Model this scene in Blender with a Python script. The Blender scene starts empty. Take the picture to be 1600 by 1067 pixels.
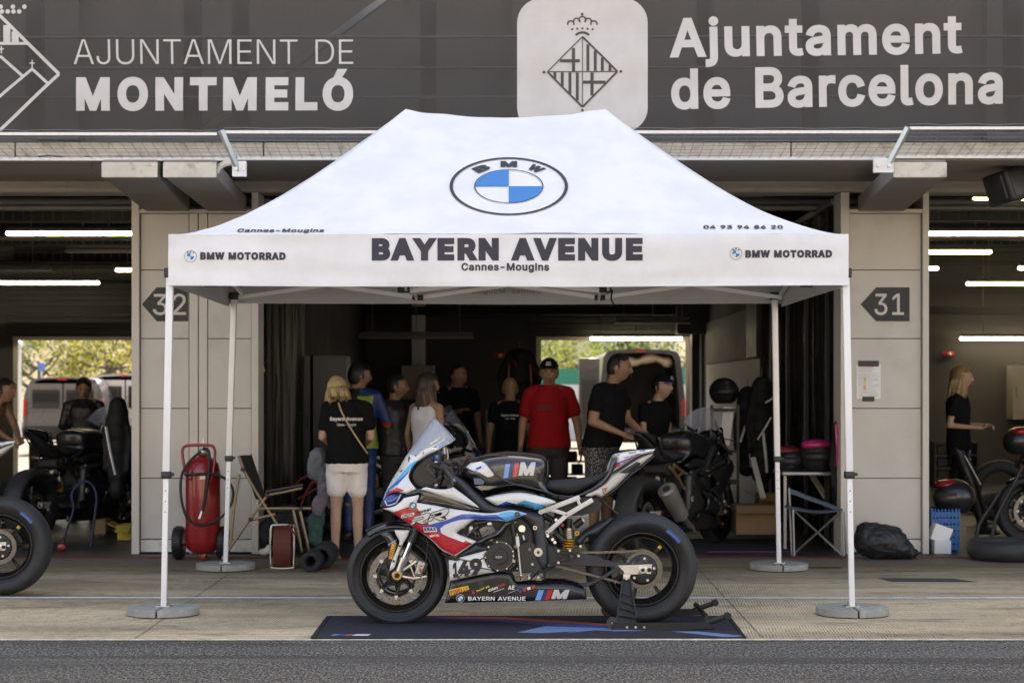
import bpy, bmesh, math, random
from math import sin, cos, pi, radians, sqrt, atan2
from mathutils import Vector, Matrix, noise
from mathutils.geometry import delaunay_2d_cdt
random.seed(7)
D = bpy.data
scene = bpy.context.scene
COL = scene.collection

# ---------------------------------------------------------------- camera, sky, sun, exposure
F = 2900.0          # focal length in pixels of the 1600 px wide photograph
H = 1.39            # eye height
cd = D.cameras.new('camera'); cam = D.objects.new('camera', cd); COL.objects.link(cam)
cam.location = (0, 0, H); cam.rotation_euler = (radians(90), 0, 0)
cd.sensor_width = 36; cd.lens = F/1600*36; cd.shift_y = 76.5/1600
cd.clip_end = 2000; cd.clip_start = .1
cd.dof.use_dof = True; cd.dof.focus_distance = 10.95; cd.dof.aperture_fstop = 3.4
scene.camera = cam
world = D.worlds.new('World'); scene.world = world; world.use_nodes = True
wn = world.node_tree.nodes; wl = world.node_tree.links
sky = wn.new('ShaderNodeTexSky'); sky.sky_type = 'NISHITA'; sky.sun_disc = False
SUN_EL = 56
sky.sun_elevation = radians(SUN_EL); sky.sun_rotation = radians(8)
sky.air_density = 1.0; sky.dust_density = 2.2; sky.ozone_density = 1.0; sky.altitude = 100
bg = wn['Background']; bg.inputs['Strength'].default_value = .13
wl.new(sky.outputs[0], bg.inputs['Color'])
sd = D.lights.new('sun', 'SUN'); sun = D.objects.new('sun', sd); COL.objects.link(sun)
sd.energy = 3.4; sd.angle = radians(.55); sd.color = (1, .95, .87)
sun.location = (8, 60, 60)
sun.rotation_euler = (-radians(90-SUN_EL), 0, -radians(8))   # the sun stands behind the pit building
scene.view_settings.view_transform = 'Standard'; scene.view_settings.look = 'None'
scene.view_settings.exposure = 2.05; scene.view_settings.gamma = 1
scene.cycles.use_denoising = True
scene.cycles.max_bounces = 7; scene.cycles.diffuse_bounces = 4; scene.cycles.transparent_max_bounces = 12
scene.cycles.sample_clamp_indirect = 6

# ---------------------------------------------------------------- helpers
def W(px, py, Y): return Vector(((px-800)*Y/F, Y, H+(610-py)*Y/F))
def X_(px, Y): return (px-800)*Y/F
def Z_(py, Y): return H+(610-py)*Y/F

MATS = {}
def mat(name, col, rough=.6, metal=0., var=.08, vscale=6., bump=0., bscale=40., coat=0., emit=None, estr=0., trans=0., alpha=1., spec=.5, sheen=0., dirt=None, dscale=2., stretch=None):
    if name in MATS: return MATS[name]
    m = D.materials.new(name); m.use_nodes = True; MATS[name] = m
    n = m.node_tree.nodes; l = m.node_tree.links; b = n['Principled BSDF']
    col = tuple(col)[:3]
    b.inputs['Roughness'].default_value = rough; b.inputs['Metallic'].default_value = metal
    b.inputs['Specular IOR Level'].default_value = spec
    b.inputs['Coat Weight'].default_value = coat; b.inputs['Coat Roughness'].default_value = .08
    b.inputs['Alpha'].default_value = alpha
    b.inputs['Sheen Weight'].default_value = sheen
    b.inputs['Transmission Weight'].default_value = trans
    tc = n.new('ShaderNodeTexCoord'); src = tc.outputs['Object']
    if stretch:
        mp = n.new('ShaderNodeMapping'); mp.inputs['Scale'].default_value = stretch
        l.new(src, mp.inputs[0]); src = mp.outputs[0]
    if emit:
        b.inputs['Emission Color'].default_value = (*emit, 1); b.inputs['Emission Strength'].default_value = estr
    out = None
    if var > 0:
        t = n.new('ShaderNodeTexNoise'); t.inputs['Scale'].default_value = vscale; t.inputs['Detail'].default_value = 5
        l.new(src, t.inputs['Vector'])
        mr = n.new('ShaderNodeMapRange'); mr.inputs['From Min'].default_value = .3; mr.inputs['From Max'].default_value = .7
        mr.inputs['To Min'].default_value = 1-var; mr.inputs['To Max'].default_value = 1+var
        l.new(t.outputs['Fac'], mr.inputs['Value'])
        mx = n.new('ShaderNodeVectorMath'); mx.operation = 'SCALE'; mx.inputs[0].default_value = col
        l.new(mr.outputs[0], mx.inputs['Scale']); out = mx.outputs[0]
        mr2 = n.new('ShaderNodeMapRange'); mr2.inputs['From Min'].default_value = .3; mr2.inputs['From Max'].default_value = .7
        mr2.inputs['To Min'].default_value = max(0, rough-.06); mr2.inputs['To Max'].default_value = min(1, rough+.08)
        l.new(t.outputs['Fac'], mr2.inputs['Value']); l.new(mr2.outputs[0], b.inputs['Roughness'])
        if dirt:
            t2 = n.new('ShaderNodeTexNoise'); t2.inputs['Scale'].default_value = dscale; t2.inputs['Detail'].default_value = 8; t2.inputs['Roughness'].default_value = .65
            l.new(src, t2.inputs['Vector'])
            cr = n.new('ShaderNodeMapRange'); cr.inputs['From Min'].default_value = .5; cr.inputs['From Max'].default_value = .72; cr.interpolation_type = 'SMOOTHSTEP'
            l.new(t2.outputs['Fac'], cr.inputs['Value'])
            mm = n.new('ShaderNodeMix'); mm.data_type = 'RGBA'; l.new(cr.outputs[0], mm.inputs[0]); l.new(out, mm.inputs[6]); mm.inputs[7].default_value = (*dirt, 1)
            out = mm.outputs[2]
        l.new(out, b.inputs['Base Color'])
    else:
        b.inputs['Base Color'].default_value = (*col, 1)
    if bump > 0:
        t3 = n.new('ShaderNodeTexNoise'); t3.inputs['Scale'].default_value = bscale; t3.inputs['Detail'].default_value = 6
        l.new(src, t3.inputs['Vector'])
        bp = n.new('ShaderNodeBump'); bp.inputs['Strength'].default_value = bump; bp.inputs['Distance'].default_value = .01
        l.new(t3.outputs['Fac'], bp.inputs['Height']); l.new(bp.outputs[0], b.inputs['Normal'])
    return m

def sphere_pts(c, r, nu=12, nv=8, M=None):
    V = []; Fa = []
    r = Vector(r) if hasattr(r, '__len__') else Vector((r, r, r)); c = Vector(c)
    def tf(v):
        v = Vector((v[0]*r.x, v[1]*r.y, v[2]*r.z))
        return c+(M @ v if M else v)
    V.append(tf((0, 0, 1)))
    for j in range(1, nv):
        a = pi*j/nv
        for i in range(nu):
            b = 2*pi*i/nu; V.append(tf((sin(a)*cos(b), sin(a)*sin(b), cos(a))))
    V.append(tf((0, 0, -1)))
    for i in range(nu): Fa.append((0, 1+i, 1+(i+1) % nu))
    for j in range(nv-2):
        for i in range(nu):
            a = 1+j*nu+i; b = 1+j*nu+(i+1) % nu; Fa.append((a, a+nu, b+nu, b))
    e = len(V)-1; s = 1+(nv-2)*nu
    for i in range(nu): Fa.append((e, s+(i+1) % nu, s+i))
    return V, Fa

def frame_of(d, up=None):
    d = d.normalized(); up = up or Vector((0, 0, 1))
    if abs(d.dot(up)) > .98: up = Vector((0, 1, 0)) if abs(d.y) < .9 else Vector((1, 0, 0))
    a = d.cross(up).normalized(); return a, a.cross(d).normalized()

def smooth_path(P, k=4):
    P = [Vector(p) for p in P]
    if len(P) < 3: return P
    out = []
    for i in range(len(P)-1):
        p0 = P[max(i-1, 0)]; p1 = P[i]; p2 = P[i+1]; p3 = P[min(i+2, len(P)-1)]
        for j in range(k):
            t = j/k
            out.append(.5*((2*p1)+(p2-p0)*t+(2*p0-5*p1+4*p2-p3)*t*t+(3*p1-p0-3*p2+p3)*t**3))
    out.append(P[-1]); return out

class MB:
    """collects shapes, each face with its own material, and links them as one mesh object"""
    def __init__(s, m=None): s.V = []; s.F = []; s.M = []; s.S = []; s.m = m
    def add(s, V, Fa, m=None, smooth=False):
        o = len(s.V); s.V += [tuple(v) for v in V]
        m = m or s.m
        for f in Fa: s.F.append(tuple(i+o for i in f)); s.M.append(m); s.S.append(smooth)
        return s
    def box(s, c, d, m=None, R=None, bev=0):
        c = Vector(c); d = Vector(d)/2
        if bev > 0:
            bm = bmesh.new(); bmesh.ops.create_cube(bm, size=2)
            for v in bm.verts: v.co = Vector((v.co.x*d.x, v.co.y*d.y, v.co.z*d.z))
            bmesh.ops.bevel(bm, geom=bm.edges[:], offset=min(bev, .45*2*min(d)), segments=2, affect='EDGES', profile=.6)
            bm.verts.ensure_lookup_table(); bm.verts.index_update()
            V = [c+(R @ v.co if R else v.co) for v in bm.verts]; Fa = [tuple(v.index for v in f.verts) for f in bm.faces]; bm.free()
            return s.add(V, Fa, m, True)
        V = []
        for x in (-1, 1):
            for y in (-1, 1):
                for z in (-1, 1):
                    p = Vector((x*d.x, y*d.y, z*d.z)); V.append(c+(R @ p if R else p))
        return s.add(V, [(0, 1, 3, 2), (4, 6, 7, 5), (0, 4, 5, 1), (2, 3, 7, 6), (0, 2, 6, 4), (1, 5, 7, 3)], m)
    def b2(s, x0, x1, y0, y1, z0, z1, m=None, bev=0): return s.box(((x0+x1)/2, (y0+y1)/2, (z0+z1)/2), (abs(x1-x0), abs(y1-y0), abs(z1-z0)), m, None, bev)
    def bar(s, p0, p1, w, t, m=None, up=None, bev=0):
        p0 = Vector(p0); p1 = Vector(p1); d = p1-p0; a, b = frame_of(d, up)
        R = Matrix((a, b, d.normalized())).transposed()
        return s.box((p0+p1)/2, (w, t, d.length), m, R, bev)
    def cyl(s, p0, p1, r0, r1=None, n=16, m=None, smooth=True, cap=True):
        p0 = Vector(p0); p1 = Vector(p1); r1 = r0 if r1 is None else r1
        a, b = frame_of(p1-p0); V = []
        for p, r in ((p0, r0), (p1, r1)):
            for i in range(n): t = 2*pi*i/n; V.append(p+a*r*cos(t)+b*r*sin(t))
        s.add(V, [(i, (i+1) % n, n+(i+1) % n, n+i) for i in range(n)], m, smooth)
        if cap: s.add(V[:n], [tuple(range(n))[::-1]], m); s.add(V[n:], [tuple(range(n))], m)
        return s
    def tube(s, P, r, n=8, m=None, closed=False, k=0, sq=1.):
        if k: P = smooth_path(list(P)+([P[0]] if closed else []), k); P = P[:-1] if closed else P
        P = [Vector(p) for p in P]; L = len(P); V = []; pa = None
        for i, p in enumerate(P):
            if closed: d = P[(i+1) % L]-P[i-1]
            else: d = P[min(i+1, L-1)]-P[max(i-1, 0)]
            if d.length < 1e-9: d = Vector((0, 0, 1))
            if pa is None: a, b = frame_of(d)
            else:
                d = d.normalized(); a = (pa-d*pa.dot(d))
                a = a.normalized() if a.length > 1e-6 else frame_of(d)[0]
                b = a.cross(d).normalized()
            pa = a; rr = r(i/(L-1)) if callable(r) else r
            if isinstance(r, (list, tuple)): ff = i/(L-1)*(len(r)-1); i0 = min(int(ff), len(r)-2); rr = r[i0]+(r[i0+1]-r[i0])*(ff-i0)
            for j in range(n): t = 2*pi*j/n; V.append(p+a*rr*cos(t)+b*rr*sq*sin(t))
        Fa = []
        for i in range(L if closed else L-1):
            q = ((i+1) % L)*n; o = i*n
            for j in range(n): Fa.append((o+j, o+(j+1) % n, q+(j+1) % n, q+j))
        s.add(V, Fa, m, True)
        if not closed: s.add(V[:n], [tuple(range(n))[::-1]], m); s.add(V[-n:], [tuple(range(n))], m)
        return s
    def lathe(s, prof, c=(0, 0, 0), axis='z', n=32, m=None, smooth=True, mats=None):
        c = Vector(c); V = []; L = len(prof)
        for i in range(n):
            t = 2*pi*i/n
            for r, h in prof:
                if axis == 'z': V.append(c+Vector((r*cos(t), r*sin(t), h)))
                elif axis == 'y': V.append(c+Vector((r*cos(t), h, r*sin(t))))
                else: V.append(c+Vector((h, r*cos(t), r*sin(t))))
        for j in range(L-1):
            Fa = [(i*L+j, ((i+1) % n)*L+j, ((i+1) % n)*L+j+1, i*L+j+1) for i in range(n)]
            o = len(s.V)
            if j == 0: base = o; s.V += [tuple(v) for v in V]
            for f in Fa: s.F.append(tuple(k+base for k in f)); s.M.append((mats[j] if mats else None) or m or s.m); s.S.append(smooth)
        return s
    def sph(s, c, r, m=None, nu=12, nv=8, M=None): return s.add(*sphere_pts(c, r, nu, nv, M), m, True)
    def quad(s, a, b, c, d, m=None): return s.add([a, b, c, d], [(0, 1, 2, 3)], m)
    def prism(s, P, y0, y1, m=None, plane='xz'):
        """polygon in a plane, extruded between y0 and y1"""
        f = {'xz': lambda p, y: (p[0], y, p[1]), 'xy': lambda p, y: (p[0], p[1], y), 'yz': lambda p, y: (y, p[0], p[1])}[plane]
        n = len(P); V = [f(p, y0) for p in P]+[f(p, y1) for p in P]
        s.add(V, [tuple(range(n)), tuple(range(2*n-1, n-1, -1))]+[(i, n+i, n+(i+1) % n, (i+1) % n) for i in range(n)], m)
        return s
    def build(s, name, m=None, parent=None, world=True, bevel=0, smooth=None, doubles=False, sub=0):
        me = D.meshes.new(name)
        off = Vector((0, 0, 0))
        if parent is not None and world:
            p = parent
            while p is not None: off += p.location; p = p.parent
        me.from_pydata([tuple(Vector(v)-off) for v in s.V], [], s.F)
        ms = []
        for x in s.M:
            x = m if x is None else x
            if x not in ms: ms.append(x)
        for x in ms: me.materials.append(x)
        for p, x, sm in zip(me.polygons, s.M, s.S):
            p.material_index = ms.index(m if x is None else x); p.use_smooth = sm if smooth is None else smooth
        bm = bmesh.new(); bm.from_mesh(me)
        if doubles: bmesh.ops.remove_doubles(bm, verts=bm.verts, dist=1e-5)
        bmesh.ops.recalc_face_normals(bm, faces=bm.faces); bm.to_mesh(me); bm.free()
        o = D.objects.new(name, me); COL.objects.link(o); o.parent = parent
        if bevel:
            b = o.modifiers.new('b', 'BEVEL'); b.width = bevel; b.segments = 2; b.limit_method = 'ANGLE'; b.angle_limit = radians(40)
            b.harden_normals = False
        if sub: b = o.modifiers.new('s', 'SUBSURF'); b.levels = sub; b.render_levels = sub
        return o

def tag(o, label=None, cat=None, group=None, kind=None):
    if label: o['label'] = label
    if cat: o['category'] = cat
    if group: o['group'] = group
    if kind: o['kind'] = kind
    return o
def thing(name, label, cat, loc=(0, 0, 0), rz=0, group=None):
    o = D.objects.new(name, None); COL.objects.link(o); o.location = loc; o.rotation_euler = (0, 0, rz); o.empty_display_size = .1
    return tag(o, label, cat, group)
def kids(o): return [c for c in D.objects if c.parent is o]
def copy_tree(o, parent=None, loc=None, rz=None, label=None):
    ch = kids(o); c = o.copy(); COL.objects.link(c); c.parent = parent
    if loc is not None: c.location = loc
    if rz is not None: c.rotation_euler = (0, 0, rz)
    if label: c['label'] = label
    for k in ch: copy_tree(k, c)
    return c

# ---- 2-D shapes
def inside(p, P):
    x, y = p; r = False; j = len(P)-1
    for i in range(len(P)):
        xi, yi = P[i]; xj, yj = P[j]
        if (yi > y) != (yj > y) and x < (xj-xi)*(y-yi)/(yj-yi)+xi: r = not r
        j = i
    return r
def edge_dist(p, P):
    best = 1e9; x, y = p; n = len(P)
    for i in range(n):
        ax, ay = P[i]; bx, by = P[(i+1) % n]; dx = bx-ax; dy = by-ay; L = dx*dx+dy*dy
        t = 0 if L == 0 else max(0, min(1, ((x-ax)*dx+(y-ay)*dy)/L))
        d = (x-ax-t*dx)**2+(y-ay-t*dy)**2
        if d < best: best = d
    return sqrt(best)
def curve2(P, k=3, closed=True):
    """smooth a 2-D outline; a point given as (x, y, 1) stays sharp"""
    n = len(P); out = []
    for i in range(n if closed else n-1):
        p1 = P[i]; p2 = P[(i+1) % n]; p0 = P[i-1]; p3 = P[(i+2) % n]
        if len(p1) > 2: p0 = p1
        if len(p2) > 2: p3 = p2
        for j in range(k):
            t = j/k
            out.append(tuple(.5*((2*p1[c])+(p2[c]-p0[c])*t+(2*p0[c]-5*p1[c]+4*p2[c]-p3[c])*t*t+(3*p1[c]-p0[c]-3*p2[c]+p3[c])*t**3) for c in (0, 1)))
    return out
def densify(P, step):
    out = []
    for i in range(len(P)):
        a = P[i]; b = P[(i+1) % len(P)]; L = math.hypot(b[0]-a[0], b[1]-a[1]); n = max(1, int(L/step+.5))
        for j in range(n): out.append((a[0]+(b[0]-a[0])*j/n, a[1]+(b[1]-a[1])*j/n))
    return out

def slab(mb, P, front, back, m, regions=(), step=.02, smooth=True, rows=None):
    """body over an x-z outline: front(x,z,d) and back(x,z,d) give y; regions = [(polygon, material)] are cut into the front"""
    P = densify([tuple(p[:2]) for p in P], step); n = len(P)
    pts = [Vector(p) for p in P]; E = [(i, (i+1) % n) for i in range(n)]
    for R, _ in regions:
        o = len(pts); R = densify([tuple(r[:2]) for r in R], step); pts += [Vector(p) for p in R]; E += [(o+i, o+(i+1) % len(R)) for i in range(len(R))]
    x0 = min(p[0] for p in P); x1 = max(p[0] for p in P); z0 = min(p[1] for p in P); z1 = max(p[1] for p in P)
    j = 0; z = z0+step*.5
    while z < z1:
        x = x0+(step*.5 if j % 2 else 0)
        while x < x1:
            if inside((x, z), P) and edge_dist((x, z), P) > step*.45: pts.append(Vector((x, z)))
            x += step
        z += step*.87; j += 1
    res = delaunay_2d_cdt(pts, E, [], 0, 1e-6)
    V2, F2 = res[0], res[2]
    F2 = [f for f in F2 if inside((sum(V2[i].x for i in f)/len(f), sum(V2[i].y for i in f)/len(f)), P)]
    used = sorted({i for f in F2 for i in f}); ix = {u: k for k, u in enumerate(used)}
    V2 = [V2[u] for u in used]; F2 = [tuple(ix[i] for i in f) for f in F2]; N = len(V2)
    dd = [edge_dist((v.x, v.y), P) for v in V2]
    V = [(v.x, front(v.x, v.y, d), v.y) for v, d in zip(V2, dd)]+[(v.x, back(v.x, v.y, d), v.y) for v, d in zip(V2, dd)]
    o = len(mb.V); mb.V += V
    cnt = {}
    for f in F2:
        c = (sum(V2[i].x for i in f)/len(f), sum(V2[i].y for i in f)/len(f)); mm = m
        for R, rm in regions:
            if inside(c, [r[:2] for r in R]): mm = rm
        for q in ((f), tuple(i+N for i in f)[::-1]):
            mb.F.append(tuple(i+o for i in q)); mb.M.append(mm); mb.S.append(smooth)
        for i in range(len(f)):
            a, b = f[i], f[(i+1) % len(f)]; k = (min(a, b), max(a, b)); cnt.setdefault(k, []).append((a, b))
    for k, e in cnt.items():
        if len(e) == 1:
            a, b = e[0]; mb.F.append((a+o, a+N+o, b+N+o, b+o)); mb.M.append(m); mb.S.append(smooth)
    return mb
def dome(y, bulge, w):
    return lambda x, z, d: y-bulge*sqrt(max(0, 1-(1-min(d/w, 1))**2))
def inv(y, bulge, w):
    return lambda x, z, d: y+bulge*sqrt(max(0, 1-(1-min(d/w, 1))**2))

# ---- lettering: the letters are turned into faces and fitted into a box
GLYPHS = {
 'A': (480, [16,0,201,509,276,509,463,0,395,0,287,302,280,323,272,346,264,372,255,402,244,438,232,478,245,478,233,437,222,402,213,371,204,345,197,322,191,302,85,0], [110,142,110,199,370,199,370,142]),
 'B': (456, [60,0,60,509,241,509,274,507,304,501,329,491,350,477,367,461,381,442,390,421,396,398,398,374,397,353,393,336,387,320,373,301,356,286,336,275,315,267,315,262,331,260,347,254,363,245,378,234,391,220,402,203,411,184,416,161,418,136,416,111,410,88,400,67,386,48,368,31,344,18,317,8,284,2,247,0], [125,57,245,57,281,60,309,67,330,80,344,96,353,115,355,137,352,161,342,184,333,197,320,209,306,218,289,225,269,229,248,231,125,231], [125,285,238,285,256,287,273,290,288,296,308,309,323,326,333,348,336,372,333,393,326,412,313,429,294,442,270,449,240,452,125,452]),
 'C': (510, [267,-7,235,-5,205,1,177,11,150,25,126,42,104,63,86,88,70,115,57,146,48,179,42,215,40,254,42,293,48,329,57,362,70,393,86,421,104,445,126,466,150,484,177,498,205,508,235,514,267,516,293,514,317,511,340,504,362,496,383,485,402,471,419,456,435,438,448,418,459,397,467,373,473,348,408,348,401,373,389,395,375,413,357,428,337,440,315,449,292,454,267,456,237,453,209,445,184,432,161,414,141,391,125,364,113,332,106,295,103,254,106,213,113,177,125,145,141,117,161,94,184,76,210,63,237,56,267,53,292,55,315,60,337,69,357,81,375,96,389,114,401,136,408,160,473,160,467,135,459,112,448,91,435,71,420,53,402,38,383,24,363,13,341,5,317,-2,293,-6]),
 'D': (502, [219,0,96,0,96,57,215,57,254,60,288,68,318,81,343,99,363,122,379,149,390,181,397,216,399,255,397,294,390,329,379,361,364,388,344,410,320,428,291,441,258,449,221,452,93,452,93,509,225,509,261,507,294,501,325,492,353,478,385,455,412,426,433,391,446,361,455,329,460,293,462,255,460,217,455,181,446,149,433,119,417,92,398,68,376,48,351,31,322,17,291,8,256,2], [125,509,125,0,60,0,60,509]),
 'E': (419, [60,0,60,509,372,509,372,452,125,452,125,286,355,286,355,229,125,229,125,57,375,57,375,0]),
 'F': (410, [60,0,60,509,369,509,369,452,125,452,125,278,346,278,346,221,125,221,125,0]),
 'G': (520, [269,-7,236,-5,205,1,176,11,149,25,125,43,104,64,85,88,69,116,57,146,47,179,42,215,40,254,42,293,47,329,57,362,69,393,85,421,103,445,125,466,149,484,175,498,203,508,233,514,265,516,291,514,316,510,340,504,363,494,384,483,403,469,421,453,436,436,449,416,460,395,468,373,474,349,408,349,399,372,387,393,373,411,356,427,337,439,315,448,300,453,283,455,265,456,236,453,209,445,183,432,160,414,141,392,125,364,113,332,106,295,103,254,106,213,113,177,125,145,141,117,161,95,184,76,210,63,238,56,269,53,296,55,322,61,345,71,365,85,382,102,396,123,407,147,413,173,415,202,434,199,283,199,283,256,478,256,478,200,475,160,466,124,451,91,431,62,406,38,377,19,344,5,308,-4]),
 'H': (517, [60,0,60,509,125,509,125,289,392,289,392,509,457,509,457,0,392,0,392,232,125,232,125,0]),
 'I': (300, [31,0,31,57,118,57,118,452,31,452,31,509,269,509,269,452,183,452,183,57,269,57,269,0]),
 'J': (396, [185,-7,143,-2,106,11,75,33,57,55,44,81,36,111,33,145,33,173,98,173,98,145,100,117,108,93,122,74,139,61,160,53,185,50,209,53,230,61,248,74,261,93,269,117,272,145,272,509,336,509,336,145,334,111,326,81,313,55,294,33,263,11,227,-2]),
 'K': (467, [104,145,104,216,116,231,128,246,139,261,151,275,162,289,174,303,187,317,199,331,212,344,364,509,448,509,231,276,228,276], [60,0,60,509,125,509,125,334,124,225,125,193,125,0], [372,0,188,259,228,309,449,0]),
 'L': (393, [60,0,60,509,125,509,125,57,361,57,361,0]),
 'M': (628, [60,0,60,509,152,509,277,187,287,159,299,123,311,84,322,49,307,49,318,83,330,121,342,158,352,187,476,509,568,509,568,0,504,0,504,291,504,327,505,369,506,413,507,457,513,457,508,441,503,425,498,409,482,363,467,322,456,291,342,0,286,0,170,291,159,321,145,361,129,408,112,457,119,457,120,416,121,372,122,328,122,291,122,0]),
 'N': (523, [60,0,60,509,136,509,343,183,352,169,363,151,371,137,379,122,388,107,396,90,405,73,414,55,405,54,403,72,402,90,401,108,400,134,399,157,399,195,399,509,463,509,463,0,387,0,202,290,177,331,168,346,159,363,148,381,108,452,119,454,122,384,124,328,125,291,125,0]),
 'O': (533, [267,-7,235,-5,205,1,177,11,150,25,126,42,105,63,86,88,70,115,57,146,48,179,42,215,40,254,42,293,48,329,57,362,70,393,86,421,105,445,126,466,150,484,177,498,205,508,235,514,267,516,299,514,329,508,357,498,384,484,408,466,429,445,448,421,464,393,477,362,486,329,491,293,493,254,491,215,486,179,477,146,464,115,448,88,429,63,408,42,384,25,357,11,329,1,299,-5], [267,53,296,55,324,63,349,76,372,94,392,116,408,144,420,176,428,213,430,254,428,295,420,332,408,365,392,392,372,415,349,433,324,446,296,453,267,456,237,453,210,445,184,433,161,415,142,392,125,364,113,332,106,295,103,254,106,213,113,176,125,144,142,117,161,94,184,76,210,63,237,55]),
 'P': (445, [60,0,60,509,235,509,272,506,305,499,332,487,356,471,375,452,390,430,400,404,407,377,409,348,407,318,400,291,390,265,375,243,356,223,332,207,305,195,272,188,235,186,109,186,109,242,233,242,257,244,279,248,297,256,312,266,324,279,333,294,339,310,343,328,344,348,343,367,339,385,333,402,324,416,312,428,297,439,279,446,257,451,232,452,125,452,125,0]),
 'R': (449, [60,0,60,509,236,509,273,506,305,500,333,489,356,473,376,455,390,433,401,408,407,381,409,352,407,323,401,296,390,271,376,250,356,232,333,217,305,206,273,200,236,198,96,198,96,255,234,255,258,256,280,260,298,267,319,281,334,300,340,316,344,333,345,352,344,371,340,389,334,405,325,419,313,430,298,440,279,446,258,451,233,452,125,452,125,0], [353,0,230,229,303,229,428,0]),
 'S': (447, [224,-9,188,-7,156,-1,128,9,102,23,81,40,64,60,51,83,42,109,38,137,104,137,108,118,114,102,123,88,136,76,150,66,166,59,185,53,204,50,224,49,246,50,267,54,286,60,303,69,317,79,329,92,338,106,344,122,346,139,342,161,332,179,316,193,296,205,280,211,263,217,245,222,184,239,145,253,112,269,86,289,67,313,56,341,52,372,54,400,62,425,75,448,92,468,113,484,138,498,165,508,195,514,227,516,259,514,289,508,316,498,340,484,360,468,377,449,390,427,398,403,401,378,337,378,332,402,320,421,302,437,280,449,254,456,225,459,204,457,185,454,167,448,145,435,129,418,118,398,115,376,119,352,131,334,148,319,169,308,191,300,212,293,264,279,287,272,312,264,328,256,344,248,359,238,372,226,384,213,395,198,402,180,407,161,408,139,406,112,399,87,386,64,370,43,349,25,323,11,294,0,261,-7]),
 'T': (449, [32,452,32,509,417,509,417,452,257,452,257,0,193,0,193,452]),
 'U': (517, [259,-8,220,-6,186,2,154,15,126,33,103,55,85,80,71,108,63,140,60,173,60,509,124,509,124,178,126,155,132,133,141,113,153,95,169,80,187,68,208,59,232,53,259,52,285,53,309,59,331,68,349,80,364,95,377,113,385,133,391,155,393,178,393,509,457,509,457,173,454,140,446,108,433,80,414,55,391,33,363,15,332,2,297,-6]),
 'V': (480, [204,0,16,509,84,509,192,206,199,187,207,164,215,137,225,106,236,71,248,31,235,31,247,71,257,107,267,138,276,165,283,187,290,206,395,509,463,509,278,0]),
 'W': (686, [155,0,16,509,82,509,163,196,167,179,172,162,175,145,187,94,190,76,194,58,197,40,189,40,193,58,196,76,200,94,203,111,207,128,211,145,224,196,306,509,380,509,462,196,466,179,470,162,474,145,486,94,490,76,494,58,497,40,488,40,492,58,495,76,499,94,503,111,506,128,510,145,523,196,603,509,670,509,530,0,455,0,368,323,362,345,357,368,351,391,346,417,341,445,336,475,350,475,345,446,340,420,335,395,330,371,324,347,318,323,230,0]),
 'X': (474, [18,0,217,284,217,236,29,509,104,509,178,400,192,379,204,361,214,345,223,329,233,312,243,292,232,292,252,329,261,345,272,361,298,400,374,509,446,509,259,239,259,287,456,0,382,0,292,129,268,165,259,180,250,195,241,212,230,231,244,231,235,213,225,196,216,181,206,166,182,129,91,0]),
 'Y': (472, [203,0,203,208,16,509,91,509,192,344,203,327,213,309,222,292,231,274,240,254,250,230,224,230,233,254,242,275,251,293,260,310,270,327,280,344,381,509,455,509,268,208,268,0]),
 'a': (389, [160,-9,137,-7,115,-3,94,5,76,15,60,29,48,45,38,63,32,84,30,108,32,128,36,146,43,161,58,179,78,193,92,200,108,206,125,211,143,214,161,217,178,220,234,227,252,230,265,235,273,243,276,255,276,257,273,279,267,297,256,311,240,322,220,329,196,331,171,329,149,322,132,313,118,301,107,288,100,274,41,291,51,313,64,331,79,346,95,358,114,368,133,375,153,380,173,383,194,384,215,383,239,379,255,375,271,369,286,360,300,350,312,336,322,320,330,301,335,278,337,251,337,0,277,0,277,52,272,52,264,38,252,25,236,12,215,1,199,-4,181,-7], [170,45,192,47,211,51,228,59,248,74,263,93,272,115,276,138,276,190,270,186,259,182,246,179,231,176,200,171,175,168,154,164,134,159,117,150,103,139,95,124,92,105,94,87,102,72,114,61,130,52,149,47]),
 'b': (424, [229,-8,208,-7,189,-3,172,4,153,17,138,31,127,46,118,59,112,59,112,0,53,0,53,509,114,509,114,319,118,319,127,331,137,346,152,360,171,373,188,379,207,383,229,384,259,382,287,374,313,361,335,342,354,320,370,293,381,261,388,227,390,189,388,151,381,116,370,84,355,57,336,34,313,16,288,3,260,-6], [220,47,242,49,262,55,279,66,294,80,306,97,316,117,323,139,327,163,328,189,327,215,323,239,316,261,307,281,295,298,280,311,262,322,243,328,220,330,198,328,178,322,161,312,147,299,134,282,125,263,118,241,114,216,113,189,114,162,118,138,125,115,135,95,147,78,162,65,179,55,198,49]),
 'c': (396, [207,-8,174,-5,144,3,117,16,93,35,72,58,56,85,44,116,37,150,34,187,37,225,44,260,56,291,72,318,93,341,117,360,144,374,174,382,207,384,226,384,243,381,260,377,284,368,305,356,324,341,340,322,349,308,356,293,362,277,303,262,298,276,290,289,281,301,270,311,257,319,242,325,226,329,207,330,184,328,163,321,145,310,130,296,118,278,108,258,102,236,98,212,96,187,98,163,102,139,108,117,118,97,130,80,145,66,163,55,184,49,207,46,226,48,243,52,258,58,271,66,282,76,292,89,299,102,304,117,363,102,357,86,350,70,341,56,325,37,306,21,292,12,277,5,261,-1,244,-5,226,-7]),
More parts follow.
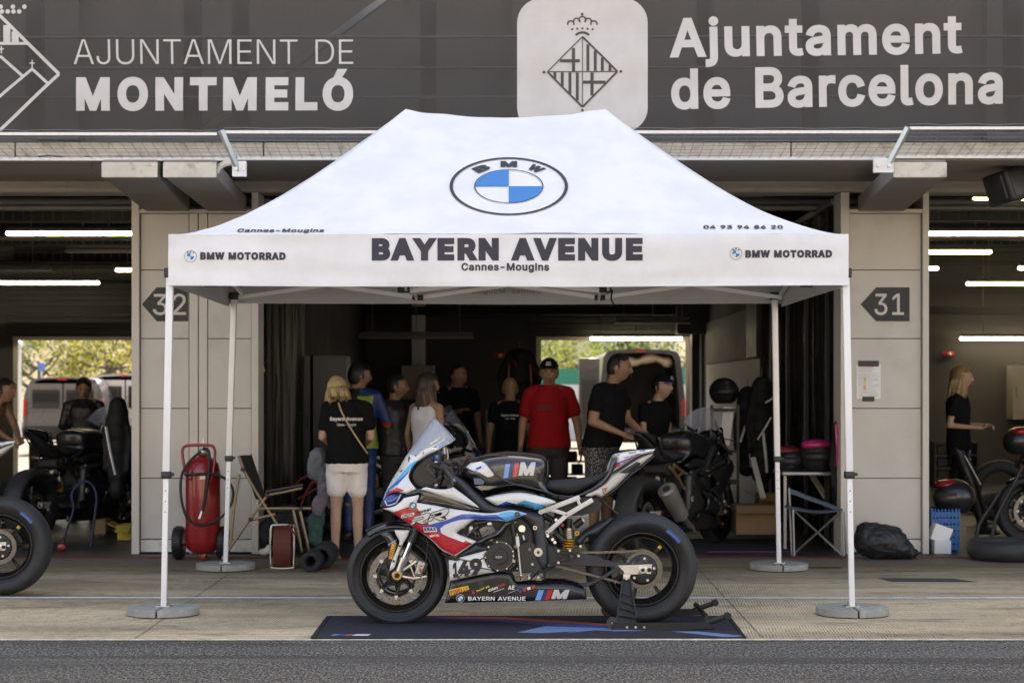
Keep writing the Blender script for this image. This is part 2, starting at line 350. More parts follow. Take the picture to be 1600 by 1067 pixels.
 'd': (424, [195,-8,165,-6,137,3,111,16,89,34,70,57,55,84,43,116,36,151,34,189,36,227,43,261,55,293,70,320,89,342,112,361,137,374,165,382,196,384,218,383,237,379,253,373,272,360,287,346,298,331,306,319,311,319,311,509,372,509,372,0,313,0,313,59,307,59,298,46,287,31,272,17,252,4,236,-3,217,-7], [205,47,226,49,246,55,263,65,278,78,290,95,299,115,306,138,310,162,312,189,310,216,306,241,300,263,290,282,278,299,263,312,246,322,227,328,205,330,182,328,162,322,145,311,130,298,118,281,108,261,102,239,98,215,96,189,98,163,102,139,109,117,118,97,130,80,145,66,162,55,182,49]),
 'e': (404, [212,-8,177,-5,145,3,117,16,92,35,72,58,56,85,44,116,37,150,34,187,36,224,44,258,55,290,71,317,91,340,115,359,142,373,172,382,205,384,226,383,246,380,266,374,285,366,303,355,319,341,334,324,347,305,357,282,365,256,370,227,371,194,371,169,75,169,75,221,338,221,310,202,308,226,304,248,298,269,288,286,277,301,263,314,246,323,227,328,205,330,183,328,164,323,146,313,131,301,119,286,109,270,102,251,97,231,96,211,96,178,98,151,102,127,110,106,121,88,135,73,151,61,169,53,190,48,212,46,234,48,254,53,271,61,285,73,297,88,306,105,365,91,358,72,348,55,335,39,320,26,302,14,283,4,261,-3,237,-7]),
 'g': (425, [207,-151,180,-149,156,-146,134,-140,114,-132,97,-122,82,-110,70,-97,59,-84,51,-69,101,-41,110,-53,122,-66,136,-78,154,-88,169,-93,187,-96,207,-97,236,-95,261,-87,282,-75,298,-58,308,-34,311,-6,311,68,306,68,298,56,287,41,272,28,252,16,236,10,217,6,195,5,165,7,138,14,113,27,90,43,71,65,55,90,43,120,36,154,34,191,36,229,43,263,55,293,71,320,90,342,112,361,138,374,166,382,196,384,218,383,237,379,253,373,273,360,288,346,299,331,308,319,313,319,313,379,372,379,372,-9,370,-40,363,-67,350,-90,334,-109,314,-124,291,-136,265,-144,237,-149], [205,59,227,61,246,66,264,75,278,87,290,103,300,121,307,142,311,166,312,193,311,219,307,242,300,264,291,283,279,299,264,312,247,322,227,328,205,330,182,328,163,322,145,312,130,298,118,282,109,262,102,241,98,218,96,193,98,167,102,144,109,123,118,104,131,88,145,76,163,66,183,61]),
 'h': (410, [114,227,114,0,53,0,53,509,114,509,114,287,102,287,116,319,132,344,152,362,175,374,200,382,227,384,252,383,275,377,295,369,313,356,328,340,341,321,350,298,355,271,357,240,357,0,296,0,296,235,293,263,286,286,273,304,256,318,235,326,210,329,192,328,176,324,161,317,141,303,126,283,119,266,115,248]),
 'i': (167, [53,0,53,379,114,379,114,0], [84,443,67,446,54,455,44,468,41,483,44,499,54,512,67,521,84,524,100,521,114,512,123,499,126,483,123,468,114,455,100,446]),
 'j': (167, [53,379,114,379,114,-30,112,-52,108,-72,102,-90,92,-106,80,-119,65,-129,47,-137,27,-141,4,-143,-10,-143,-10,-87,2,-87,25,-83,40,-72,50,-54,53,-29], [83,443,67,446,53,455,44,468,41,483,44,499,53,512,67,521,83,524,100,521,114,512,123,499,126,483,123,468,114,455,100,446]),
 'k': (381, [110,137,110,212,121,212,284,379,360,379,184,199,177,199], [53,0,53,509,114,509,114,0], [294,0,148,186,191,229,372,0]),
 'l': (189, [139,-2,112,0,91,8,74,20,62,37,55,59,53,84,53,509,114,509,114,99,115,77,120,62,130,54,146,52,160,53,170,54,181,3,162,-1,151,-2]),
 'm': (610, [53,0,53,379,112,379,112,295,108,295,114,314,122,331,132,346,151,363,172,376,195,384,219,386,245,383,268,375,287,361,303,342,314,320,321,295,312,295,318,312,326,329,337,343,350,356,364,366,381,375,398,381,417,385,437,386,458,385,478,380,497,372,514,361,529,346,541,328,550,307,555,283,557,255,557,0,496,0,496,254,493,279,485,298,473,313,456,323,438,329,419,330,395,328,374,320,358,307,345,290,338,270,335,247,335,0,274,0,274,260,272,280,265,297,253,311,238,322,220,328,199,330,178,328,158,320,140,307,126,289,119,274,115,257,114,238,114,0]),
 'n': (410, [114,227,114,0,53,0,53,379,112,379,112,287,102,287,116,319,132,344,152,362,175,374,200,382,227,384,252,383,275,377,295,369,313,356,328,340,341,321,350,298,355,271,357,240,357,0,296,0,296,235,293,263,286,286,273,304,256,318,235,326,210,329,192,328,176,324,161,317,141,303,126,283,119,266,115,248]),
 'o': (415, [207,-8,174,-5,144,3,117,16,93,35,72,58,56,85,44,116,37,150,34,187,37,225,44,260,56,291,72,318,93,341,117,360,144,374,174,382,207,384,241,382,271,374,299,360,323,341,343,318,359,291,371,260,379,225,381,187,379,150,371,116,359,85,343,58,323,35,299,16,271,3,241,-5], [207,46,231,49,252,55,270,66,285,80,298,97,307,117,314,139,318,163,319,187,318,212,314,236,307,258,298,278,285,296,270,310,252,321,231,328,207,330,184,328,163,321,145,310,130,296,118,278,108,258,102,236,98,212,96,187,98,163,102,139,108,117,118,97,130,80,145,66,163,55,184,49]),
 'p': (424, [53,-143,53,379,112,379,112,319,118,319,126,331,137,346,152,360,171,373,188,379,207,383,229,384,259,382,287,374,313,361,335,342,354,320,370,293,381,261,388,227,390,189,388,151,381,116,370,84,355,57,336,34,313,16,288,3,260,-6,229,-8,208,-7,189,-3,173,4,153,17,138,31,127,46,118,59,114,59,114,-143], [220,47,242,49,262,55,279,66,294,80,306,97,316,117,323,139,327,163,328,189,327,215,323,239,316,261,307,281,295,298,280,311,262,322,243,328,220,330,198,328,178,322,161,312,147,299,134,282,125,263,118,241,114,216,113,189,114,162,118,138,125,115,135,95,147,78,162,65,179,55,198,49]),
 'r': (259, [53,0,53,379,112,379,112,321,115,321,124,339,137,354,152,367,171,377,191,383,213,385,229,384,243,384,243,322,230,324,219,325,207,326,182,323,159,315,140,301,126,284,117,262,114,237,114,0]),
 's': (365, [182,-8,157,-7,133,-3,112,3,93,12,76,24,62,38,50,54,41,73,36,94,94,107,101,87,111,72,124,60,141,52,160,47,181,45,206,47,227,53,244,62,262,81,268,103,265,121,254,136,237,147,212,155,149,170,118,180,92,192,72,208,58,227,50,249,47,274,49,295,55,314,65,332,79,347,95,360,115,370,137,378,161,383,187,384,212,383,234,379,254,372,271,363,286,352,299,339,309,324,318,308,324,290,268,277,258,298,243,316,228,325,210,331,187,333,166,331,147,326,131,317,114,299,109,277,112,258,124,243,136,235,152,229,172,223,229,209,261,200,287,187,306,171,320,153,328,131,331,107,329,85,323,65,312,47,298,31,281,18,260,6,236,-2,210,-7]),
 't': (227, [204,379,204,327,6,327,6,379], [65,471,126,471,126,98,128,76,136,61,150,53,170,50,185,51,202,54,213,2,203,-1,192,-3,180,-4,168,-4,138,-1,113,7,92,21,77,41,68,64,65,93]),
 'u': (410, [182,-5,158,-3,135,2,115,11,97,23,82,39,69,59,60,82,54,109,53,139,53,379,114,379,114,144,116,117,124,94,137,75,154,61,175,53,200,50,218,51,234,55,249,62,268,77,283,97,290,113,295,132,296,153,296,379,357,379,357,0,298,0,298,92,307,92,294,60,277,35,257,17,234,5,209,-3]),
 'v': (389, [163,0,17,379,84,379,165,155,173,132,180,110,187,87,193,64,199,42,206,21,184,21,191,42,197,64,203,87,209,110,216,132,224,155,305,379,371,379,226,0]),
 'y': (389, [47,-139,61,-86,71,-87,88,-90,104,-89,118,-84,130,-74,141,-58,151,-36,163,-1,17,379,84,379,165,155,173,132,180,109,187,87,193,64,199,42,206,21,184,21,190,42,196,64,202,87,209,110,216,132,224,155,305,379,371,379,204,-58,196,-77,187,-93,177,-107,159,-124,139,-136,117,-143,91,-145,77,-145,65,-143,54,-141]),
 '0': (453, [227,-7,191,-3,158,7,130,24,105,48,85,77,69,113,60,144,53,178,49,214,48,254,49,294,53,330,60,364,69,395,85,431,106,461,130,484,159,502,191,512,227,516,262,512,295,502,323,484,348,461,368,431,384,395,393,364,400,330,404,294,405,254,404,214,400,178,393,144,384,113,368,77,348,48,323,24,295,7,263,-3], [227,50,250,52,271,60,290,74,306,92,320,116,330,144,338,176,342,213,344,254,342,295,338,332,330,365,320,393,306,416,290,435,271,449,250,457,227,460,203,457,182,449,163,435,147,416,134,393,123,365,115,332,111,295,109,254,111,213,115,176,123,144,134,116,147,92,163,74,182,60,203,52]),
 '1': (453, [76,0,76,55,391,55,391,0], [276,509,276,0,212,0,212,448,209,448,86,358,86,427,198,509]),
 '2': (453, [64,0,64,47,234,229,252,248,268,266,282,282,294,298,303,312,311,327,318,348,320,371,317,397,308,419,293,436,273,449,258,455,241,458,224,460,205,458,188,454,172,447,153,433,139,413,132,398,128,381,127,362,66,362,68,391,75,418,86,442,102,464,121,482,143,496,168,507,196,513,225,516,254,513,281,507,306,497,328,482,346,465,361,445,372,423,379,398,381,372,380,354,377,336,371,318,363,299,351,280,336,259,317,235,294,209,267,180,153,60,153,57,389,57,389,0]),
 '3': (453, [218,-7,188,-5,159,1,133,10,108,22,88,38,70,57,57,79,48,104,44,132,109,132,115,107,126,87,144,71,165,59,182,54,200,51,219,50,239,51,258,55,275,61,291,69,304,80,315,93,323,108,328,125,329,145,328,163,323,180,316,196,306,211,292,223,275,234,254,241,229,246,201,248,157,248,157,299,288,448,288,452,70,452,70,509,372,509,372,461,211,278,211,289,247,290,279,286,308,276,333,262,354,244,371,222,383,198,391,173,393,145,390,116,383,90,370,66,354,45,333,27,309,12,281,2,251,-5]),
 '4': (453, [40,105,40,158,247,509,311,509,109,166,109,163,413,163,413,105], [282,0,282,121,282,146,282,318,343,318,343,0]),
 '5': (453, [221,-7,192,-5,165,1,140,11,118,25,99,41,83,60,71,82,63,105,60,130,122,130,127,108,138,89,154,73,173,60,196,52,221,50,241,51,259,56,276,64,291,75,304,89,314,104,322,122,326,141,328,162,326,183,321,203,314,221,303,237,290,251,275,262,257,270,238,275,218,277,201,276,184,273,167,268,145,258,128,246,67,253,96,509,366,509,366,452,151,452,134,301,136,301,155,315,178,325,194,330,212,333,229,334,252,332,274,328,294,321,313,311,330,299,345,285,358,269,370,251,379,231,386,210,390,187,391,163,388,132,381,102,369,76,352,52,332,32,309,15,282,3,253,-4]),
 '6': (453, [226,-7,196,-4,168,3,142,15,119,31,100,51,84,74,73,101,66,130,64,162,65,187,71,212,80,239,93,268,112,302,137,340,252,509,322,509,151,261,145,261,154,275,165,288,179,299,196,307,214,312,235,314,265,312,291,305,316,295,337,280,355,262,370,240,380,215,387,187,389,157,387,127,379,98,368,73,352,50,333,30,310,14,284,3,257,-4], [226,48,245,50,263,55,279,63,293,73,304,86,314,101,322,119,326,137,327,157,326,178,322,196,314,213,304,228,293,241,279,251,263,259,245,264,226,265,207,264,190,259,174,252,160,241,148,229,138,214,131,197,126,179,125,158,126,138,131,119,138,102,148,86,160,73,174,63,190,55,207,50]),
 '8': (453, [226,-7,193,-5,163,1,136,11,111,25,91,42,74,62,62,84,54,109,52,135,53,156,58,176,65,195,75,212,87,228,101,241,117,252,134,260,153,265,153,267,129,276,109,289,93,308,80,330,73,354,70,380,73,405,79,429,90,450,106,469,124,485,146,498,170,508,197,514,226,516,255,514,282,508,306,498,328,485,346,469,361,450,373,429,379,405,382,380,379,354,372,330,359,308,343,289,323,276,300,267,300,265,319,260,335,252,351,241,365,228,377,212,387,195,395,176,399,156,401,135,398,109,391,84,378,62,362,42,341,25,317,11,289,1,259,-5], [226,49,248,50,267,54,285,60,307,74,323,91,333,113,337,139,335,157,330,173,322,189,312,202,298,213,283,223,265,230,247,234,226,235,206,234,187,230,169,223,154,213,140,202,130,189,122,173,117,157,115,139,119,113,129,91,145,74,167,60,185,54,205,50], [226,290,252,292,274,300,293,313,307,330,316,351,319,376,316,399,308,420,294,437,275,449,252,457,226,460,208,459,192,455,177,449,159,437,145,420,136,399,133,376,136,351,145,330,159,313,178,300,201,292]),
 '9': (453, [226,516,256,513,285,506,310,494,333,478,352,458,368,434,380,408,387,378,389,347,387,322,382,296,373,270,359,240,340,207,315,168,200,0,130,0,301,248,307,248,299,234,287,221,273,210,257,202,238,196,218,195,188,197,161,203,137,214,116,229,98,247,83,269,72,294,66,321,64,352,66,382,73,411,85,436,101,459,120,479,143,494,168,506,196,513], [226,460,207,459,190,454,174,446,160,435,148,423,138,407,131,390,127,372,125,352,127,331,131,313,138,295,148,280,160,268,174,257,190,250,207,245,226,243,245,245,263,249,279,257,293,267,305,280,314,295,322,312,326,330,327,350,326,371,322,390,314,407,305,422,293,435,279,446,263,454,245,459]),
 '-': (453, [337,244,337,188,114,188,114,244]),
 'Ó': (533, [267,-7,235,-5,205,1,177,11,150,25,126,42,105,63,86,88,70,115,57,146,48,179,42,215,40,254,42,293,48,329,57,362,70,393,86,421,105,445,126,466,150,484,177,498,205,508,235,514,267,516,299,514,329,508,357,498,384,484,408,466,429,445,448,421,464,393,477,362,486,329,491,293,493,254,491,215,486,179,477,146,464,115,448,88,429,63,408,42,384,25,357,11,329,1,299,-5], [267,53,296,55,324,63,349,76,372,94,392,116,408,144,420,176,428,213,430,254,428,295,420,332,408,365,392,392,372,415,349,433,324,446,296,453,267,456,237,453,210,445,184,433,161,415,142,392,125,364,113,332,106,295,103,254,106,213,113,176,125,144,142,117,161,94,184,76,210,63,237,55], [240,558,288,659,356,659,290,558]),
}
GL = {}
for k_, v_ in GLYPHS.items(): GL[k_] = (v_[0]/1000, [[(q[i]/1000, q[i+1]/1000) for i in range(0, len(q), 2)] for q in v_[1:]])
def _offset(L, d):
    n = len(L); out = []
    for i in range(n):
        p0, p1, p2 = Vector(L[i-1]), Vector(L[i]), Vector(L[(i+1) % n]); a = p1-p0; b = p2-p1
        if a.length < 1e-6 or b.length < 1e-6: continue
        a.normalize(); b.normalize(); na = Vector((a.y, -a.x)); nb = Vector((b.y, -b.x)); m = na+nb
        if m.length < 1e-3: out.append(tuple(p1+na*d)); continue
        m.normalize(); c = max(m.dot(na), .5); out.append(tuple(p1+m*(d/c)))
    return out
LCACHE = {}
def letters(txt, bold=0., shear=0., space=1.):
    """faces of a line of heavy or light sans-serif letters, from the outline table above"""
    k = (txt, bold, shear, space)
    if k in LCACHE: return LCACHE[k]
    V, Fa, x = [], [], 0.
    for ch in txt:
        if ch == ' ': x += .28*space; continue
        adv, Ls = GL[ch]; big = max(Ls, key=lambda L: abs(sum(L[i-1][0]*L[i][1]-L[i][0]*L[i-1][1] for i in range(len(L)))))
        ar = sum(big[i-1][0]*big[i][1]-big[i][0]*big[i-1][1] for i in range(len(big))); sg = 1 if ar > 0 else -1
        O = [_offset(L, bold*sg) for L in Ls]; pts = []; E = []
        for L in O:
            o = len(pts); pts += [Vector(p) for p in L]; E += [(o+i, o+(i+1) % len(L)) for i in range(len(L))]
        r = delaunay_2d_cdt(pts, E, [], 0, 1e-6); o = len(V); used = {}
        for f in r[2]:
            cx = sum(r[0][i].x for i in f)/len(f); cy = sum(r[0][i].y for i in f)/len(f); wn_ = 0
            for L in O:
                for i in range(len(L)):
                    (ax, ay), (bx, by) = L[i-1], L[i]
                    if (ay <= cy) != (by <= cy):
                        if ax+(cy-ay)/(by-ay)*(bx-ax) > cx: wn_ += 1 if by > ay else -1
            if wn_*sg > 0:
                t = []
                for i in f:
                    if i not in used: used[i] = len(V); V.append((x+r[0][i].x+shear*r[0][i].y, r[0][i].y))
                    t.append(used[i])
                Fa.append(tuple(t))
        x += (adv+bold*1.6)*space
    LCACHE[k] = (V, Fa); return V, Fa
def fit(VF, x0, x1, z0, z1):
    V, Fa = VF; a = min(v[0] for v in V); b = max(v[0] for v in V); c = min(v[1] for v in V); d = max(v[1] for v in V)
    return [(x0+(v[0]-a)/(b-a)*(x1-x0), z0+(v[1]-c)/(d-c)*(z1-z0)) for v in V], Fa
def poly2(P): return [tuple(p) for p in P], [tuple(range(len(P)))]
def ring2(cx, cy, r0, r1, a0=0, a1=360, n=40, ky=1.):
    V = []; 
    for i in range(n+1):
        t = radians(a0+(a1-a0)*i/n)
        for r in (r0, r1): V.append((cx+r*cos(t), cy+r*ky*sin(t)))
    return V, [(2*i, 2*i+1, 2*i+3, 2*i+2) for i in range(n)]
def cut_grid(VF, step):
    V, Fa = VF; bm = bmesh.new(); vs = [bm.verts.new((v[0], v[1], 0)) for v in V]
    for f in Fa:
        try: bm.faces.new([vs[i] for i in f])
        except ValueError: pass
    bmesh.ops.triangulate(bm, faces=bm.faces)
    for ax in (0, 1):
        lo = min(v.co[ax] for v in bm.verts); hi = max(v.co[ax] for v in bm.verts); p = math.floor(lo/step)*step+step
        while p < hi:
            no = [0, 0, 0]; no[ax] = 1; co = [0, 0, 0]; co[ax] = p
            bmesh.ops.bisect_plane(bm, geom=bm.verts[:]+bm.edges[:]+bm.faces[:], plane_co=co, plane_no=no, dist=1e-7); p += step
    bm.verts.ensure_lookup_table(); bm.verts.index_update()
    r = [(v.co.x, v.co.y) for v in bm.verts], [tuple(v.index for v in f.verts) for f in bm.faces]; bm.free(); return r
def put(mb, VF, fn, m):
    V, Fa = VF; mb.add([fn(*v) for v in V], Fa, m); return mb
def flat(Y): return lambda x, z: (x, Y, z)
def rot2(VF, a, c=(0, 0)):
    V, Fa = VF; return [(c[0]+(x-c[0])*cos(a)-(y-c[1])*sin(a), c[1]+(x-c[0])*sin(a)+(y-c[1])*cos(a)) for x, y in V], Fa

# ---- blend overlapping closed shapes into one continuous skin
def fuse(mb, voxel, smooth_it=3, disp=None):
    me = D.meshes.new('tmp'); me.from_pydata(mb.V, [], mb.F)
    bm = bmesh.new(); bm.from_mesh(me); bmesh.ops.recalc_face_normals(bm, faces=bm.faces); bm.to_mesh(me); bm.free()
    o = D.objects.new('tmp', me); COL.objects.link(o)
    r = o.modifiers.new('r', 'REMESH'); r.mode = 'VOXEL'; r.voxel_size = voxel
    if smooth_it: s = o.modifiers.new('s', 'SMOOTH'); s.iterations = smooth_it; s.factor = .5
    dg = bpy.context.evaluated_depsgraph_get(); dg.update()
    e = D.meshes.new_from_object(o.evaluated_get(dg))
    V = [v.co.copy() for v in e.vertices]; Fa = [tuple(p.vertices) for p in e.polygons]
    if disp:
        N = [v.normal.copy() for v in e.vertices]; V = [v+n*disp(v) for v, n in zip(V, N)]
    D.objects.remove(o); D.meshes.remove(me); D.meshes.remove(e); return V, Fa

# ---------------------------------------------------------------- materials
K = lambda v: (v, v, v)
# ================================================================ THE SETTING
def node_mat(name):
    m = D.materials.new(name); m.use_nodes = True; MATS[name] = m; return m, m.node_tree.nodes, m.node_tree.links, m.node_tree.nodes['Principled BSDF']
def mixc(n, l, fac, a, b):
    x = n.new('ShaderNodeMix'); x.data_type = 'RGBA'
    for k, v in ((0, fac), (6, a), (7, b)):
        if isinstance(v, (int, float)): x.inputs[k].default_value = v
        elif isinstance(v, tuple): x.inputs[k].default_value = (*v, 1)
        else: l.new(v, x.inputs[k])
    return x.outputs[2]
def noise_n(n, l, src, scale, detail=6, rough=.6, stretch=None):
    if stretch:
        mp = n.new('ShaderNodeMapping'); mp.inputs['Scale'].default_value = stretch; l.new(src, mp.inputs[0]); src = mp.outputs[0]
    t = n.new('ShaderNodeTexNoise'); t.inputs['Scale'].default_value = scale; t.inputs['Detail'].default_value = detail; t.inputs['Roughness'].default_value = rough
    l.new(src, t.inputs['Vector']); return t.outputs['Fac']
def ramp(n, l, v, a, b, c=0., d=1.):
    r = n.new('ShaderNodeMapRange'); r.interpolation_type = 'SMOOTHSTEP'
    for k, x in zip(('From Min', 'From Max', 'To Min', 'To Max'), (a, b, c, d)): r.inputs[k].default_value = x
    l.new(v, r.inputs['Value']); return r.outputs[0]
def mth(n, l, op, a, b):
    x = n.new('ShaderNodeMath'); x.operation = op
    for i, v in enumerate((a, b)):
        if isinstance(v, (int, float)): x.inputs[i].default_value = v
        else: l.new(v, x.inputs[i])
    return x.outputs[0]

# asphalt
m, n, l, b = node_mat('asphalt'); tc = n.new('ShaderNodeTexCoord').outputs['Object']
sp = noise_n(n, l, tc, 75, 4, .85, (1, .32, 1)); sp2 = noise_n(n, l, tc, 1.3, 6, .6, (.35, 1, 1)); sp3 = noise_n(n, l, tc, 30, 4, .7)
c = mixc(n, l, ramp(n, l, sp, .46, .62), (.030, .0285, .024), (.30, .28, .23))
c = mixc(n, l, ramp(n, l, sp2, .45, .7, 0, .5), c, (.045, .043, .041))
c = mixc(n, l, ramp(n, l, sp3, .52, .66, 0, .5), c, (.03, .03, .03))
st = noise_n(n, l, tc, 2, 5, .6, (.12, 2.2, 1)); c = mixc(n, l, ramp(n, l, st, .5, .66, 0, .35), c, (.15, .14, .12))
tm = noise_n(n, l, tc, 1.6, 5, .6, (.07, 1.6, 1)); c = mixc(n, l, ramp(n, l, tm, .52, .62, 0, .55), c, (.028, .027, .025))
l.new(c, b.inputs['Base Color']); b.inputs['Roughness'].default_value = .9
bp = n.new('ShaderNodeBump'); bp.inputs['Strength'].default_value = .6; bp.inputs['Distance'].default_value = .006; l.new(sp, bp.inputs['Height']); l.new(bp.outputs[0], b.inputs['Normal'])
ASPH = m
# brushed concrete of the pit lane
m, n, l, b = node_mat('concrete_brushed'); tcn = n.new('ShaderNodeTexCoord'); tc = tcn.outputs['Object']
mp = n.new('ShaderNodeMapping'); mp.inputs['Rotation'].default_value = (0, 0, radians(4)); l.new(tc, mp.inputs[0])
wv = n.new('ShaderNodeTexWave'); wv.wave_type = 'BANDS'; wv.bands_direction = 'X'; wv.inputs['Scale'].default_value = 17; wv.inputs['Distortion'].default_value = 2.2
wv.inputs['Detail'].default_value = 3; wv.inputs['Detail Scale'].default_value = 2.5; l.new(mp.outputs[0], wv.inputs['Vector'])
big = noise_n(n, l, tc, .9, 7, .62, (.3, 1.3, 1)); st = noise_n(n, l, tc, 2.0, 8, .72, (.42, 1.5, 1)); fi = noise_n(n, l, tc, 60, 3, .7)
c = mixc(n, l, ramp(n, l, big, .35, .68), (.40, .305, .19), (.74, .58, .37))
c = mixc(n, l, ramp(n, l, st, .50, .68, 0, .8), c, (.16, .135, .10))
gm = ramp(n, l, noise_n(n, l, tc, 1.1, 3, .5, (.5, 1, 1)), .4, .6, .25, .8)
gr = mth(n, l, 'MULTIPLY', ramp(n, l, wv.outputs['Fac'], .42, .12), mth(n, l, 'MULTIPLY', gm, ramp(n, l, noise_n(n, l, tc, 14, 3, .6, (1, .5, 1)), .42, .6, .25, 1.0)))
c = mixc(n, l, gr, c, (.085, .077, .066))
c = mixc(n, l, ramp(n, l, fi, .5, .75, 0, .35), c, (.09, .08, .07))
# the strip next to the garages is oily and worn, with shade painted into its colour too
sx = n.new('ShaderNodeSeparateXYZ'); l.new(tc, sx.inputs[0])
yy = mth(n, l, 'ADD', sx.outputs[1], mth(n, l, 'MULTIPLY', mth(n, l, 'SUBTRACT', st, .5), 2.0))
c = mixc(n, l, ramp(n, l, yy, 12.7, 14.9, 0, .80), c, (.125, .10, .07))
l.new(c, b.inputs['Base Color']); b.inputs['Roughness'].default_value = .82
bp = n.new('ShaderNodeBump'); bp.inputs['Strength'].default_value = .5; bp.inputs['Distance'].default_value = .004
l.new(wv.outputs['Fac'], bp.inputs['Height']); l.new(bp.outputs[0], b.inputs['Normal'])
CONC = m
GREY_PAINT = mat('panel_paint', (.56, .525, .475), .55, var=.05, vscale=2.5, bump=.05, bscale=30, dirt=(.47, .43, .38), dscale=1.3)
JAMB = mat('jamb_paint', (.58, .535, .475), .5, var=.04)
JOINT = mat('joint_dark', (.05, .047, .045), .8)
PLINTH = mat('plinth_white', (.72, .69, .62), .6, dirt=(.4, .36, .3), dscale=6)
RAWC = mat('raw_concrete', (.24, .21, .18), .85, var=.12, vscale=3, bump=.25, bscale=18, dirt=(.22, .2, .17), dscale=2)
EDGEC = mat('weathered_edge', (.62, .57, .50), .85, var=.12, vscale=5, bump=.3, bscale=20, dirt=(.33, .27, .2), dscale=9)
GALV = mat('galvanised', (.55, .56, .57), .38, .85, var=.12, vscale=30)
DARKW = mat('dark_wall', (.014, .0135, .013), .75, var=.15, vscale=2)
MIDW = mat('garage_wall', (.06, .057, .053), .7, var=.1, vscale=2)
BLK = mat('black_paint', (.012, .012, .013), .5, var=.2)
PIPE = mat('pipe_grey', (.2, .19, .18), .45, .3)
ROLLER = mat('shutter_grey', (.035, .034, .032), .55, .2, var=.1)
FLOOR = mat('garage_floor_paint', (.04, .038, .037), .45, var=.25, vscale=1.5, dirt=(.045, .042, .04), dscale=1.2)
REDP = mat('red_line_paint', (.30, .05, .04), .7, dirt=(.14, .06, .05), dscale=7)
WHITEP = mat('white_line_paint', (.78, .76, .72), .75, dirt=(.3, .27, .22), dscale=5)
YELP = mat('yellow_line_paint', (.52, .35, .06), .8, dirt=(.15, .12, .08), dscale=4)
WHITE = mat('white_plastic', (.75, .75, .74), .45, var=.03)

def struct(mb, name, m): return tag(mb.build(name, m), kind='structure')
EDGE_Y = 10.34
g = MB(); R = 600
g.quad((-R, -R, -.006), (R, -R, -.006), (R, R, -.006), (-R, R, -.006)); struct(g, 'ground', mat('far_ground', (.26, .23, .19), .9, var=.2, vscale=.4))
g = MB(); g.quad((-60, -40, -.001), (60, -40, -.001), (60, EDGE_Y+.1, -.001), (-60, EDGE_Y+.1, -.001)); struct(g, 'pit_lane', ASPH)
g = MB(); g.quad((-60, EDGE_Y, .002), (60, EDGE_Y, .002), (60, 15.55, .002), (-60, 15.55, .002)); struct(g, 'concrete_apron', CONC)
g = MB(); g.quad((-60, EDGE_Y-.02, .0030), (60, EDGE_Y-.02, .0030), (60, EDGE_Y+.035, .0045), (-60, EDGE_Y+.035, .0045)); struct(g, 'joint_line', mat('joint_pale', (.62, .54, .42), .9, var=.3, vscale=14, dirt=(.30, .26, .21), dscale=9))
random.seed(3)
def strip(y, w, m, name, wob=.012):
    g = MB(); N = 60
    for i in range(N):
        x0 = -20+i*40/N; x1 = x0+40/N
        a = y+wob*noise.noise((x0*.7, y, 0)); b_ = y+wob*noise.noise((x1*.7, y, 0))
        g.quad((x0, a, .0055), (x1, b_, .0055), (x1, b_+w, .0055), (x0, a+w, .0055))
    return struct(g, name, m)
strip(12.38, .075, WHITEP, 'white_line'); strip(14.32, .045, YELP, 'yellow_line'); strip(15.38, .12, REDP, 'red_line')
g = MB()      # joints between the concrete slabs, running away from the camera
for px, skew in ((290, -.05), (1140, .05)):
    x = X_(px, 12); g.quad((x-.003, EDGE_Y+.04, .004), (x+.003, EDGE_Y+.04, .004), (x+.006+skew, 15.3, .004), (x+skew, 15.3, .004))
struct(g, 'slab_joints', mat('slab_joint', (.16, .13, .09), .9, var=.3, vscale=5))
g = MB(); g.prism([(X_(1360, 14), 13.75), (X_(1475, 14), 13.72), (X_(1500, 14), 13.45), (X_(1392, 13.5), 13.48)], .0035, .0036, plane='xy'); 
g.prism([(X_(1192, 14), 14.62), (X_(1340, 14), 14.62), (X_(1330, 14), 14.48), (X_(1190, 14), 14.5)], .0035, .0036, plane='xy')
struct(g, 'asphalt_patch', mat('patch', (.06, .055, .05), .9, var=.2, vscale=20))
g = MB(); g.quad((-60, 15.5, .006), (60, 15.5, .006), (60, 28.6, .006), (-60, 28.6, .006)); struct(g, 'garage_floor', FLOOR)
g = MB(); g.quad((-80, 28.6, .0), (80, 28.6, .0), (80, 75, .0), (-80, 75, .0)); struct(g, 'paddock', mat('paddock_ground', (.15, .14, .125), .9, var=.15, vscale=.6, dirt=(.10, .095, .085), dscale=1))

# added grandstand and pit wall across the track, in full sun, seen by nobody but throwing warm light into the shade
GST = mat('stand_concrete', (.50, .46, .40), .85, var=.1, vscale=.5)
gs = thing('grandstand', 'unseen pale concrete grandstand added across the track to bounce warm light', 'grandstand', (0, -30, 0))
g = MB(GST)
for i in range(16): g.b2(-110, 110, -31-i*1.1, -29.9-i*1.1, .01, 1.6+i*.75)
g.b2(-110, 110, -47.8, -47.2, .01, 17); g.build('terrace', GST, gs)
MB(mat('pit_wall_paint', (.6, .58, .54), .7)).b2(-110, 110, -12.3, -12, .01, 1.1).build('pit_wall_barrier', None, gs)
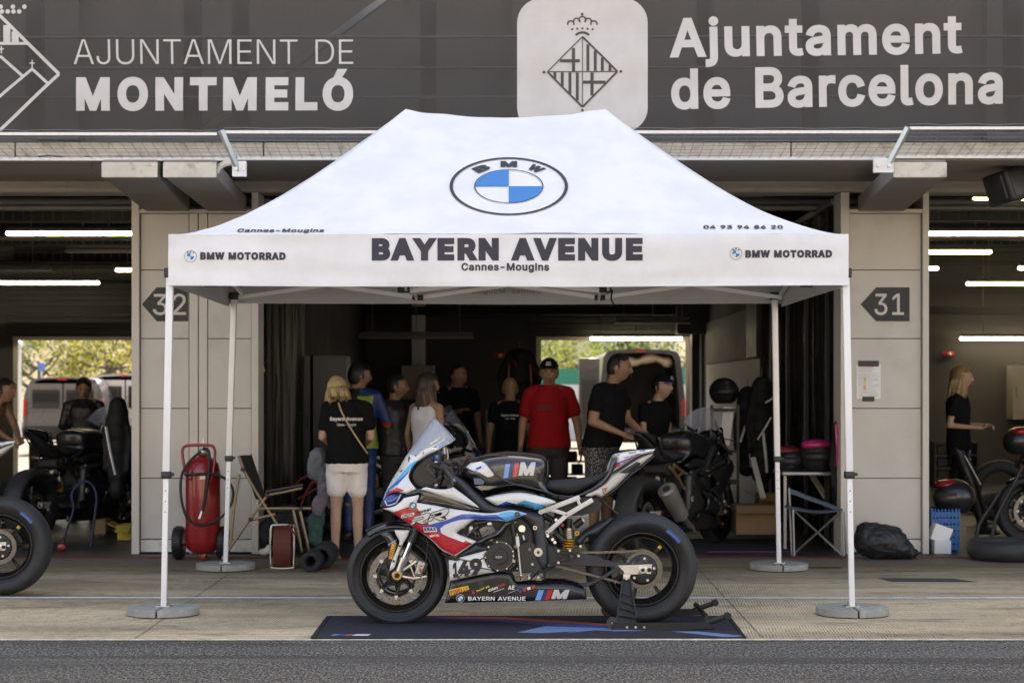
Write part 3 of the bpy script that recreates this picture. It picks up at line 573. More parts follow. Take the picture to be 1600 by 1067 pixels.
# ---- pit building
FY = 15.75; BY = 28.0
bld = thing('pit_building', 'long grey pit building with numbered garages open behind the white tent', 'building', (0, FY, 0))
def pillar(x0, x1, cols, name='pillar'):
    g = MB(GREY_PAINT)
    g.b2(x0+.06, x1-.06, FY+.03, BY-.3, .12, 2.895, DARKW)
    zs = [.13]+[Z_(py, FY) for py in (747, 638, 529, 422)]+[2.89]
    for (a, b_) in cols:
        for i in range(len(zs)-1): g.b2(a+.006, b_-.006, FY, FY+.028, zs[i]+.003, zs[i+1]-.003)
        g.b2(a+.004, b_-.004, FY+.01, FY+.028, .02, .125, PLINTH)
    for (a, b_) in [(cols[i][1], cols[i+1][0]) for i in range(len(cols)-1)]:
        mid = (a+b_)/2
        g.b2(a, mid-.004, FY-.006, FY+.029, .01, 2.89, JAMB); g.b2(mid+.004, b_, FY-.006, FY+.029, .01, 2.89, JAMB)
    g.b2(x0+.01, x1-.01, FY-.03, FY+.04, 2.892, 2.925, JAMB)
    o = g.build(name, GREY_PAINT, bld, bevel=.003)
    for a, b_ in ((x0, cols[0][0]), (cols[-1][1], x1)):
        MB(JAMB).b2(a+.001, b_-.001, FY-.045, FY+.3, .008, 3.065).build('door_jamb', JAMB, bld, bevel=.004)
    return o
xa, xb = X_(207, FY), X_(405, FY)
pillar(xa, xb, [(X_(219, FY), X_(296, FY)), (X_(324, FY), X_(394, FY))])
xc, xd = X_(1312, FY), X_(1450, FY)
pillar(xc, xd, [(X_(1326, FY), X_(1440, FY))])
bayw = xc-xb
# neighbouring pillars outside the frame
pillar(xa-bayw-.75, xa-bayw, [(xa-bayw-.69, xa-bayw-.06)]); pillar(xd+bayw, xd+bayw+.75, [(xd+bayw+.06, xd+bayw+.69)])
FASC = mat('fascia_shaded', (.36, .32, .28), .6, var=.06, dirt=(.28, .25, .22), dscale=2)  # darker than the panels: the ledge's shade is in this colour
g = MB(FASC)      # wall over the doors
g.b2(-30, 30, FY+.02, FY+.3, 3.07, 3.33)
g.b2(-30, 30, FY-.012, FY+.018, 3.075, 3.11, FASC)
g.b2(-30, xa-bayw-.76, FY, FY+.3, .01, 3.06); g.b2(xd+bayw+.76, 30, FY, FY+.3, .01, 3.06)
g.build('wall', FASC, bld)
g = MB(EDGEC); x = -30; random.seed(5)
while x < 30:
    w = 1.9+random.random()*.2; g.b2(x, x+w-.012, 14.2, 14.34, 3.166+random.random()*.008, 3.285, EDGEC); x += w
g.b2(-30, 30, 14.342, FY+.019, 3.163, 3.30, FASC)
g.build('ledge', EDGEC, bld, bevel=.008)
g = MB(RAWC)      # upper storey, terrace wall and roof: they shade the pit lane
g.b2(-30, 30, FY+.0, FY+.25, 3.5, 12.6)
g.b2(-30, 30, FY+.25, BY+.3, 12.3, 12.6); g.b2(-30, 30, BY, BY+.25, 3.7, 12.3); g.b2(-30.2, -30, FY, BY+.3, .01, 12.6); g.b2(30, 30.2, FY, BY+.3, .01, 12.6)
for i in range(13):
    xx = -24+i*4
    g.b2(xx, xx+.35, FY-.12, FY-.002, 3.5, 12.2)
g.build('upper_storey', RAWC, bld)
# cantilevers that carry the net and the banner
def cant(p0, p1, q0, q1):
    g = MB(RAWC); Yf = 13.2; zb = 2.905; zt = 3.03
    xs = (X_(p0, Yf), X_(p1, Yf)); xt = (X_(q0, FY), X_(q1, FY)); V = []
    for (a, Y) in ((xs, Yf), (xt, FY-.05)):
        for xx in a:
            for z in (zb, zt): V.append((xx, Y, z))
    g.add(V, [(0, 2, 3, 1), (0, 4, 6, 2), (4, 5, 7, 6), (0, 1, 5, 4), (2, 6, 7, 3), (1, 3, 7, 5)])
    g.b2(xs[0]-.004, xs[1]+.004, Yf-.02, Yf-.0025, zb-.004, zt-.02, EDGEC)
    g.build('cantilever_beam', RAWC, bld, bevel=.018)
cant(160, 246, 229, 298); cant(256, 338, 326, 386); cant(1396, 1478, 1339, 1411)
g = MB(DARKW); g.b2(X_(247, 13.3), X_(255, 13.3), 13.4, FY-.06, 2.93, 3.02); g.build('beam_filler', DARKW, bld)
# garage interior: ceiling, side partitions, back wall with doors, shutters
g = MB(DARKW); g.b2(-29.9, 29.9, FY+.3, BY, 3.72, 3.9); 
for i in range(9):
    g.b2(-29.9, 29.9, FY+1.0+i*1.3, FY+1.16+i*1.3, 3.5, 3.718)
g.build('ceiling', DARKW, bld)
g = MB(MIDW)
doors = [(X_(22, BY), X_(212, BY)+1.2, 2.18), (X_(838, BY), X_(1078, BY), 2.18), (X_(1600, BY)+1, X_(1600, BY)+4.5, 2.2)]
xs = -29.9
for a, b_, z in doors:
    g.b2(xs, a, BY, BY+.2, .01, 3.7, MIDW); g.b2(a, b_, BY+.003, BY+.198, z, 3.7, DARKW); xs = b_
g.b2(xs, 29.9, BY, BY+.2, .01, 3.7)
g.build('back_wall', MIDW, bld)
for a, b_, z in doors:
    g = MB(JAMB)
    g.b2(a, a+.07, BY-.05, BY-.002, .01, z); g.b2(b_-.07, b_, BY-.05, BY-.002, .01, z); g.b2(a+.001, b_-.001, BY-.06, BY-.001, z-.035, z+.02)
    g.build('door_frame', JAMB, bld)
    g = MB(ROLLER)
    for i in range(9): g.b2(a-.1, b_+.1, BY-.12-.01*(i % 2), BY-.062, z+.05+i*.085, z+.05+i*.085+.078)
    g.cyl((a-.15, BY-.3, z+1.0), (b_+.15, BY-.3, z+1.0), .16, n=20); g.build('roller_shutter', ROLLER, bld)
for x0, x1, m_ in ((xb-.02, xb-.01, 0), (xa+.01, xa+.02, 0), (xd-.02, xd-.01, 0)):
    MB(DARKW).b2(x0-.05, x1+.05, FY+.31, BY-.31, .01, 3.7).build('side_wall', DARKW, bld)
# ================================================================ BANNER, NET, TENT
scene.view_settings.use_white_balance = True
scene.view_settings.white_balance_temperature = 8200; scene.view_settings.white_balance_tint = 12
def fabric(name, col, alpha=1., transl=0., rough=.75, weave=900):
    m, n, l, b = node_mat(name); tc = n.new('ShaderNodeTexCoord').outputs['Object']
    t = noise_n(n, l, tc, 3, 5); mr = ramp(n, l, t, .3, .7, .94, 1.04)
    mx = n.new('ShaderNodeVectorMath'); mx.operation = 'SCALE'; mx.inputs[0].default_value = col; l.new(mr, mx.inputs['Scale'])
    l.new(mx.outputs[0], b.inputs['Base Color']); b.inputs['Roughness'].default_value = rough; b.inputs['Sheen Weight'].default_value = .1
    f = noise_n(n, l, tc, 260, 2, .5); bp = n.new('ShaderNodeBump'); bp.inputs['Strength'].default_value = .12; bp.inputs['Distance'].default_value = .002
    l.new(f, bp.inputs['Height']); l.new(bp.outputs[0], b.inputs['Normal'])
    out = n['Material Output']; sh = b.outputs[0]
    if transl:
        tr = n.new('ShaderNodeBsdfTranslucent'); l.new(mx.outputs[0], tr.inputs['Color'])
        ms = n.new('ShaderNodeMixShader'); ms.inputs[0].default_value = transl; l.new(sh, ms.inputs[1]); l.new(tr.outputs[0], ms.inputs[2]); sh = ms.outputs[0]
    if alpha < 1:
        tr = n.new('ShaderNodeBsdfTransparent'); ms = n.new('ShaderNodeMixShader'); ms.inputs[0].default_value = alpha
        l.new(tr.outputs[0], ms.inputs[1]); l.new(sh, ms.inputs[2]); sh = ms.outputs[0]
    l.new(sh, out.inputs['Surface']); return m
BAN = fabric('banner_mesh', (.047, .039, .034), alpha=.82)
BANW = fabric('banner_print', (.66, .625, .60), alpha=.93)
BAND = mat('banner_dark', (.085, .075, .07), .8)
YB_ = 14.0
def ban(x, z): return (x, YB_+.012*noise.noise((x*.9, z*1.5, 2))+.006*sin(z*14+x*.6), z)
def banp(off):
    def f(px, py): x, y, z = X_(px, YB_), 0, Z_(py, YB_); x, y, z = ban(x, z); return (x, y-off, z)
    return f
g = MB(BAN); nx, nz = 160, 26; x0, x1 = -7.5, 7.5; z0, z1 = Z_(206, YB_), Z_(-12, YB_)
V = [ban(x0+(x1-x0)*i/nx, z0+(z1-z0)*j/nz) for j in range(nz+1) for i in range(nx+1)]
g.add(V, [(j*(nx+1)+i, j*(nx+1)+i+1, (j+1)*(nx+1)+i+1, (j+1)*(nx+1)+i) for j in range(nz) for i in range(nx)], BAN, True)
def fpx(txt, a, b_, t, u, bold=0, shear=0, space=1): return fit(letters(txt, bold, shear, space), a, b_, u, t)
def fb(VF, m=BANW, off=.004): put(g, cut_grid(VF, 9), banp(off), m)
fb(fpx('AJUNTAMENT DE', 115, 552, 62.5, 101, -.008))
fb(fpx('MONTMELÓ', 119, 552, 108, 174, .045, space=1.08))
fb(rot2(fpx('Ajuntament', 1046, 1504, 24, 103, .026), radians(-.9), (1275, 80)))
fb(rot2(fpx('de Barcelona', 1049, 1567, 104, 168, .026), radians(-1.0), (1300, 160)))
rr = 38; P = []
for cx, cy, a in ((808+rr, -2+rr, 180), (1012-rr, -2+rr, 270), (1012-rr, 207-rr, 0), (808+rr, 207-rr, 90)):
    for i in range(9): t = radians(a+i*90/8); P.append((cx+rr*cos(t), cy+rr*sin(t)))
fb(poly2(P))
dk = lambda VF: fb(VF, BAND, .009)
def line2(a, b_, w): 
    d = Vector((b_[0]-a[0], b_[1]-a[1])).normalized(); n_ = Vector((-d.y, d.x))*w/2
    return poly2([(a[0]-n_.x, a[1]-n_.y), (b_[0]-n_.x, b_[1]-n_.y), (b_[0]+n_.x, b_[1]+n_.y), (a[0]+n_.x, a[1]+n_.y)])
L_, R_, T_, B_ = (855.5, 113), (964.5, 112.5), (910, 58), (910, 168)
dk(line2(L_, T_, 1.8)); dk(line2(L_, B_, 3)); dk(line2(R_, T_, 3)); dk(line2(R_, B_, 3)); dk(line2(T_, B_, 1.3)); dk(line2(L_, R_, 1.6))
dk(line2((875, 96), (906, 96), 5)); dk(line2((896, 76), (896, 112), 5))
for x, a in ((918.5, 70), (930, 80), (941, 91), (953, 102)): dk(line2((x, a), (x, 111.5), 4.6))
for x, a in ((867, 124), (878.5, 136), (890.5, 147), (902, 158)): dk(line2((x, 114), (x, a), 4.6))
dk(line2((911, 129), (946, 129), 5)); dk(line2((925, 114), (925, 150), 5))
for c_ in ((850, 113.5), (970, 112.5), (909.7, 23), (910, 173)): dk(ring2(c_[0], c_[1], 0, 2.2, n=12))
dk(ring2(910, 66, 13, 16.5, 225, 315, 14))
for cx, cy, r_ in ((892, 38, 6), (901, 34, 6), (910, 32, 6.5), (919, 34, 6), (928, 38, 6)): dk(ring2(cx, cy, r_-2.2, r_, 160, 380, 14))
for cx in (894, 902, 910, 918, 926): dk(ring2(cx, 45-abs(910-cx)*-.08, 0, 1.8, n=10))
# town arms at the left edge
for a, b_, w in (((-3, 22), (92, 116), 5), ((92, 116), (0, 204), 5), ((-3, 22), (-95, 116), 5), ((-95, 116), (0, 204), 5), ((-40, 68.5), (46, 68.5), 4.5), ((11, 40), (11, 68), 11), ((24, 50), (24, 68), 11),
                 ((-4, 155), (50, 108), 4.5), ((50, 108), (75, 131), 4.5), ((0, 88), (35, 119), 4.5), ((50, 94), (50, 108), 2), ((46, 99), (54, 99), 2), ((2, 73), (2, 84), 2), ((-1, 77), (6, 77), 2)): fb(line2(a, b_, w))
for i in range(-3, 5): fb(ring2(3+i*9-9, 18.5, 0, 3.6, n=14))
for cx, cy in ((1, 11), (20, 11), (38, 11)): fb(ring2(cx, cy, 0, 3.6, n=14))
bn = g.build('banner', BAN, None)
tag(bn, 'wide dark grey mesh banner with white town hall lettering and crests above the garages', 'banner')
# frame that carries the banner
fr = thing('scaffold', 'steel scaffold of posts and rails standing behind the dark mesh banner', 'frame', (0, 14.3, 3.4))
g = MB(GALV)
for py in (60, 108, 154): g.cyl((-7.5, 14.12, Z_(py, 14.12)), (7.5, 14.12, Z_(py-3, 14.12)), .012, n=8)
g.build('rail', GALV, fr)
for px in (-40, 57, 303, 378, 670, 1100, 1265, 1580):
    MB(RAWC).b2(X_(px, 14.3)-.06, X_(px, 14.3)+.06, 14.2, 14.32, 3.38, 4.6).build('post', RAWC, fr)
g = MB(GALV); g.bar((-2.4, 14.45, 3.4), (-.9, 14.45, 4.5), .08, .05); g.build('brace', GALV, fr)

# mesh trays under the banner
WIRE = mat('wire', (.30, .31, .32), .45, .7); RAILG = mat('rail_galvanised', (.36, .37, .38), .45, .6, var=.15, vscale=20)
def tray(pa, pb, y_out, y_in, label, sag=0.):
    Yo, Yi = 13.08, 13.72; zo, zi = Z_(y_out, Yo), Z_(y_in, Yi); xa_, xb_ = X_(pa, Yo), X_(pb, Yo)
    t = thing('safety_net_tray', label, 'mesh tray', ((xa_+xb_)/2, 13.4, zi), 0, 'mesh trays along the banner')
    MB(GALV).b2(xa_, xb_, Yo-.02, Yo+.02, zo-.012, zo+.012).build('outer_rail', RAILG, t, bevel=.003)
    MB(GALV).b2(xa_, xb_, Yi-.015, Yi+.015, zi-.014, zi+.014).build('inner_rail', GALV, t, bevel=.003)
    g = MB(WIRE); x = xa_+.03
    while x < xb_:
        mid = Vector((x, (Yo+Yi)/2, (zo+zi)/2-sag*(1-abs(2*(x-xa_)/(xb_-xa_)-1))))
        g.tube([(x, Yo, zo+.01), mid, (x, Yi, zi)], 0.0017, n=4); x += .075
    for k in range(1, 7):
        f = k/7; g.tube([(xa_+(xb_-xa_)*i/12, Yo+(Yi-Yo)*f, zo+(zi-zo)*f-sag*(1-abs(i/6-1))*(1-abs(2*f-1))) for i in range(13)], 0.0017, n=4)
    g.tube([(xa_+(xb_-xa_)*i/30, Yo-.01, zo+.028+.004*sin(i*2.1)) for i in range(31)], 0.0017, n=4)
    g.build('mesh', WIRE, t)
tray(-560, 340, 210, 249, 'left length of galvanised wire mesh tray, left of the tent peak')
tray(350, 1412, 207, 248, 'longest galvanised wire mesh tray, running behind the tent roof', .03)
tray(1420, 2200, 201, 245.5, 'right length of galvanised wire mesh tray, right of the tent')
for a, b_, q, lab in (((345, 204), (373, 268), (363, 385, 252, 276), 'grey steel strut bolted to the left pair of concrete beams'), ((1419, 199), (1386, 262), (1365, 1396, 247, 270), 'grey steel strut bolted to the right concrete beam')):
    t = thing('strut_bracket', lab, 'bracket', W(b_[0], b_[1], 13.15), 0, 'struts holding the mesh trays')
    MB(GALV).bar(W(a[0], a[1], 13.04), W(b_[0], b_[1], 13.15), .035, .035).build('strut', GALV, t, bevel=.003)
    MB(WHITE).b2(X_(q[0], 13.14), X_(q[1], 13.14), 13.13, 13.17, Z_(q[3], 13.14), Z_(q[2], 13.14)).build('plate', WHITE, t, bevel=.003)
    g = MB(GALV)
    for k in (.25, .8): g.cyl((X_(q[0]+(q[1]-q[0])*k, 13.12), 13.11, Z_((q[2]+q[3])/2, 13.12)), (X_(q[0]+(q[1]-q[0])*k, 13.12), 13.13, Z_((q[2]+q[3])/2, 13.12)), .014, n=6)
    g.build('bolts', GALV, t)

# ---- tent
TENT = fabric('tent_fabric', (.86, .852, .862), transl=.05, rough=.7)
INK = mat('tent_ink', (.035, .035, .05), .6, var=.03)
INKB = mat('tent_blue', (.025, .22, .56), .6, var=.03)
TW = mat('tent_pole', (.84, .83, .82), .35, .0, var=.03, coat=.2)
BLKP = mat('black_plastic', (.02, .02, .022), .45, var=.1)
Yf, Yk, Ym = 11.5, 14.4, 12.95
ex0, ex1 = X_(263, Yf), X_(1325.5, Yf); zE = Z_(366, Yf); rx0, rx1 = X_(634, Ym), X_(946, Ym); zR = Z_(171, Ym)
tent = thing('canopy_tent', 'white pop-up canopy tent with printed roof and skirt standing over the motorcycle', 'canopy tent', (0, Ym, 0))
PW = 1.5
def exs(y):
    f = (y-Yf)/(Yk-Yf); return ex0+(X_(357, Yk)-ex0)*f, ex1+(X_(1222, Yk)-ex1)*f
def zroof(u, t, ridge_sag=0.):
    p = 1.14+(PW-1.14)*abs(u)**2.2
    zz = zE+(zR-ridge_sag-zE)*t**p
    return zz
def wr(x, y, t): return .010*noise.noise((x*1.6, y*1.6, 1.3))*(1-t)+.0035*noise.noise((x*7+t*9, y*3, 5))
def front_pt(u, t, off=0., back=False):
    Ye = Yk if back else Yf; e0, e1 = exs(Ye)
    x = (e0+(e1-e0)*(u+1)/2)*(1-t)+(rx0+(rx1-rx0)*(u+1)/2)*t
    y = Ye+(Ym-Ye)*t; sag = .058*(1-u*u)**1.0
    z = zroof(u, t, sag)+wr(x, y, t)
    # folds drawn from the ridge ends
    z += .011*sin(26*u*(1.5-t)+3*t)*max(0, t-.25)*abs(u)**1.5*(1-abs(u)**8)+.006*noise.noise((x*2.5+y*2, y*5-x, 7))*(1-abs(u)**8)*t*(1-t)*4
    return Vector((x, y-(off if not back else -off), z+off*.7))
def side_pt(v, t, left=True, off=0.):
    ye = Yf+(Yk-Yf)*(v+1)/2; xe = exs(ye)[0 if left else 1]; xr = rx0 if left else rx1
    x = xe+(xr-xe)*t; y = ye+(Ym-ye)*t
    return Vector((x, y, zroof(v, t)+wr(x, y, t)))
def grid(g, f, nu, nv, m, smooth=True):
    V = [f(-1+2*i/nu, j/nv) for j in range(nv+1) for i in range(nu+1)]
    g.add(V, [(j*(nu+1)+i, j*(nu+1)+i+1, (j+1)*(nu+1)+i+1, (j+1)*(nu+1)+i) for j in range(nv) for i in range(nu)], m, smooth)
g = MB(TENT)
grid(g, lambda u, t: front_pt(u, t), 90, 40, TENT); grid(g, lambda u, t: front_pt(u, t, back=True), 60, 30, TENT)
grid(g, lambda v, t: side_pt(v, t, True), 50, 30, TENT); grid(g, lambda v, t: side_pt(v, t, False), 50, 30, TENT)
# skirt
zV = Z_(446, Yf)
def skirt_f(u, t, Ye=Yf, s=-1, zb=zV):
    e0, e1 = exs(Ye); x = e0+(e1-e0)*(u+1)/2; z = zE+(zb-zE)*t
    y = Ye+s*(.006*sin(pi*t)+.015*noise.noise((x*.55, z*7, Ye))+.007*noise.noise((x*2.2, z*11, Ye+5))+.004*sin(z*38+x*.9)*t)
    z += .006*sin(pi*(u+1)/2)*t*-1+.004*noise.noise((x*1.3, 0, Ye))*t
    return Vector((x, y, z))
def skirt_s(v, t, left=True):
    s = -1 if left else 1
    y = Yf+(Yk-Yf)*(v+1)/2; z = zE+(zV-zE)*t
    return Vector((exs(y)[0 if left else 1]+s*(.02*sin(pi*t)*(1-v*v)+.012*(1-v*v)*noise.noise((y, z*6, 3))), y, z))
grid(g, lambda u, t: skirt_f(u, t), 110, 14, TENT); grid(g, lambda u, t: skirt_f(u, t, Yk, 1, Z_(474, Yk)), 60, 8, TENT)
grid(g, lambda v, t: skirt_s(v, t, True), 40, 8, TENT); grid(g, lambda v, t: skirt_s(v, t, False), 40, 8, TENT)
INNER = fabric('tent_inside_shade', (.50, .49, .50))  # grey layer that paints shade onto the inner side of the skirts
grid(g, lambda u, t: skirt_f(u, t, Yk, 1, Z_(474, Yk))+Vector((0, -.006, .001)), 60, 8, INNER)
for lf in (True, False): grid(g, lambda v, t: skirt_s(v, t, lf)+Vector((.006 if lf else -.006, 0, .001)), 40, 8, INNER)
# the hem, a second layer of cloth
grid(g, lambda u, t: skirt_f(u, .855+.145*t)+Vector((0, -.0022, -.0004)), 110, 3, TENT)
# lettering on roof and skirt
def on_roof(px, py, off=.005):
    lo, hi = 0., 1.
    for _ in range(26):
        t = (lo+hi)/2; a = front_pt(-1, t).x; b_ = front_pt(1, t).x; y = Yf+(Ym-Yf)*t
        u = 2*(X_(px, y)-a)/(b_-a)-1; u = max(-1, min(1, u)); p = front_pt(u, t)
        if 610-(p.z-H)*F/p.y > py: lo = t
        else: hi = t
    return front_pt(u, t, off)
def on_skirt(px, py, off=.0035):
    x = X_(px, Yf); u = 2*(x-ex0)/(ex1-ex0)-1; t = (zE-Z_(py, Yf))/(zE-zV); p = skirt_f(u, t); return Vector((p.x, p.y-off, p.z))
def logo(cx, cy, rx, ky, fn, s=1., steps=6):
    pr = lambda VF, m, o=0: put(g, cut_grid(VF, steps), fn, m)
    pr(ring2(cx, cy, rx*.945, rx, n=64, ky=ky), INK); r = rx*.585
    pr(ring2(cx, cy, r*.965, r, n=48, ky=ky), INK)
    for a, mm in ((180, 1), (0, 1)):      # picture y runs down: 180..270 is upper left
        V, Fa = ring2(cx, cy, 0, r*.985, a, a+90, 16, ky); pr((V, [f for f in Fa]), INKB)
    for ch, ang in (('B', -37), ('M', 0), ('W', 37)):
        VF = fit(letters(ch, .055), -rx*.14, rx*.14, rx*.105, -rx*.105)
        VF = rot2(([(x, y-rx*.765) for x, y in VF[0]], VF[1]), radians(ang)); VF = ([(cx+x, cy+y*ky) for x, y in VF[0]], VF[1]); pr(VF, INK)
logo(795, 292, 92.5, .488, on_roof)
sk = lambda VF, m=INK: put(g, cut_grid(VF, 8), on_skirt, m)
sk(fpx('BAYERN AVENUE', 581, 1004, 372, 407, .058)); sk(fpx('Cannes-Mougins', 721, 858, 410, 425, .03))
sk(fpx('BMW MOTORRAD', 313, 446.5, 394, 406, .06)); sk(fpx('BMW MOTORRAD', 1164, 1299.5, 391, 403, .06))
logo(298, 400.5, 9.5, 1, on_skirt, steps=8); logo(1149.5, 396.5, 9.5, 1, on_skirt, steps=8)
put(g, cut_grid(fpx('Cannes-Mougins', 371, 507, 358.2, 365, .03, .2), 6), on_roof, INK)
put(g, cut_grid(fpx('04 93 94 86 20', 1099, 1223, 352.8, 358.5, .03), 6), on_roof, INK)
# print of the rear skirt showing through from outside
V, Fa = fpx('Cannes-Mougins', 737, 846, 450.5, 461, .03); V = [(737+846-x, y) for x, y in V]
SHOW = mat('show_through', (.30, .30, .31), .8)
put(g, (V, Fa), lambda px, py: Vector((X_(px, Yk), Yk-.022, Z_(py, Yk))), SHOW)
V, Fa = fpx('BAYERN AVENUE', 632, 958, 428, 447.5, .05); V = [(632+958-x, y) for x, y in V]
put(g, (V, Fa), lambda px, py: Vector((X_(px, Yk), Yk-.022, Z_(py, Yk))), SHOW)
canopy = g.build('canopy', TENT, tent)
# legs
legs = [(W(266, 440, Yf+.05), W(256, 957, Yf), 742), (W(1321, 440, Yf+.05), W(1331, 957, Yf), 742), (W(366, 455, Yk-.05), W(352.5, 889, Yk), 716), (W(1210, 455, Yk-.05), W(1217, 889, Yk), 717)]
HOLE = mat('hole_dark', (.03, .03, .03), .9, var=0)
STEEL = mat('steel', (.55, .55, .55), .3, .9)
for a, b_, py in legs:
    b_ = Vector((b_.x, b_.y, .052)); a = Vector(a); a.z = 2.12
    zc = Z_(py, b_.y); tt = (a.z-zc)/(a.z-b_.z); c_ = a.lerp(b_, tt)
    g = MB(TW); g.bar(a, c_, .044, .044, up=Vector((0, 1, 0)), bev=.005); g.bar(c_, b_, .034, .034, up=Vector((0, 1, 0)), bev=.004)
    for k in range(3): 
        q = c_.lerp(b_, .12+k*.08)+Vector((0, -.0175, 0)); g.cyl(q, q+Vector((0, -.001, 0)), .004, n=8, m=HOLE)
    g.box(b_+Vector((0, 0, .004)), (.09, .09, .008), STEEL, bev=.002)
    lg = g.build('leg', TW, tent)
    q = MB(BLKP); q.box(c_, (.06, .06, .045), bev=.008); q.box(c_+Vector((.035, -.01, .004)), (.03, .02, .018), bev=.004); q.build('clamp', BLKP, lg)
    q = MB(BLKP); q.box(a+Vector((0, 0, .0)), (.07, .07, .06), bev=.01); q.build('slider', BLKP, lg)
# scissor trusses
def truss(P, Q, n, zl=2.11, zh=2.36, joints=True):
    g = MB(TW); P = Vector(P); js = []; Q = Vector(Q); d = (Q-P).normalized(); s = Vector((-d.y, d.x, 0))*.018
    for i in range(n):
        a = P.lerp(Q, i/n); b_ = P.lerp(Q, (i+1)/n)
        A = lambda v, z: Vector((v.x, v.y, z))
        g.bar(A(a, zl)+s, A(b_, zh)+s, .03, .016, up=s.normalized()); g.bar(A(a, zh)-s, A(b_, zl)-s, .03, .016, up=s.normalized())
        c_ = A((a+b_)/2, (zl+zh)/2); js.append((c_, (.03, .05, .03)))
        if i: js += [(A(a, zl), (.085, .06, .04)), (A(a, zh), (.07, .06, .04))]
    o = g.build('truss', TW, tent)
    for a, d_ in js: MB(BLKP).box(a, d_, BLKP, bev=.007).build('joint', BLKP, o)
x0, x1 = -2.13, 2.08
truss((x0, Yf+.06, 0), (x1, Yf+.06, 0), 3, 2.15, 2.33); truss((x0, Yk-.08, 0), (x1, Yk-.08, 0), 3, 2.105, 2.30)
truss((x0+.03, Yf+.05, 0), (x0+.03, Yk-.08, 0), 2, 2.13, 2.33); truss((x1-.03, Yf+.05, 0), (x1-.03, Yk-.08, 0), 2, 2.13, 2.33)
for x in (-.755, .65):
    truss((x, Yf+.06, 0), (x, Yk-.08, 0), 2, 2.09, 2.34)
    MB(TW).bar((x, Ym, 2.10), ((rx0 if x < 0 else rx1), Ym, zR-.03), .03, .03).build('ridge_post', TW, tent)
truss((-.755, Ym, 0), (.65, Ym, 0), 1, 2.08, 2.24)
j = MB(BLKP); j.tube([(.70, Ym-.03, 2.09), (.69, Ym-.04, 2.03), (.705, Ym-.03, 1.99), (.68, Ym-.03, 1.98)], .006, k=3); j.build('pull_strap', BLKP, tent)
# weights at the feet
DISC = mat('cast_concrete', (.30, .295, .265), .75, var=.12, vscale=14, bump=.3, bscale=30, dirt=(.42, .41, .38), dscale=9)
for (cx, Y, r, lab) in ((254.5, Yf, .224, 'round concrete weight on the front left tent foot'), (1331.5, Yf, .224, 'round concrete weight on the front right tent foot'), (352.5, Yk, .228, 'round concrete weight at the rear left tent foot by the fire extinguisher'), (1217, Yk, .226, 'round concrete weight at the rear right tent foot')):
    t = thing('base_weight', lab, 'tent weight', (X_(cx, Y), Y, .007), 0, 'round weights on the tent feet')
    for s in (-1, 1):
        P = [(.006*s, r*.98), (.006*s, .03), (.03*s, .03), (.03*s, -.03), (.006*s, -.03), (.006*s, -r*.98)]
        a0 = -88 if s > 0 else -92; P += [(s*r*cos(radians(-88+176*i/26)), r*sin(radians(-88+176*i/26))) for i in range(27)]
        if cx < 300 and s < 0: P = [p for p in P if not (p[0] < -.1 and -.18 < p[1] < -.10)]
        if s < 0: P = P[::-1]
        h = MB(DISC).prism(P, 0, .046, plane='xy').build('weight_half', DISC, t, world=False, bevel=.009)
# ================================================================ THE RACING MOTORCYCLE
YC = 11.07
PW_ = mat('race_white', (.74, .72, .69), .22, var=.02, coat=.7)
PWC = mat('race_white_matt', (.60, .565, .51), .35, var=.05, vscale=14, coat=.3)
PRED = mat('race_red', (.50, .012, .022), .25, var=.03, coat=.6)
PBLU = mat('race_blue', (.012, .07, .40), .25, var=.03, coat=.6)
PCYA = mat('race_cyan', (.06, .42, .74), .25, var=.03, coat=.6)
PNAV = mat('race_navy', (.015, .02, .09), .3, var=.03, coat=.5)
PBLK = mat('gloss_black', (.008, .008, .010), .16, var=.1, coat=.8)
MBLK = mat('satin_black', (.022, .022, .025), .42, var=.15, vscale=20)
FRM = mat('frame_grey', (.038, .040, .048), .38, .3, var=.12, vscale=12)
CARB = mat('carbon', (.03, .027, .022), .25, var=.5, vscale=260, coat=.9)
TYRE = mat('tyre_rubber', (.026, .0265, .029), .62, var=.22, vscale=9, bump=.12, bscale=120)
TYRS = mat('tyre_side', (.011, .011, .012), .5, var=.15, vscale=14)
RIM = mat('rim_black', (.018, .017, .016), .35, .4, var=.1)
ALU = mat('machined_alu', (.62, .61, .60), .32, .9, var=.1, vscale=25)
CHR = mat('chrome', (.75, .75, .77), .12, 1., var=.05)
DSC = mat('brake_disc', (.22, .215, .21), .35, .85, var=.15, vscale=40)
GOLD = mat('gold_anod', (.62, .36, .08), .3, .8, var=.1)
IVO = mat('bobbin', (.72, .66, .54), .4, .3)
ORG = mat('spring_yellow', (.75, .36, .02), .4, var=.05)
YST = mat('sticker_yellow', (.78, .58, .03), .4, var=.03)
RST = mat('sticker_red', (.55, .02, .03), .4, var=.03)
WST = mat('sticker_white', (.78, .77, .75), .4, var=.03)
SIL = mat('sticker_silver', (.50, .53, .55), .35, .5, var=.04, vscale=10)
BST = mat('tyre_blue_mark', (.03, .10, .35), .5, var=.2, vscale=60)
CHN = mat('chain_steel', (.17, .155, .135), .4, .8, var=.2, vscale=60)
ENG = mat('engine_dark', (.035, .034, .033), .5, .3, var=.25, vscale=18)
ENM = mat('engine_cast', (.22, .20, .17), .45, .6, var=.3, vscale=25)
HLB = mat('headlight_lens', (.02, .05, .26), .08, var=.3, vscale=30, coat=1)
HLW = mat('light_guide', (.62, .66, .78), .25, var=.03)

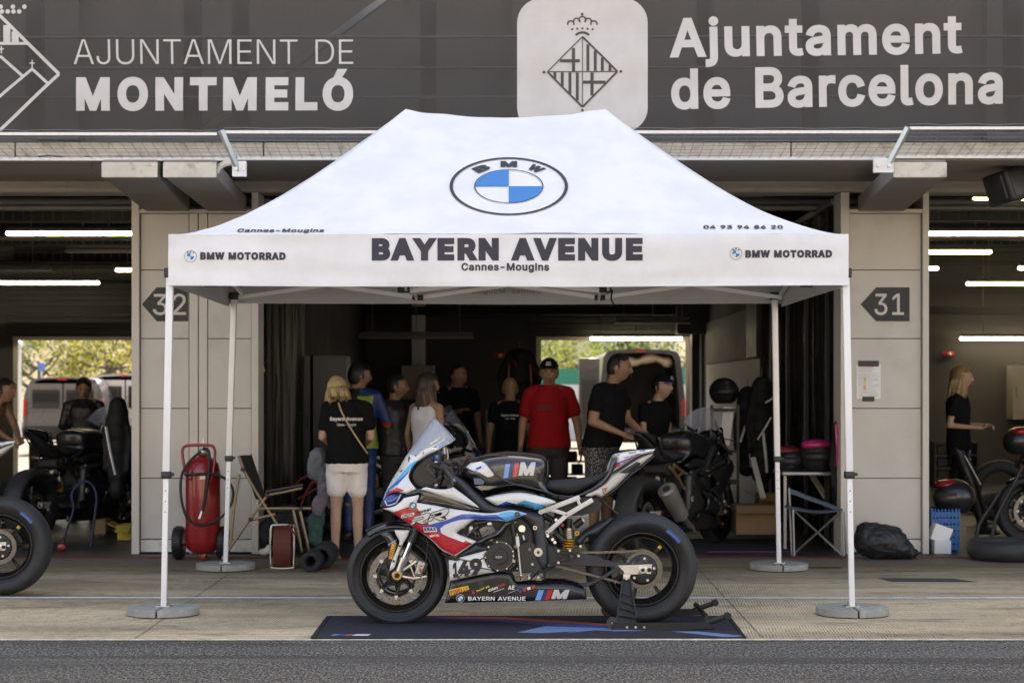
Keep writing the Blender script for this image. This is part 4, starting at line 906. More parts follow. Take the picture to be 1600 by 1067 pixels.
def PXL(P, Y): return [(X_(p[0], Y), Z_(p[1], Y))+tuple(p[2:]) for p in P]
moto = thing('racing_motorcycle', 'white red and blue racing motorcycle number 149 held upright under the tent', 'motorcycle', (X_(810, YC), YC, 0))
def panel(name, P, dy, m, parent=None, bulge=.02, w=.05, thick=.005, regs=(), mirror=True, step=.014, k=3, fn=None, extra=None, build=True):
    Y = YC+dy; Q = PXL(P, Y); Q = curve2(Q, k) if k else [q[:2] for q in Q]
    f = fn or dome(Y+bulge*.5, bulge, w); bk = lambda x, z, d: f(x, z, d)+thick
    R = [(PXL(r, Y), mm) for r, mm in regs]
    g = MB(m); slab(g, Q, f, bk, m, R, step)
    out = []
    if extra: extra(g, f, Y)
    o = g.build(name, m, parent or moto); out.append(o)
    if mirror:
        g.V = [(x, 2*YC-y, z) for x, y, z in g.V]; out.append(g.build(name, m, parent or moto))
    return o
def stick(f, Y, off=.0015):
    """lay print on the panel surface f; x and z come from picture units on the plane Y"""
    return lambda px, py: (X_(px, Y), f(X_(px, Y), Z_(py, Y), 1)-off, Z_(py, Y))
def puff(name, P, half, w, m, parent=None, regs=(), step=.016, k=3, hf=None, extra=None):
    """closed rounded body, symmetrical about the middle plane"""
    Ym_ = YC-half*.7; Q = PXL(P, Ym_); Q = curve2(Q, k) if k else [q[:2] for q in Q]
    hh = hf or (lambda x, z: half)
    f = lambda x, z, d: YC-hh(x, z)*sqrt(max(0, 1-(1-min(d/w, 1))**2))**.8; bk = lambda x, z, d: 2*YC-f(x, z, d)
    R = [(PXL(r, Ym_), mm) for r, mm in regs]
    g = MB(m); slab(g, Q, f, bk, m, R, step)
    if extra: extra(g, lambda x, z, dd=1: f(x, z, edge_dist((x, z), Q)), Ym_)
    return g.build(name, m, parent or moto, doubles=True)
def q(px, py, dy=0.): return W(px, py, YC+dy)

# ---- wheels
def wheel(cx, cy, R, w, rim_r, parent, spokes, a0, rear):
    c = Vector((X_(cx, YC), YC, Z_(cy, YC)))
    wh = D.objects.new('rear_wheel' if rear else 'front_wheel', None); COL.objects.link(wh); wh.parent = parent; wh.location = c-parent.location
    g = MB(TYRE); pr = []; mts = []
    hw = w/2
    prof = [(rim_r-.004, hw*.62), (rim_r+.004, hw*.72), (rim_r+.02, hw*.86), (rim_r+.045, hw*.97), (R-(R-rim_r)*.45, hw), (R-(R-rim_r)*.33, hw*.965), (R-(R-rim_r)*.2, hw*.84), (R-(R-rim_r)*.1, hw*.64), (R-(R-rim_r)*.035, hw*.38), (R, 0)]
    full = [(r, -h) for r, h in prof]+[(r, h) for r, h in prof[:-1][::-1]]
    mts = [TYRS]*4+[TYRE]*(len(full)-9)+[TYRS]*4
    g.lathe(full, c, 'y', 96, TYRE, mats=mts)
    g.tube([c+Vector((cos(t)*(rim_r+.013), -hw*.80, sin(t)*(rim_r+.013))) for t in [2*pi*i/72 for i in range(72)]], .0015, 4, closed=True)
    if rear:
        V, Fa = [], []
        for i in range(9):
            t = radians(36+22*i/8)
            for r_, hh in ((.262, .0995), (.287, .095)): V.append(c+Vector((r_*cos(t), -hh-.0035, r_*sin(t))))
        g.add(V, [(2*i, 2*i+1, 2*i+3, 2*i+2) for i in range(8)], BST)
    ty = g.build('tyre', TYRE, wh)
    g = MB(RIM)
    rp = [(rim_r+.005, -hw*.66), (rim_r+.002, -hw*.78), (rim_r-.008, -hw*.78), (rim_r-.013, -hw*.62), (rim_r-.028, -hw*.5), (rim_r-.034, -hw*.2), (rim_r-.034, hw*.2), (rim_r-.028, hw*.5), (rim_r-.013, hw*.62), (rim_r-.008, hw*.78), (rim_r+.002, hw*.78), (rim_r+.005, hw*.66), (rim_r-.012, hw*.3), (rim_r-.012, -hw*.3), (rim_r+.005, -hw*.66)]
    g.lathe(rp, c, 'y', 72)
    for i in range(spokes):
        t = a0+2*pi*i/spokes; d = Vector((cos(t), 0, sin(t))); n_ = Vector((-sin(t), 0, cos(t)))
        for s in (0,):
            a = c+d*.035; b_ = c+d*(rim_r-.022); V = []
            for p, ww, th in ((a, .017, .03), (a.lerp(b_, .5), .0095, .02), (b_, .013, .026)):
                for sx, sy in ((-1, -1), (1, -1), (1, 1), (-1, 1)): V.append(p+n_*ww*sx+Vector((0, th*sy*.5, 0)))
            g.add(V, [(0, 1, 2, 3), (11, 10, 9, 8)]+[(4*k_+j, 4*k_+(j+1) % 4, 4*k_+4+(j+1) % 4, 4*k_+4+j) for k_ in range(2) for j in range(4)])
    g.cyl(c+Vector((0, -.05, 0)), c+Vector((0, .05, 0)), .04, n=28)
    t = a0+(2*pi/spokes if rear else 0); d = Vector((cos(t), 0, sin(t)))
    g.box(c+d*(rim_r-.05)+Vector((0, -.016, 0)), (.02, .004, .02), GOLD if not rear else YST, Matrix.Rotation(-t, 3, 'Y'))
    rm = g.build('rim', RIM, wh, bevel=.0015)
    if not rear:
        rn = mat('rim_print', (.7, .7, .7), .5)
    return wh, c
# note: child coordinates are written in world space; build() subtracts the chain of parents
fw, fc = wheel(620.5, 897.5, .300, .125, .216, moto, 7, radians(-88), False)
rw, rc = wheel(1002, 887.0, .3335, .200, .216, moto, 7, radians(49-51.43), True)
def disc(c, y, ro, ri, parent, holes=True, bobs=8, name='brake_disc', a0=0):
    g = MB(DSC); n = 80
    for (yy) in (y-.0025, y+.0025): pass
    V = []
    for yy in (y-.0025, y+.0025):
        for r in (ri, ro):
            for i in range(n): t = 2*pi*i/n; V.append((c.x+r*cos(t), yy, c.z+r*sin(t)))
    Fa = []
    for i in range(n):
        j = (i+1) % n; Fa += [(i, n+i, n+j, j), (2*n+i, 2*n+j, 3*n+j, 3*n+i), (n+i, 3*n+i, 3*n+j, n+j), (i, j, 2*n+j, 2*n+i)]
    g.add(V, Fa, DSC)
    if holes:
        for i in range(44):
            t = 2*pi*i/44; r = ri+(ro-ri)*(.28, .52, .76)[i % 3]; p = Vector((c.x+r*cos(t), y-.0026, c.z+r*sin(t)))
            g.cyl(p, p+Vector((0, -.0006, 0)), .0038, n=7, m=HOLE)
    o = g.build(name, DSC, parent)
    h = MB(BLKP); r2 = ri*.93
    h.lathe([(.045, y-.006), (.058, y-.006), (.058, y+.002), (.045, y+.002), (.045, y-.006)], (c.x, 0, c.z), 'y', 32)
    h.lathe([(r2-.012, y-.005), (r2, y-.005), (r2, y+.002), (r2-.012, y+.002), (r2-.012, y-.005)], (c.x, 0, c.z), 'y', 48)
    for i in range(bobs):
        t = a0+2*pi*i/bobs; d = Vector((cos(t), 0, sin(t))); e = Vector((cos(t+.45), 0, sin(t+.45)))
        P0 = Vector((c.x, y-.002, c.z))
        h.bar(P0+e*.052, P0+d*(r2-.006), .009, .006, BLKP, up=Vector((0, 1, 0)))
        h.box(P0+d*(ri+.002)+Vector((0, -.002, 0)), (.022, .006, .011), IVO, Matrix.Rotation(-t, 3, 'Y'))
        h.box(P0+d*(ri-.004)+Vector((0, -.004, 0)), (.012, .006, .020), IVO, Matrix.Rotation(-t, 3, 'Y'))
    h.build('disc_carrier', BLKP, o)
disc(fc, YC-.078, .160, .124, fw, a0=radians(0)); disc(fc, YC+.078, .160, .124, fw)
disc(rc, YC+.07, .11, .075, rw, bobs=6)
# rear sprocket and chain
g = MB(CHN); yS = YC-.098; n = 43; V = []; P = []
for i in range(n*4): 
    t = 2*pi*i/(n*4); r = .107+(.0035 if i % 4 in (0, 1) else -.003); P.append((rc.x+r*cos(t), rc.z+r*sin(t)))
ring = [(rc.x+.078*cos(2*pi*i/(n*4)), rc.z+.078*sin(2*pi*i/(n*4))) for i in range(n*4)]; m_ = n*4
V = [(x, yS-.003, z) for x, z in P]+[(x, yS-.003, z) for x, z in ring]+[(x, yS+.003, z) for x, z in P]+[(x, yS+.003, z) for x, z in ring]
Fa = []
for i in range(m_): j = (i+1) % m_; Fa += [(i, j, m_+j, m_+i), (2*m_+i, 3*m_+i, 3*m_+j, 2*m_+j), (i, 2*m_+i, 2*m_+j, j), (m_+i, m_+j, 3*m_+j, 3*m_+i)]
g.add(V, Fa, CHN)
sp_ = g.build('sprocket', CHN, rw)
h = MB(MBLK); h.lathe([(.03, yS-.012), (.072, yS-.012), (.090, yS-.004), (.090, yS+.003), (.03, yS+.003)], (rc.x, 0, rc.z), 'y', 40)
for i in range(5):
    t = radians(80)+2*pi*i/5; p = Vector((rc.x+.068*cos(t), yS-.014, rc.z+.068*sin(t))); h.cyl(p, p+Vector((0, -.006, 0)), .008, n=10, m=ALU)
    t += radians(36); p = Vector((rc.x+.066*cos(t), yS-.0125, rc.z+.066*sin(t))); h.sph(p, (.018, .001, .011), HOLE, 12, 6, Matrix.Rotation(-t+pi/2, 3, 'Y'))
h.build('sprocket_carrier', MBLK, sp_)
fs = Vector((X_(868, YC-.098), yS, Z_(872.5, YC-.098)))
path = []
r1, r2 = .112, .041
for i in range(25): t = radians(97-190*i/24); path.append(Vector((rc.x+r1*cos(t), yS, rc.z+r1*sin(t))))
for i in range(9): t = radians(262-160*i/8); path.append(Vector((fs.x+r2*cos(t), yS, fs.z+r2*sin(t))))
dense = []
for a, b_ in zip(path, path[1:]+path[:1]):
    L = (b_-a).length; k_ = max(1, int(L/.004))
    for i in range(k_):
        p = a.lerp(b_, i/k_)
        if L > .3: p.z -= .006*sin(pi*i/k_)*(1 if a.z > rc.z else -.3)
        dense.append(p)
g = MB(CHN); acc = 0; last = dense[0]; nodes = [last]
for p in dense[1:]:
    if (p-last).length >= .0135: nodes.append(p); last = p
for i, p in enumerate(nodes):
    p2 = nodes[(i+1) % len(nodes)]; dx = (p2-p).normalized(); s = .0065 if i % 2 else .0085
    for sd in (-1, 1): g.bar(p-dx*.004+Vector((0, sd*s, 0)), p2+dx*.004+Vector((0, sd*s, 0)), .0125, .002, CHN, up=Vector((0, 1, 0)))
    g.cyl(p+Vector((0, -.011, 0)), p+Vector((0, .011, 0)), .0042, n=8, m=CHN)
g.build('chain', CHN, moto)
# ---- front fork, caliper, fender
for s in (-1, 1):
    y = s*.10; g = MB(CHR); A, B, C_, E_ = q(655, 818, y*.92), q(641.5, 847, y), q(631, 873, y), q(621, 898, y)
    g.cyl(q(690, 742, y*.9), B, .0235, .0255, 24, MBLK); g.cyl(B, C_, .0175, n=20, m=CHR)
    g.cyl(B.lerp(A, .03), B.lerp(A, -.03), .028, n=24, m=PBLK)
    g.cyl(C_.lerp(B, .06), C_.lerp(E_, .75), .027, .022, 20, ALU); g.sph(E_, (.036, .028, .036), ALU, 20, 12)
    g.cyl(E_+Vector((0, s*.02, 0)), E_+Vector((0, s*.034, 0)), .026, n=24, m=GOLD); g.cyl(E_+Vector((0, s*.030, 0)), E_+Vector((0, s*.036, 0)), .016, n=20, m=HOLE)
    g.bar(E_+Vector((.01, 0, -.005)), q(645, 903.5, y), .018, .02, ALU, up=Vector((0, 1, 0)), bev=.004); g.bar(q(643, 904, y), q(667, 900, y), .014, .016, ALU, up=Vector((0, 1, 0)), bev=.003)
    g.bar(q(627, 893, y), q(651, 876, y), .014, .016, ALU, up=Vector((0, 1, 0)), bev=.003); g.bar(q(641, 883, y), q(648, 902, y), .006, .01, ALU, up=Vector((0, 1, 0)))
    g.build('fork_leg', ALU, moto)
    h = MB(mat('caliper', (.50, .46, .37), .35, .6, var=.15, vscale=30)); Rr = Matrix.Rotation(radians(18), 3, 'Y')
    cc = q(657, 888, s*.095); h.box(cc, (.05, .05, .095), None, Rr, .012); h.box(cc+Vector((.028, 0, .002)), (.022, .06, .075), MBLK, Rr, .008)
    for k_ in (-.026, 0, .026): h.sph(cc+Rr @ Vector((.0, s*.024, k_)), (.013, .006, .011), None, 10, 6)
    if s < 0: put(h, rot2(fpx('brembo', 651, 663, 886, 889.5, .02), radians(70), (657, 888)), lambda px, py: (X_(px, cc.y), cc.y-.0315, Z_(py, cc.y)), RST)
    cp = h.build('brake_caliper', None, moto)
    hs = MB(BLKP); hs.tube([cc+Vector((.03, s*.01, .03)), q(667, 862, y), q(668, 845, y), q(660, 828, y*.6)], .004, 6, k=5); hs.build('brake_hose', BLKP, cp)
FN = [(582, 830), (592, 823), (608, 817.5), (629, 815), (645, 818), (652, 826, 1), (638, 828.5), (616, 828.5), (600, 831.5), (589, 831)]
g = MB(PBLK); arc = []
for j in range(15):
    v = -1+2*j/14
    for i in range(23):
        t = radians(126-62*i/22); r = .318+.006*cos(v*pi/2)-.03*abs(v)**2.2
        arc.append((fc.x+r*cos(t), YC+.068*v, fc.z+r*sin(t)))
g.add(arc, [(j*23+i, j*23+i+1, (j+1)*23+i+1, (j+1)*23+i) for j in range(14) for i in range(22)], PBLK, True)
fe = g.build('front_fender', PBLK, moto)
md = fe.modifiers.new('s', 'SOLIDIFY'); md.thickness = .004
panel('fender_bracket', [(616.5, 828, 1), (640, 828, 1), (637, 837), (628, 852), (620, 873), (616.5, 886), (608.5, 892, 1), (611.5, 878), (621.5, 855), (624, 845), (618.5, 835)], -.125, PW_, fe, bulge=.006, w=.02, thick=.012, step=.01, extra=lambda g, f, Y: [g.cyl((X_(a, Y), Y-.006, Z_(b_, Y)), (X_(a, Y), Y-.012, Z_(b_, Y)), .007, n=12, m=MBLK) for a, b_ in ((625, 852.5), (615, 876))])
def duct(g, f, Y):
    s_ = stick(f, Y, .003)
    put(g, rot2(fpx('PIRELLI', 600.5, 626, 857.8, 862.6, .03), radians(-73), (613.2, 860.5)), stick(f, Y, .006), RST)
panel('brake_duct', [(594, 834, 1), (607, 830.5), (615, 838), (621, 848), (618, 868), (608, 891, 1), (606, 872), (606, 852), (600, 842)], -.118, CARB, fe, bulge=.016, w=.03, thick=.01, step=.01, extra=duct,
      regs=[([(606, 850), (619, 843), (619, 844.5), (606, 852)], PCYA), ([(606, 852), (619, 845.5), (619, 847), (606, 854)], PRED), ([(613, 847.5), (619.5, 848.5), (612.5, 874), (606.8, 872.5)], YST)])
# ---- body, from the inside out
g = MB(ENG)
def blk(P, y0, y1, m=None): g.prism([p[:2] for p in PXL(P, YC+y0)], YC+y0, YC+y1, m)
blk([(722, 815), (745, 806), (800, 806), (835, 810), (840, 850), (856, 880), (852, 906), (800, 908), (745, 900), (722, 880), (712, 850)], -.13, .13)
blk([(748, 826), (768, 818), (775, 830), (755, 845)], -.165, -.12, ENM)
blk([(800, 893), (846, 886), (850, 905), (806, 908)], -.16, .12, ENM)
blk([(828, 845), (836, 850), (846, 892), (812, 896), (806, 872), (812, 850)], -.175, -.1, MBLK)
for i in range(4): blk([(750+i*1.5, 832+i*3.2), (771, 822.5+i*3.2), (771.5, 824.2+i*3.2), (750.5+i*1.5, 833.8+i*3.2)], -.170, -.16, ENM)
random.seed(11)
for i in range(34):      # small engine hardware
    px, py = random.choice([(random.uniform(724, 772), random.uniform(818, 848)), (random.uniform(804, 852), random.uniform(893, 906)), (random.uniform(800, 832), random.uniform(815, 890))])
    p = q(px, py, -.172); r = random.uniform(.005, .012); g.cyl(p, p+Vector((0, -.012, 0)), r, n=10, m=random.choice([ENM, MBLK, MBLK, ENM, ALU]))
for a, b_, r in (((730, 836), (748, 822), .016), ((722, 834), (735, 846), .018), ((742, 818), (765, 814), .014), ((800, 818), (806, 850), .013), ((826, 905), (842, 888), .012), ((795, 890), (806, 880), .014)):
    g.cyl(q(a[0], a[1], -.165), q(b_[0], b_[1], -.165), r, n=14, m=MBLK)
g.sph(q(765, 818.5, -.17), (.018, .012, .018), ALU); g.sph(q(736, 826, -.17), (.014, .01, .018), IVO)
eng = g.build('engine', ENG, moto, bevel=.004)
g = MB(MBLK); c = q(780.5, 868, -.165)
g.cyl(c, c+Vector((0, -.028, 0)), .080, .076, 40); g.cyl(c+Vector((0, -.027, 0)), c+Vector((-.002, -.036, 0)), .05, .046, 36); g.cyl(c+Vector((-.005, -.035, .006)), c+Vector((-.005, -.041, .006)), .030, .028, 30)
g.cyl(c+Vector((.002, .004, 0)), c+Vector((.002, -.006, 0)), .085, n=40, m=ENM)
for a in (20, 62, 100, 140, 185, 222, 262, 300, 345): p = c+Vector((.084*cos(radians(a)), -.002, .084*sin(radians(a)))); g.cyl(p, p+Vector((0, -.024, 0)), .0085, n=10, m=MBLK); g.cyl(p+Vector((0, -.024, 0)), p+Vector((0, -.027, 0)), .0055, n=8, m=ALU)
put(g, fpx('GBR', 774.5, 784.5, 867.4, 870.6, .02), lambda px, py: (X_(px, c.y), c.y-.0415, Z_(py, c.y)), SIL)
g.build('engine_cover', MBLK, eng)
g = MB(IVO); g.cyl(q(808, 838, -.19), q(809.5, 853, -.19), .0105, n=16, m=WST); g.cyl(q(808, 833, -.19), q(808, 838, -.19), .005, n=10, m=GOLD); g.cyl(q(809.5, 853, -.19), q(814, 899, -.19), .0045, n=10, m=IVO)
g.sph(q(814.5, 899, -.19), .010, ALU); g.cyl(q(815.5, 825.5, -.185), q(815.5, 825.5, -.2), .02, n=16, m=ALU); g.cyl(q(811.5, 828, -.19), q(820, 830, -.19), .008, n=10, m=ALU); g.cyl(q(817, 836, -.19), q(819, 843, -.19), .006, n=10, m=ALU); g.build('quick_shifter', IVO, eng)
# frame spar and pivot plate
def pivot(g, f, Y):
    c = Vector((X_(841, Y), Y, Z_(862, Y)))
    g.cyl(c, c+Vector((0, -.02, 0)), .026, .025, 28, IVO); g.cyl(c+Vector((0, -.019, 0)), c+Vector((0, -.024, 0)), .015, n=20, m=ALU); g.cyl(c+Vector((0, -.023, 0)), c+Vector((0, -.0255, 0)), .0085, n=16, m=HOLE)
    for a, b_, r in ((836, 824, .0125), (845, 800, .010)): p = Vector((X_(a, Y), Y, Z_(b_, Y))); g.cyl(p, p+Vector((0, -.018, 0)), r, n=16, m=ALU); g.cyl(p+Vector((0, -.018, 0)), p+Vector((0, -.019, 0)), r*.5, n=6, m=HOLE)
panel('frame', [(706, 742), (722, 749), (736, 760), (750, 773), (768, 787.5), (790, 791), (822, 797), (845, 802.5), (851, 813), (852.5, 832), (856, 855), (858, 892, 1), (843, 891, 1), (833, 870), (834.5, 850), (830, 827), (820, 814), (806, 808), (790, 806), (770, 804), (752, 800), (738, 786), (722, 768), (706, 752)], -.165, FRM, bulge=.035, w=.035, thick=.05, extra=pivot)
g = MB(FRM); g.cyl(q(702, 742, -.14), q(702, 742, .14), .03); g.cyl(q(704, 760, -.12), q(704, 760, .12), .02); g.cyl(q(841, 862, -.17), q(841, 862, .17), .02); g.build('steering_head', FRM, moto)
panel('frame_trim', [(744, 847), (753, 852.5, 1), (762, 844), (782, 839, 1), (799, 815.5, 1), (789, 815, 1), (771, 833), (757, 838)], -.20, PBLK, bulge=.012, w=.02, thick=.004)
# swingarm
g = MB(FRM)
def sp2(P, y0, y1, m=None): g.prism([p[:2] for p in curve2(PXL(P, YC+y0), 3)], YC+y0, YC+y1, m)
for y0, y1 in ((-.118, -.082), (.082, .118)):
    sp2([(850, 853), (870, 856), (895, 861), (925, 867), (960, 877.5), (1016, 880.5, 1), (1018, 884, 1), (985, 886), (966, 891), (948, 901), (934, 908.5), (914, 917), (899, 908, 1), (912, 911), (932, 905), (948, 895), (960, 886.5), (946, 885), (918, 884), (894, 883), (868, 882), (850, 876)], y0, y1)
g.prism(PXL([(848, 855), (885, 862), (893, 868), (890, 885), (860, 890), (848, 880)], YC), YC-.1, YC+.1)
g.build('swingarm', FRM, moto, bevel=.008)
g = MB(IVO)
for s in (-1, 1):
    P = PXL([(965, 883), (1019, 881), (1017, 896), (986, 897), (983, 904), (974, 904), (975, 893)], YC-.12); y = YC+s*.122
    g.prism(P, y-.004, y+.004, mat('axle_plate', (.66, .63, .56), .35, .5, var=.08, vscale=30))
    c = Vector((rc.x, y, rc.z)); g.box(c+Vector((0, s*.006, 0)), (.05, .008, .045), ALU, bev=.003); g.cyl(c, c+Vector((0, s*.02, 0)), .018, n=24, m=ALU); g.cyl(c+Vector((0, s*.019, 0)), c+Vector((0, s*.021, 0)), .011, n=20, m=HOLE)
    d = c+Vector((.038, 0, 0)); g.cyl(d+Vector((0, s*.003, 0)), d+Vector((0, s*.0055, 0)), .013, n=16, m=HOLE)
g.cyl((rc.x, YC-.12, rc.z), (rc.x, YC+.12, rc.z), .014, n=16, m=ALU)
g.build('axle_block', ALU, moto, bevel=.001)
panel('rear_hugger', [(899, 842, 1), (915, 829), (932, 818), (954, 808.5), (959, 810.5, 1), (949, 823), (931, 839), (917, 840), (911, 850), (908, 855, 1), (900, 851)], -.06, FRM, bulge=.04, w=.05, thick=.05)
# tank, seat, tail
def tank_print(g, f, Y):
    s_ = lambda px, py: (X_(px, Y), f(X_(px, Y), Z_(py, Y))-.002, Z_(py, Y))
    put(g, cut_grid(fpx('M', 810, 837, 721.5, 742, .05, .15), 5), s_, SIL)
    put(g, cut_grid(rot2(fpx('BMW Motorrad', 741.5, 757, 736.8, 738.6, .03), radians(22), (749, 737)), 6), s_, INK)
    put(g, poly2([(743.5, 731), (752, 727), (752.5, 730), (745, 733.5)]), s_, PBLU)
CRB2 = CARB
tank = puff('fuel_tank', [(719, 745), (720, 734), (724, 727), (731, 720.5), (742, 715), (755, 710.5), (770, 707.3), (785, 705.5), (800, 705), (825, 707), (845, 710), (854, 714), (859, 722), (859.5, 740), (856, 752, 1), (864, 764), (880, 774), (884, 779), (868, 785, 1), (835, 773), (815, 769.5), (790, 771), (760, 778, 1), (742, 766), (725, 752)], .165, .085, PBLK,
     regs=[([(728, 729.6), (736, 723), (752, 720.6), (759, 723.6), (768, 733), (772, 740), (770, 742.6), (763, 744.6), (745, 737)], PW_),
           ([(767, 725), (786, 720), (820, 716), (838, 728), (856, 750), (849, 762), (820, 758), (795, 752), (785, 747), (776, 738)], CARB),
           ([(789.7, 724.6), (797, 724), (794, 745.6), (786.7, 746)], mat('stripe_light_blue', (.13, .33, .72), .3, coat=.5)), ([(797, 724), (804, 723), (801, 744), (794, 745.6)], PNAV), ([(804, 723), (811, 722), (808, 743), (801, 744)], mat('stripe_red', (.62, .06, .05), .3, coat=.5))], extra=tank_print)
def on_puff(px, py, half, w, off=0.): return W(px, py, YC-half-off)
g = MB(PBLK); g.tube([q(757, 720, -.15), q(768, 733, -.168), q(776, 742, -.17), (q(786, 749, -.17)), q(800, 755, -.17), q(825, 761, -.165), q(850, 767, -.15), q(872, 774, -.125), q(905, 776, -.10)], .006, 8, k=4)
g.tube([q(724, 727, -.10), q(735, 718.5, -.12), q(750, 714, -.12), q(765, 711, -.12), q(790, 713, -.13), q(806, 719, -.14)], .004, 8, k=4)
g.build('tank_edge', PBLK, tank)
g = MB(PBLK); g.sph(q(782, 712, -.09), (.02, .02, .012), ALU); g.build('tank_bolt', ALU, tank)
g = MB(mat('airbox_blue', (.10, .13, .2), .3)); g.prism(PXL([(740, 747), (750, 747), (757, 752), (755, 757), (741, 757)], YC-.17), YC-.172, YC-.15); g.prism(PXL([(742, 760), (750, 758.5), (778, 759.5), (764, 765), (752, 766)], YC-.17), YC-.171, YC-.15, ENM); g.build('intake_cover', None, tank, bevel=.002)  # the tan piece under the blue plastic is a painted reflection
panel('side_cover', [(757, 778, 1), (780, 772.5), (802, 769.5), (818, 769.5), (840, 774), (860, 780), (869, 785, 1), (853, 791), (836.5, 797, 1), (828, 792), (819, 789.7), (800, 789), (785, 791, 1), (775, 789.5), (765, 784)], -.175, PW_, bulge=.03, w=.04, thick=.01,
      regs=[([(770, 793), (790.5, 783), (806, 787), (800, 792)], PBLU), ([(806, 787), (819, 781), (856, 790), (837, 801), (824, 795)], PCYA)])
puff('seat', [(847, 762), (856, 752), (870, 750.5), (890, 749), (915, 746), (938, 742.5), (945, 738, 1), (950, 742), (938, 754), (915, 766), (895, 774), (868, 771)], .13, .05, mat('seat_foam', (.022, .022, .024), .85, var=.1, bump=.1, bscale=200), hf=lambda x, z: .15-.06*min(1, max(0, (x-X_(850, YC))/.35)))
panel('seat_rail_cover', [(836, 768), (862, 772), (890, 775), (915, 766), (938, 752), (950, 736), (957, 714, 1), (964, 718), (956, 742), (940, 760), (912, 775), (890, 781), (862, 781), (845, 776)], -.10, PBLK, bulge=.02, w=.03, thick=.02)
def tailh(x, z): return .115-.085*min(1, max(0, (x-X_(905, YC))/(.46)))
def tail_print(g, f, Y):
    s_ = lambda px, py: (X_(px, Y), f(X_(px, Y), Z_(py, Y))-.0025, Z_(py, Y))
    put(g, rot2(poly2([(941.5, 762), (950.5, 762), (950.5, 770), (941.5, 770)]), radians(-14), (946, 766)), s_, MBLK)
    put(g, rot2(fpx('X', 943, 949, 763, 767.5, .06), radians(-14), (946, 766)), lambda a, b_: (s_(a, b_)[0], s_(a, b_)[1]-.001, s_(a, b_)[2]), RST)
    put(g, rot2(poly2([(943, 768), (949.5, 768), (949.5, 769.3), (943, 769.3)]), radians(-14), (946, 766)), lambda a, b_: (s_(a, b_)[0], s_(a, b_)[1]-.001, s_(a, b_)[2]), YST)
puff('tail', [(908, 773, 1), (920, 767), (933, 760), (945.5, 751), (953, 741), (968, 735), (993, 718), (1006, 712), (1022.5, 705.5, 1), (1020, 713), (1000.6, 729), (984, 741), (972.5, 753), (961, 763.5), (950, 772), (939.5, 779.5, 1), (932, 776), (922, 778), (914, 777)], .115, .022, PWC, step=.012, hf=tailh,
     regs=[([(968, 738.5), (979, 731.6), (995, 721.5), (1001.5, 723), (1000.5, 728), (985, 738.5), (977, 740)], MBLK), ([(979, 737), (981, 732), (988, 727), (990, 731), (985, 736)], ENG)], extra=tail_print)
def cover_print(g, f, Y):
    s_ = lambda px, py: (X_(px, Y), f(X_(px, Y), Z_(py, Y))-.0025, Z_(py, Y))
    put(g, rot2(fpx('BMW MOTORRAD', 975, 1002, 711.2, 713.2, .03), radians(-14), (988, 711)), s_, INK)
    put(g, rot2(fpx('RR', 966, 984, 722, 726, .05, .4), radians(-24), (975, 724)), s_, SIL)
    put(g, rot2(fpx('BMW', 983, 995, 706.3, 708.3, .03), radians(-8), (988, 708)), s_, INK)
    put(g, poly2([(963.5, 710), (968, 709.5), (968, 712), (963.5, 712.3)]), s_, PBLU)
puff('tail_cover', [(959.5, 710, 1), (972, 707), (984, 705), (1004, 703), (1025, 702, 1), (1021, 706), (1000.6, 712.5), (987, 720.5), (967, 733.5), (954, 740, 1), (957, 730), (963, 718)], .10, .02, PW_, step=.01, hf=lambda x, z: tailh(x, z)-.004,
     regs=[([(956.5, 729), (961, 723.7), (979, 717), (993, 712), (1003, 709), (986, 716.5)], PBLU), ([(953, 735), (957, 728.7), (984, 717.6), (1012, 707), (986, 719), (961, 731.5), (955, 737)], PRED), ([(1000, 704.2), (1009, 703), (1009, 705), (1001, 705.6)], PBLU)], extra=cover_print)
g = MB(MBLK); g.tube([q(954, 741, -.112), q(967, 735, -.108), q(987, 722, -.085), q(1000.6, 714, -.065), q(1021, 707, -.036)], .0045, 6, k=3); g.tube([q(939, 780, -.06), q(961, 765, -.08), q(985, 742, -.07), q(1001, 730, -.05), q(1022, 712, -.02)], .006, 6, k=3); g.build('tail_seam', MBLK, moto)
panel('seat_pad', [(949.5, 729), (958.5, 710.5, 1), (963, 717), (955, 738, 1), (951, 739)], -.03, mat('pad_grey', (.42, .41, .40), .6), bulge=.01, w=.02, thick=.08)
# subframe, undertray, shock
PWF = mat('subframe_paint', (.70, .665, .61), .35, var=.05, vscale=14, coat=.3)
for s in (-1, 1):
    y = s*.125; g = MB(PWF)
    for a, b_, ww in (((845, 799.5), (906, 776.5), .028), ((857, 830), (887, 803), .026), ((886, 804), (926, 780.5), .028), ((902, 779), (906.5, 790), .018), ((861, 795.5), (887, 804), .022)):
        g.bar(q(*a, y), q(*b_, y), ww, .02, PWF, up=Vector((0, 1, 0)), bev=.004)
    for a in ((844.5, 799.6), (854.5, 831.5)): p = q(*a, y); g.cyl(p+Vector((0, s*.008, 0)), p+Vector((0, s*.016, 0)), .012, n=14, m=ALU); g.cyl(p+Vector((0, s*.016, 0)), p+Vector((0, s*.017, 0)), .006, n=6, m=HOLE)
    g.build('subframe', PWF, moto)
g = MB(mat('undertray_black', (.03, .029, .028), .7, bump=.2, bscale=90)); g.prism(PXL([(866, 795), (905, 776), (930, 779), (941, 785), (937, 797), (924, 801), (910, 805), (889, 806), (876, 803)], YC-.1), YC-.10, YC+.10); g.tube([q(940, 781, -.06), q(966, 803.5, -.06)], .005, 6, m=MBLK); g.build('undertray', None, moto, bevel=.006)
g = MB(MBLK); a, b_ = q(888.5, 806), q(888.5, 858); ax = lambda f: a.lerp(b_, f)
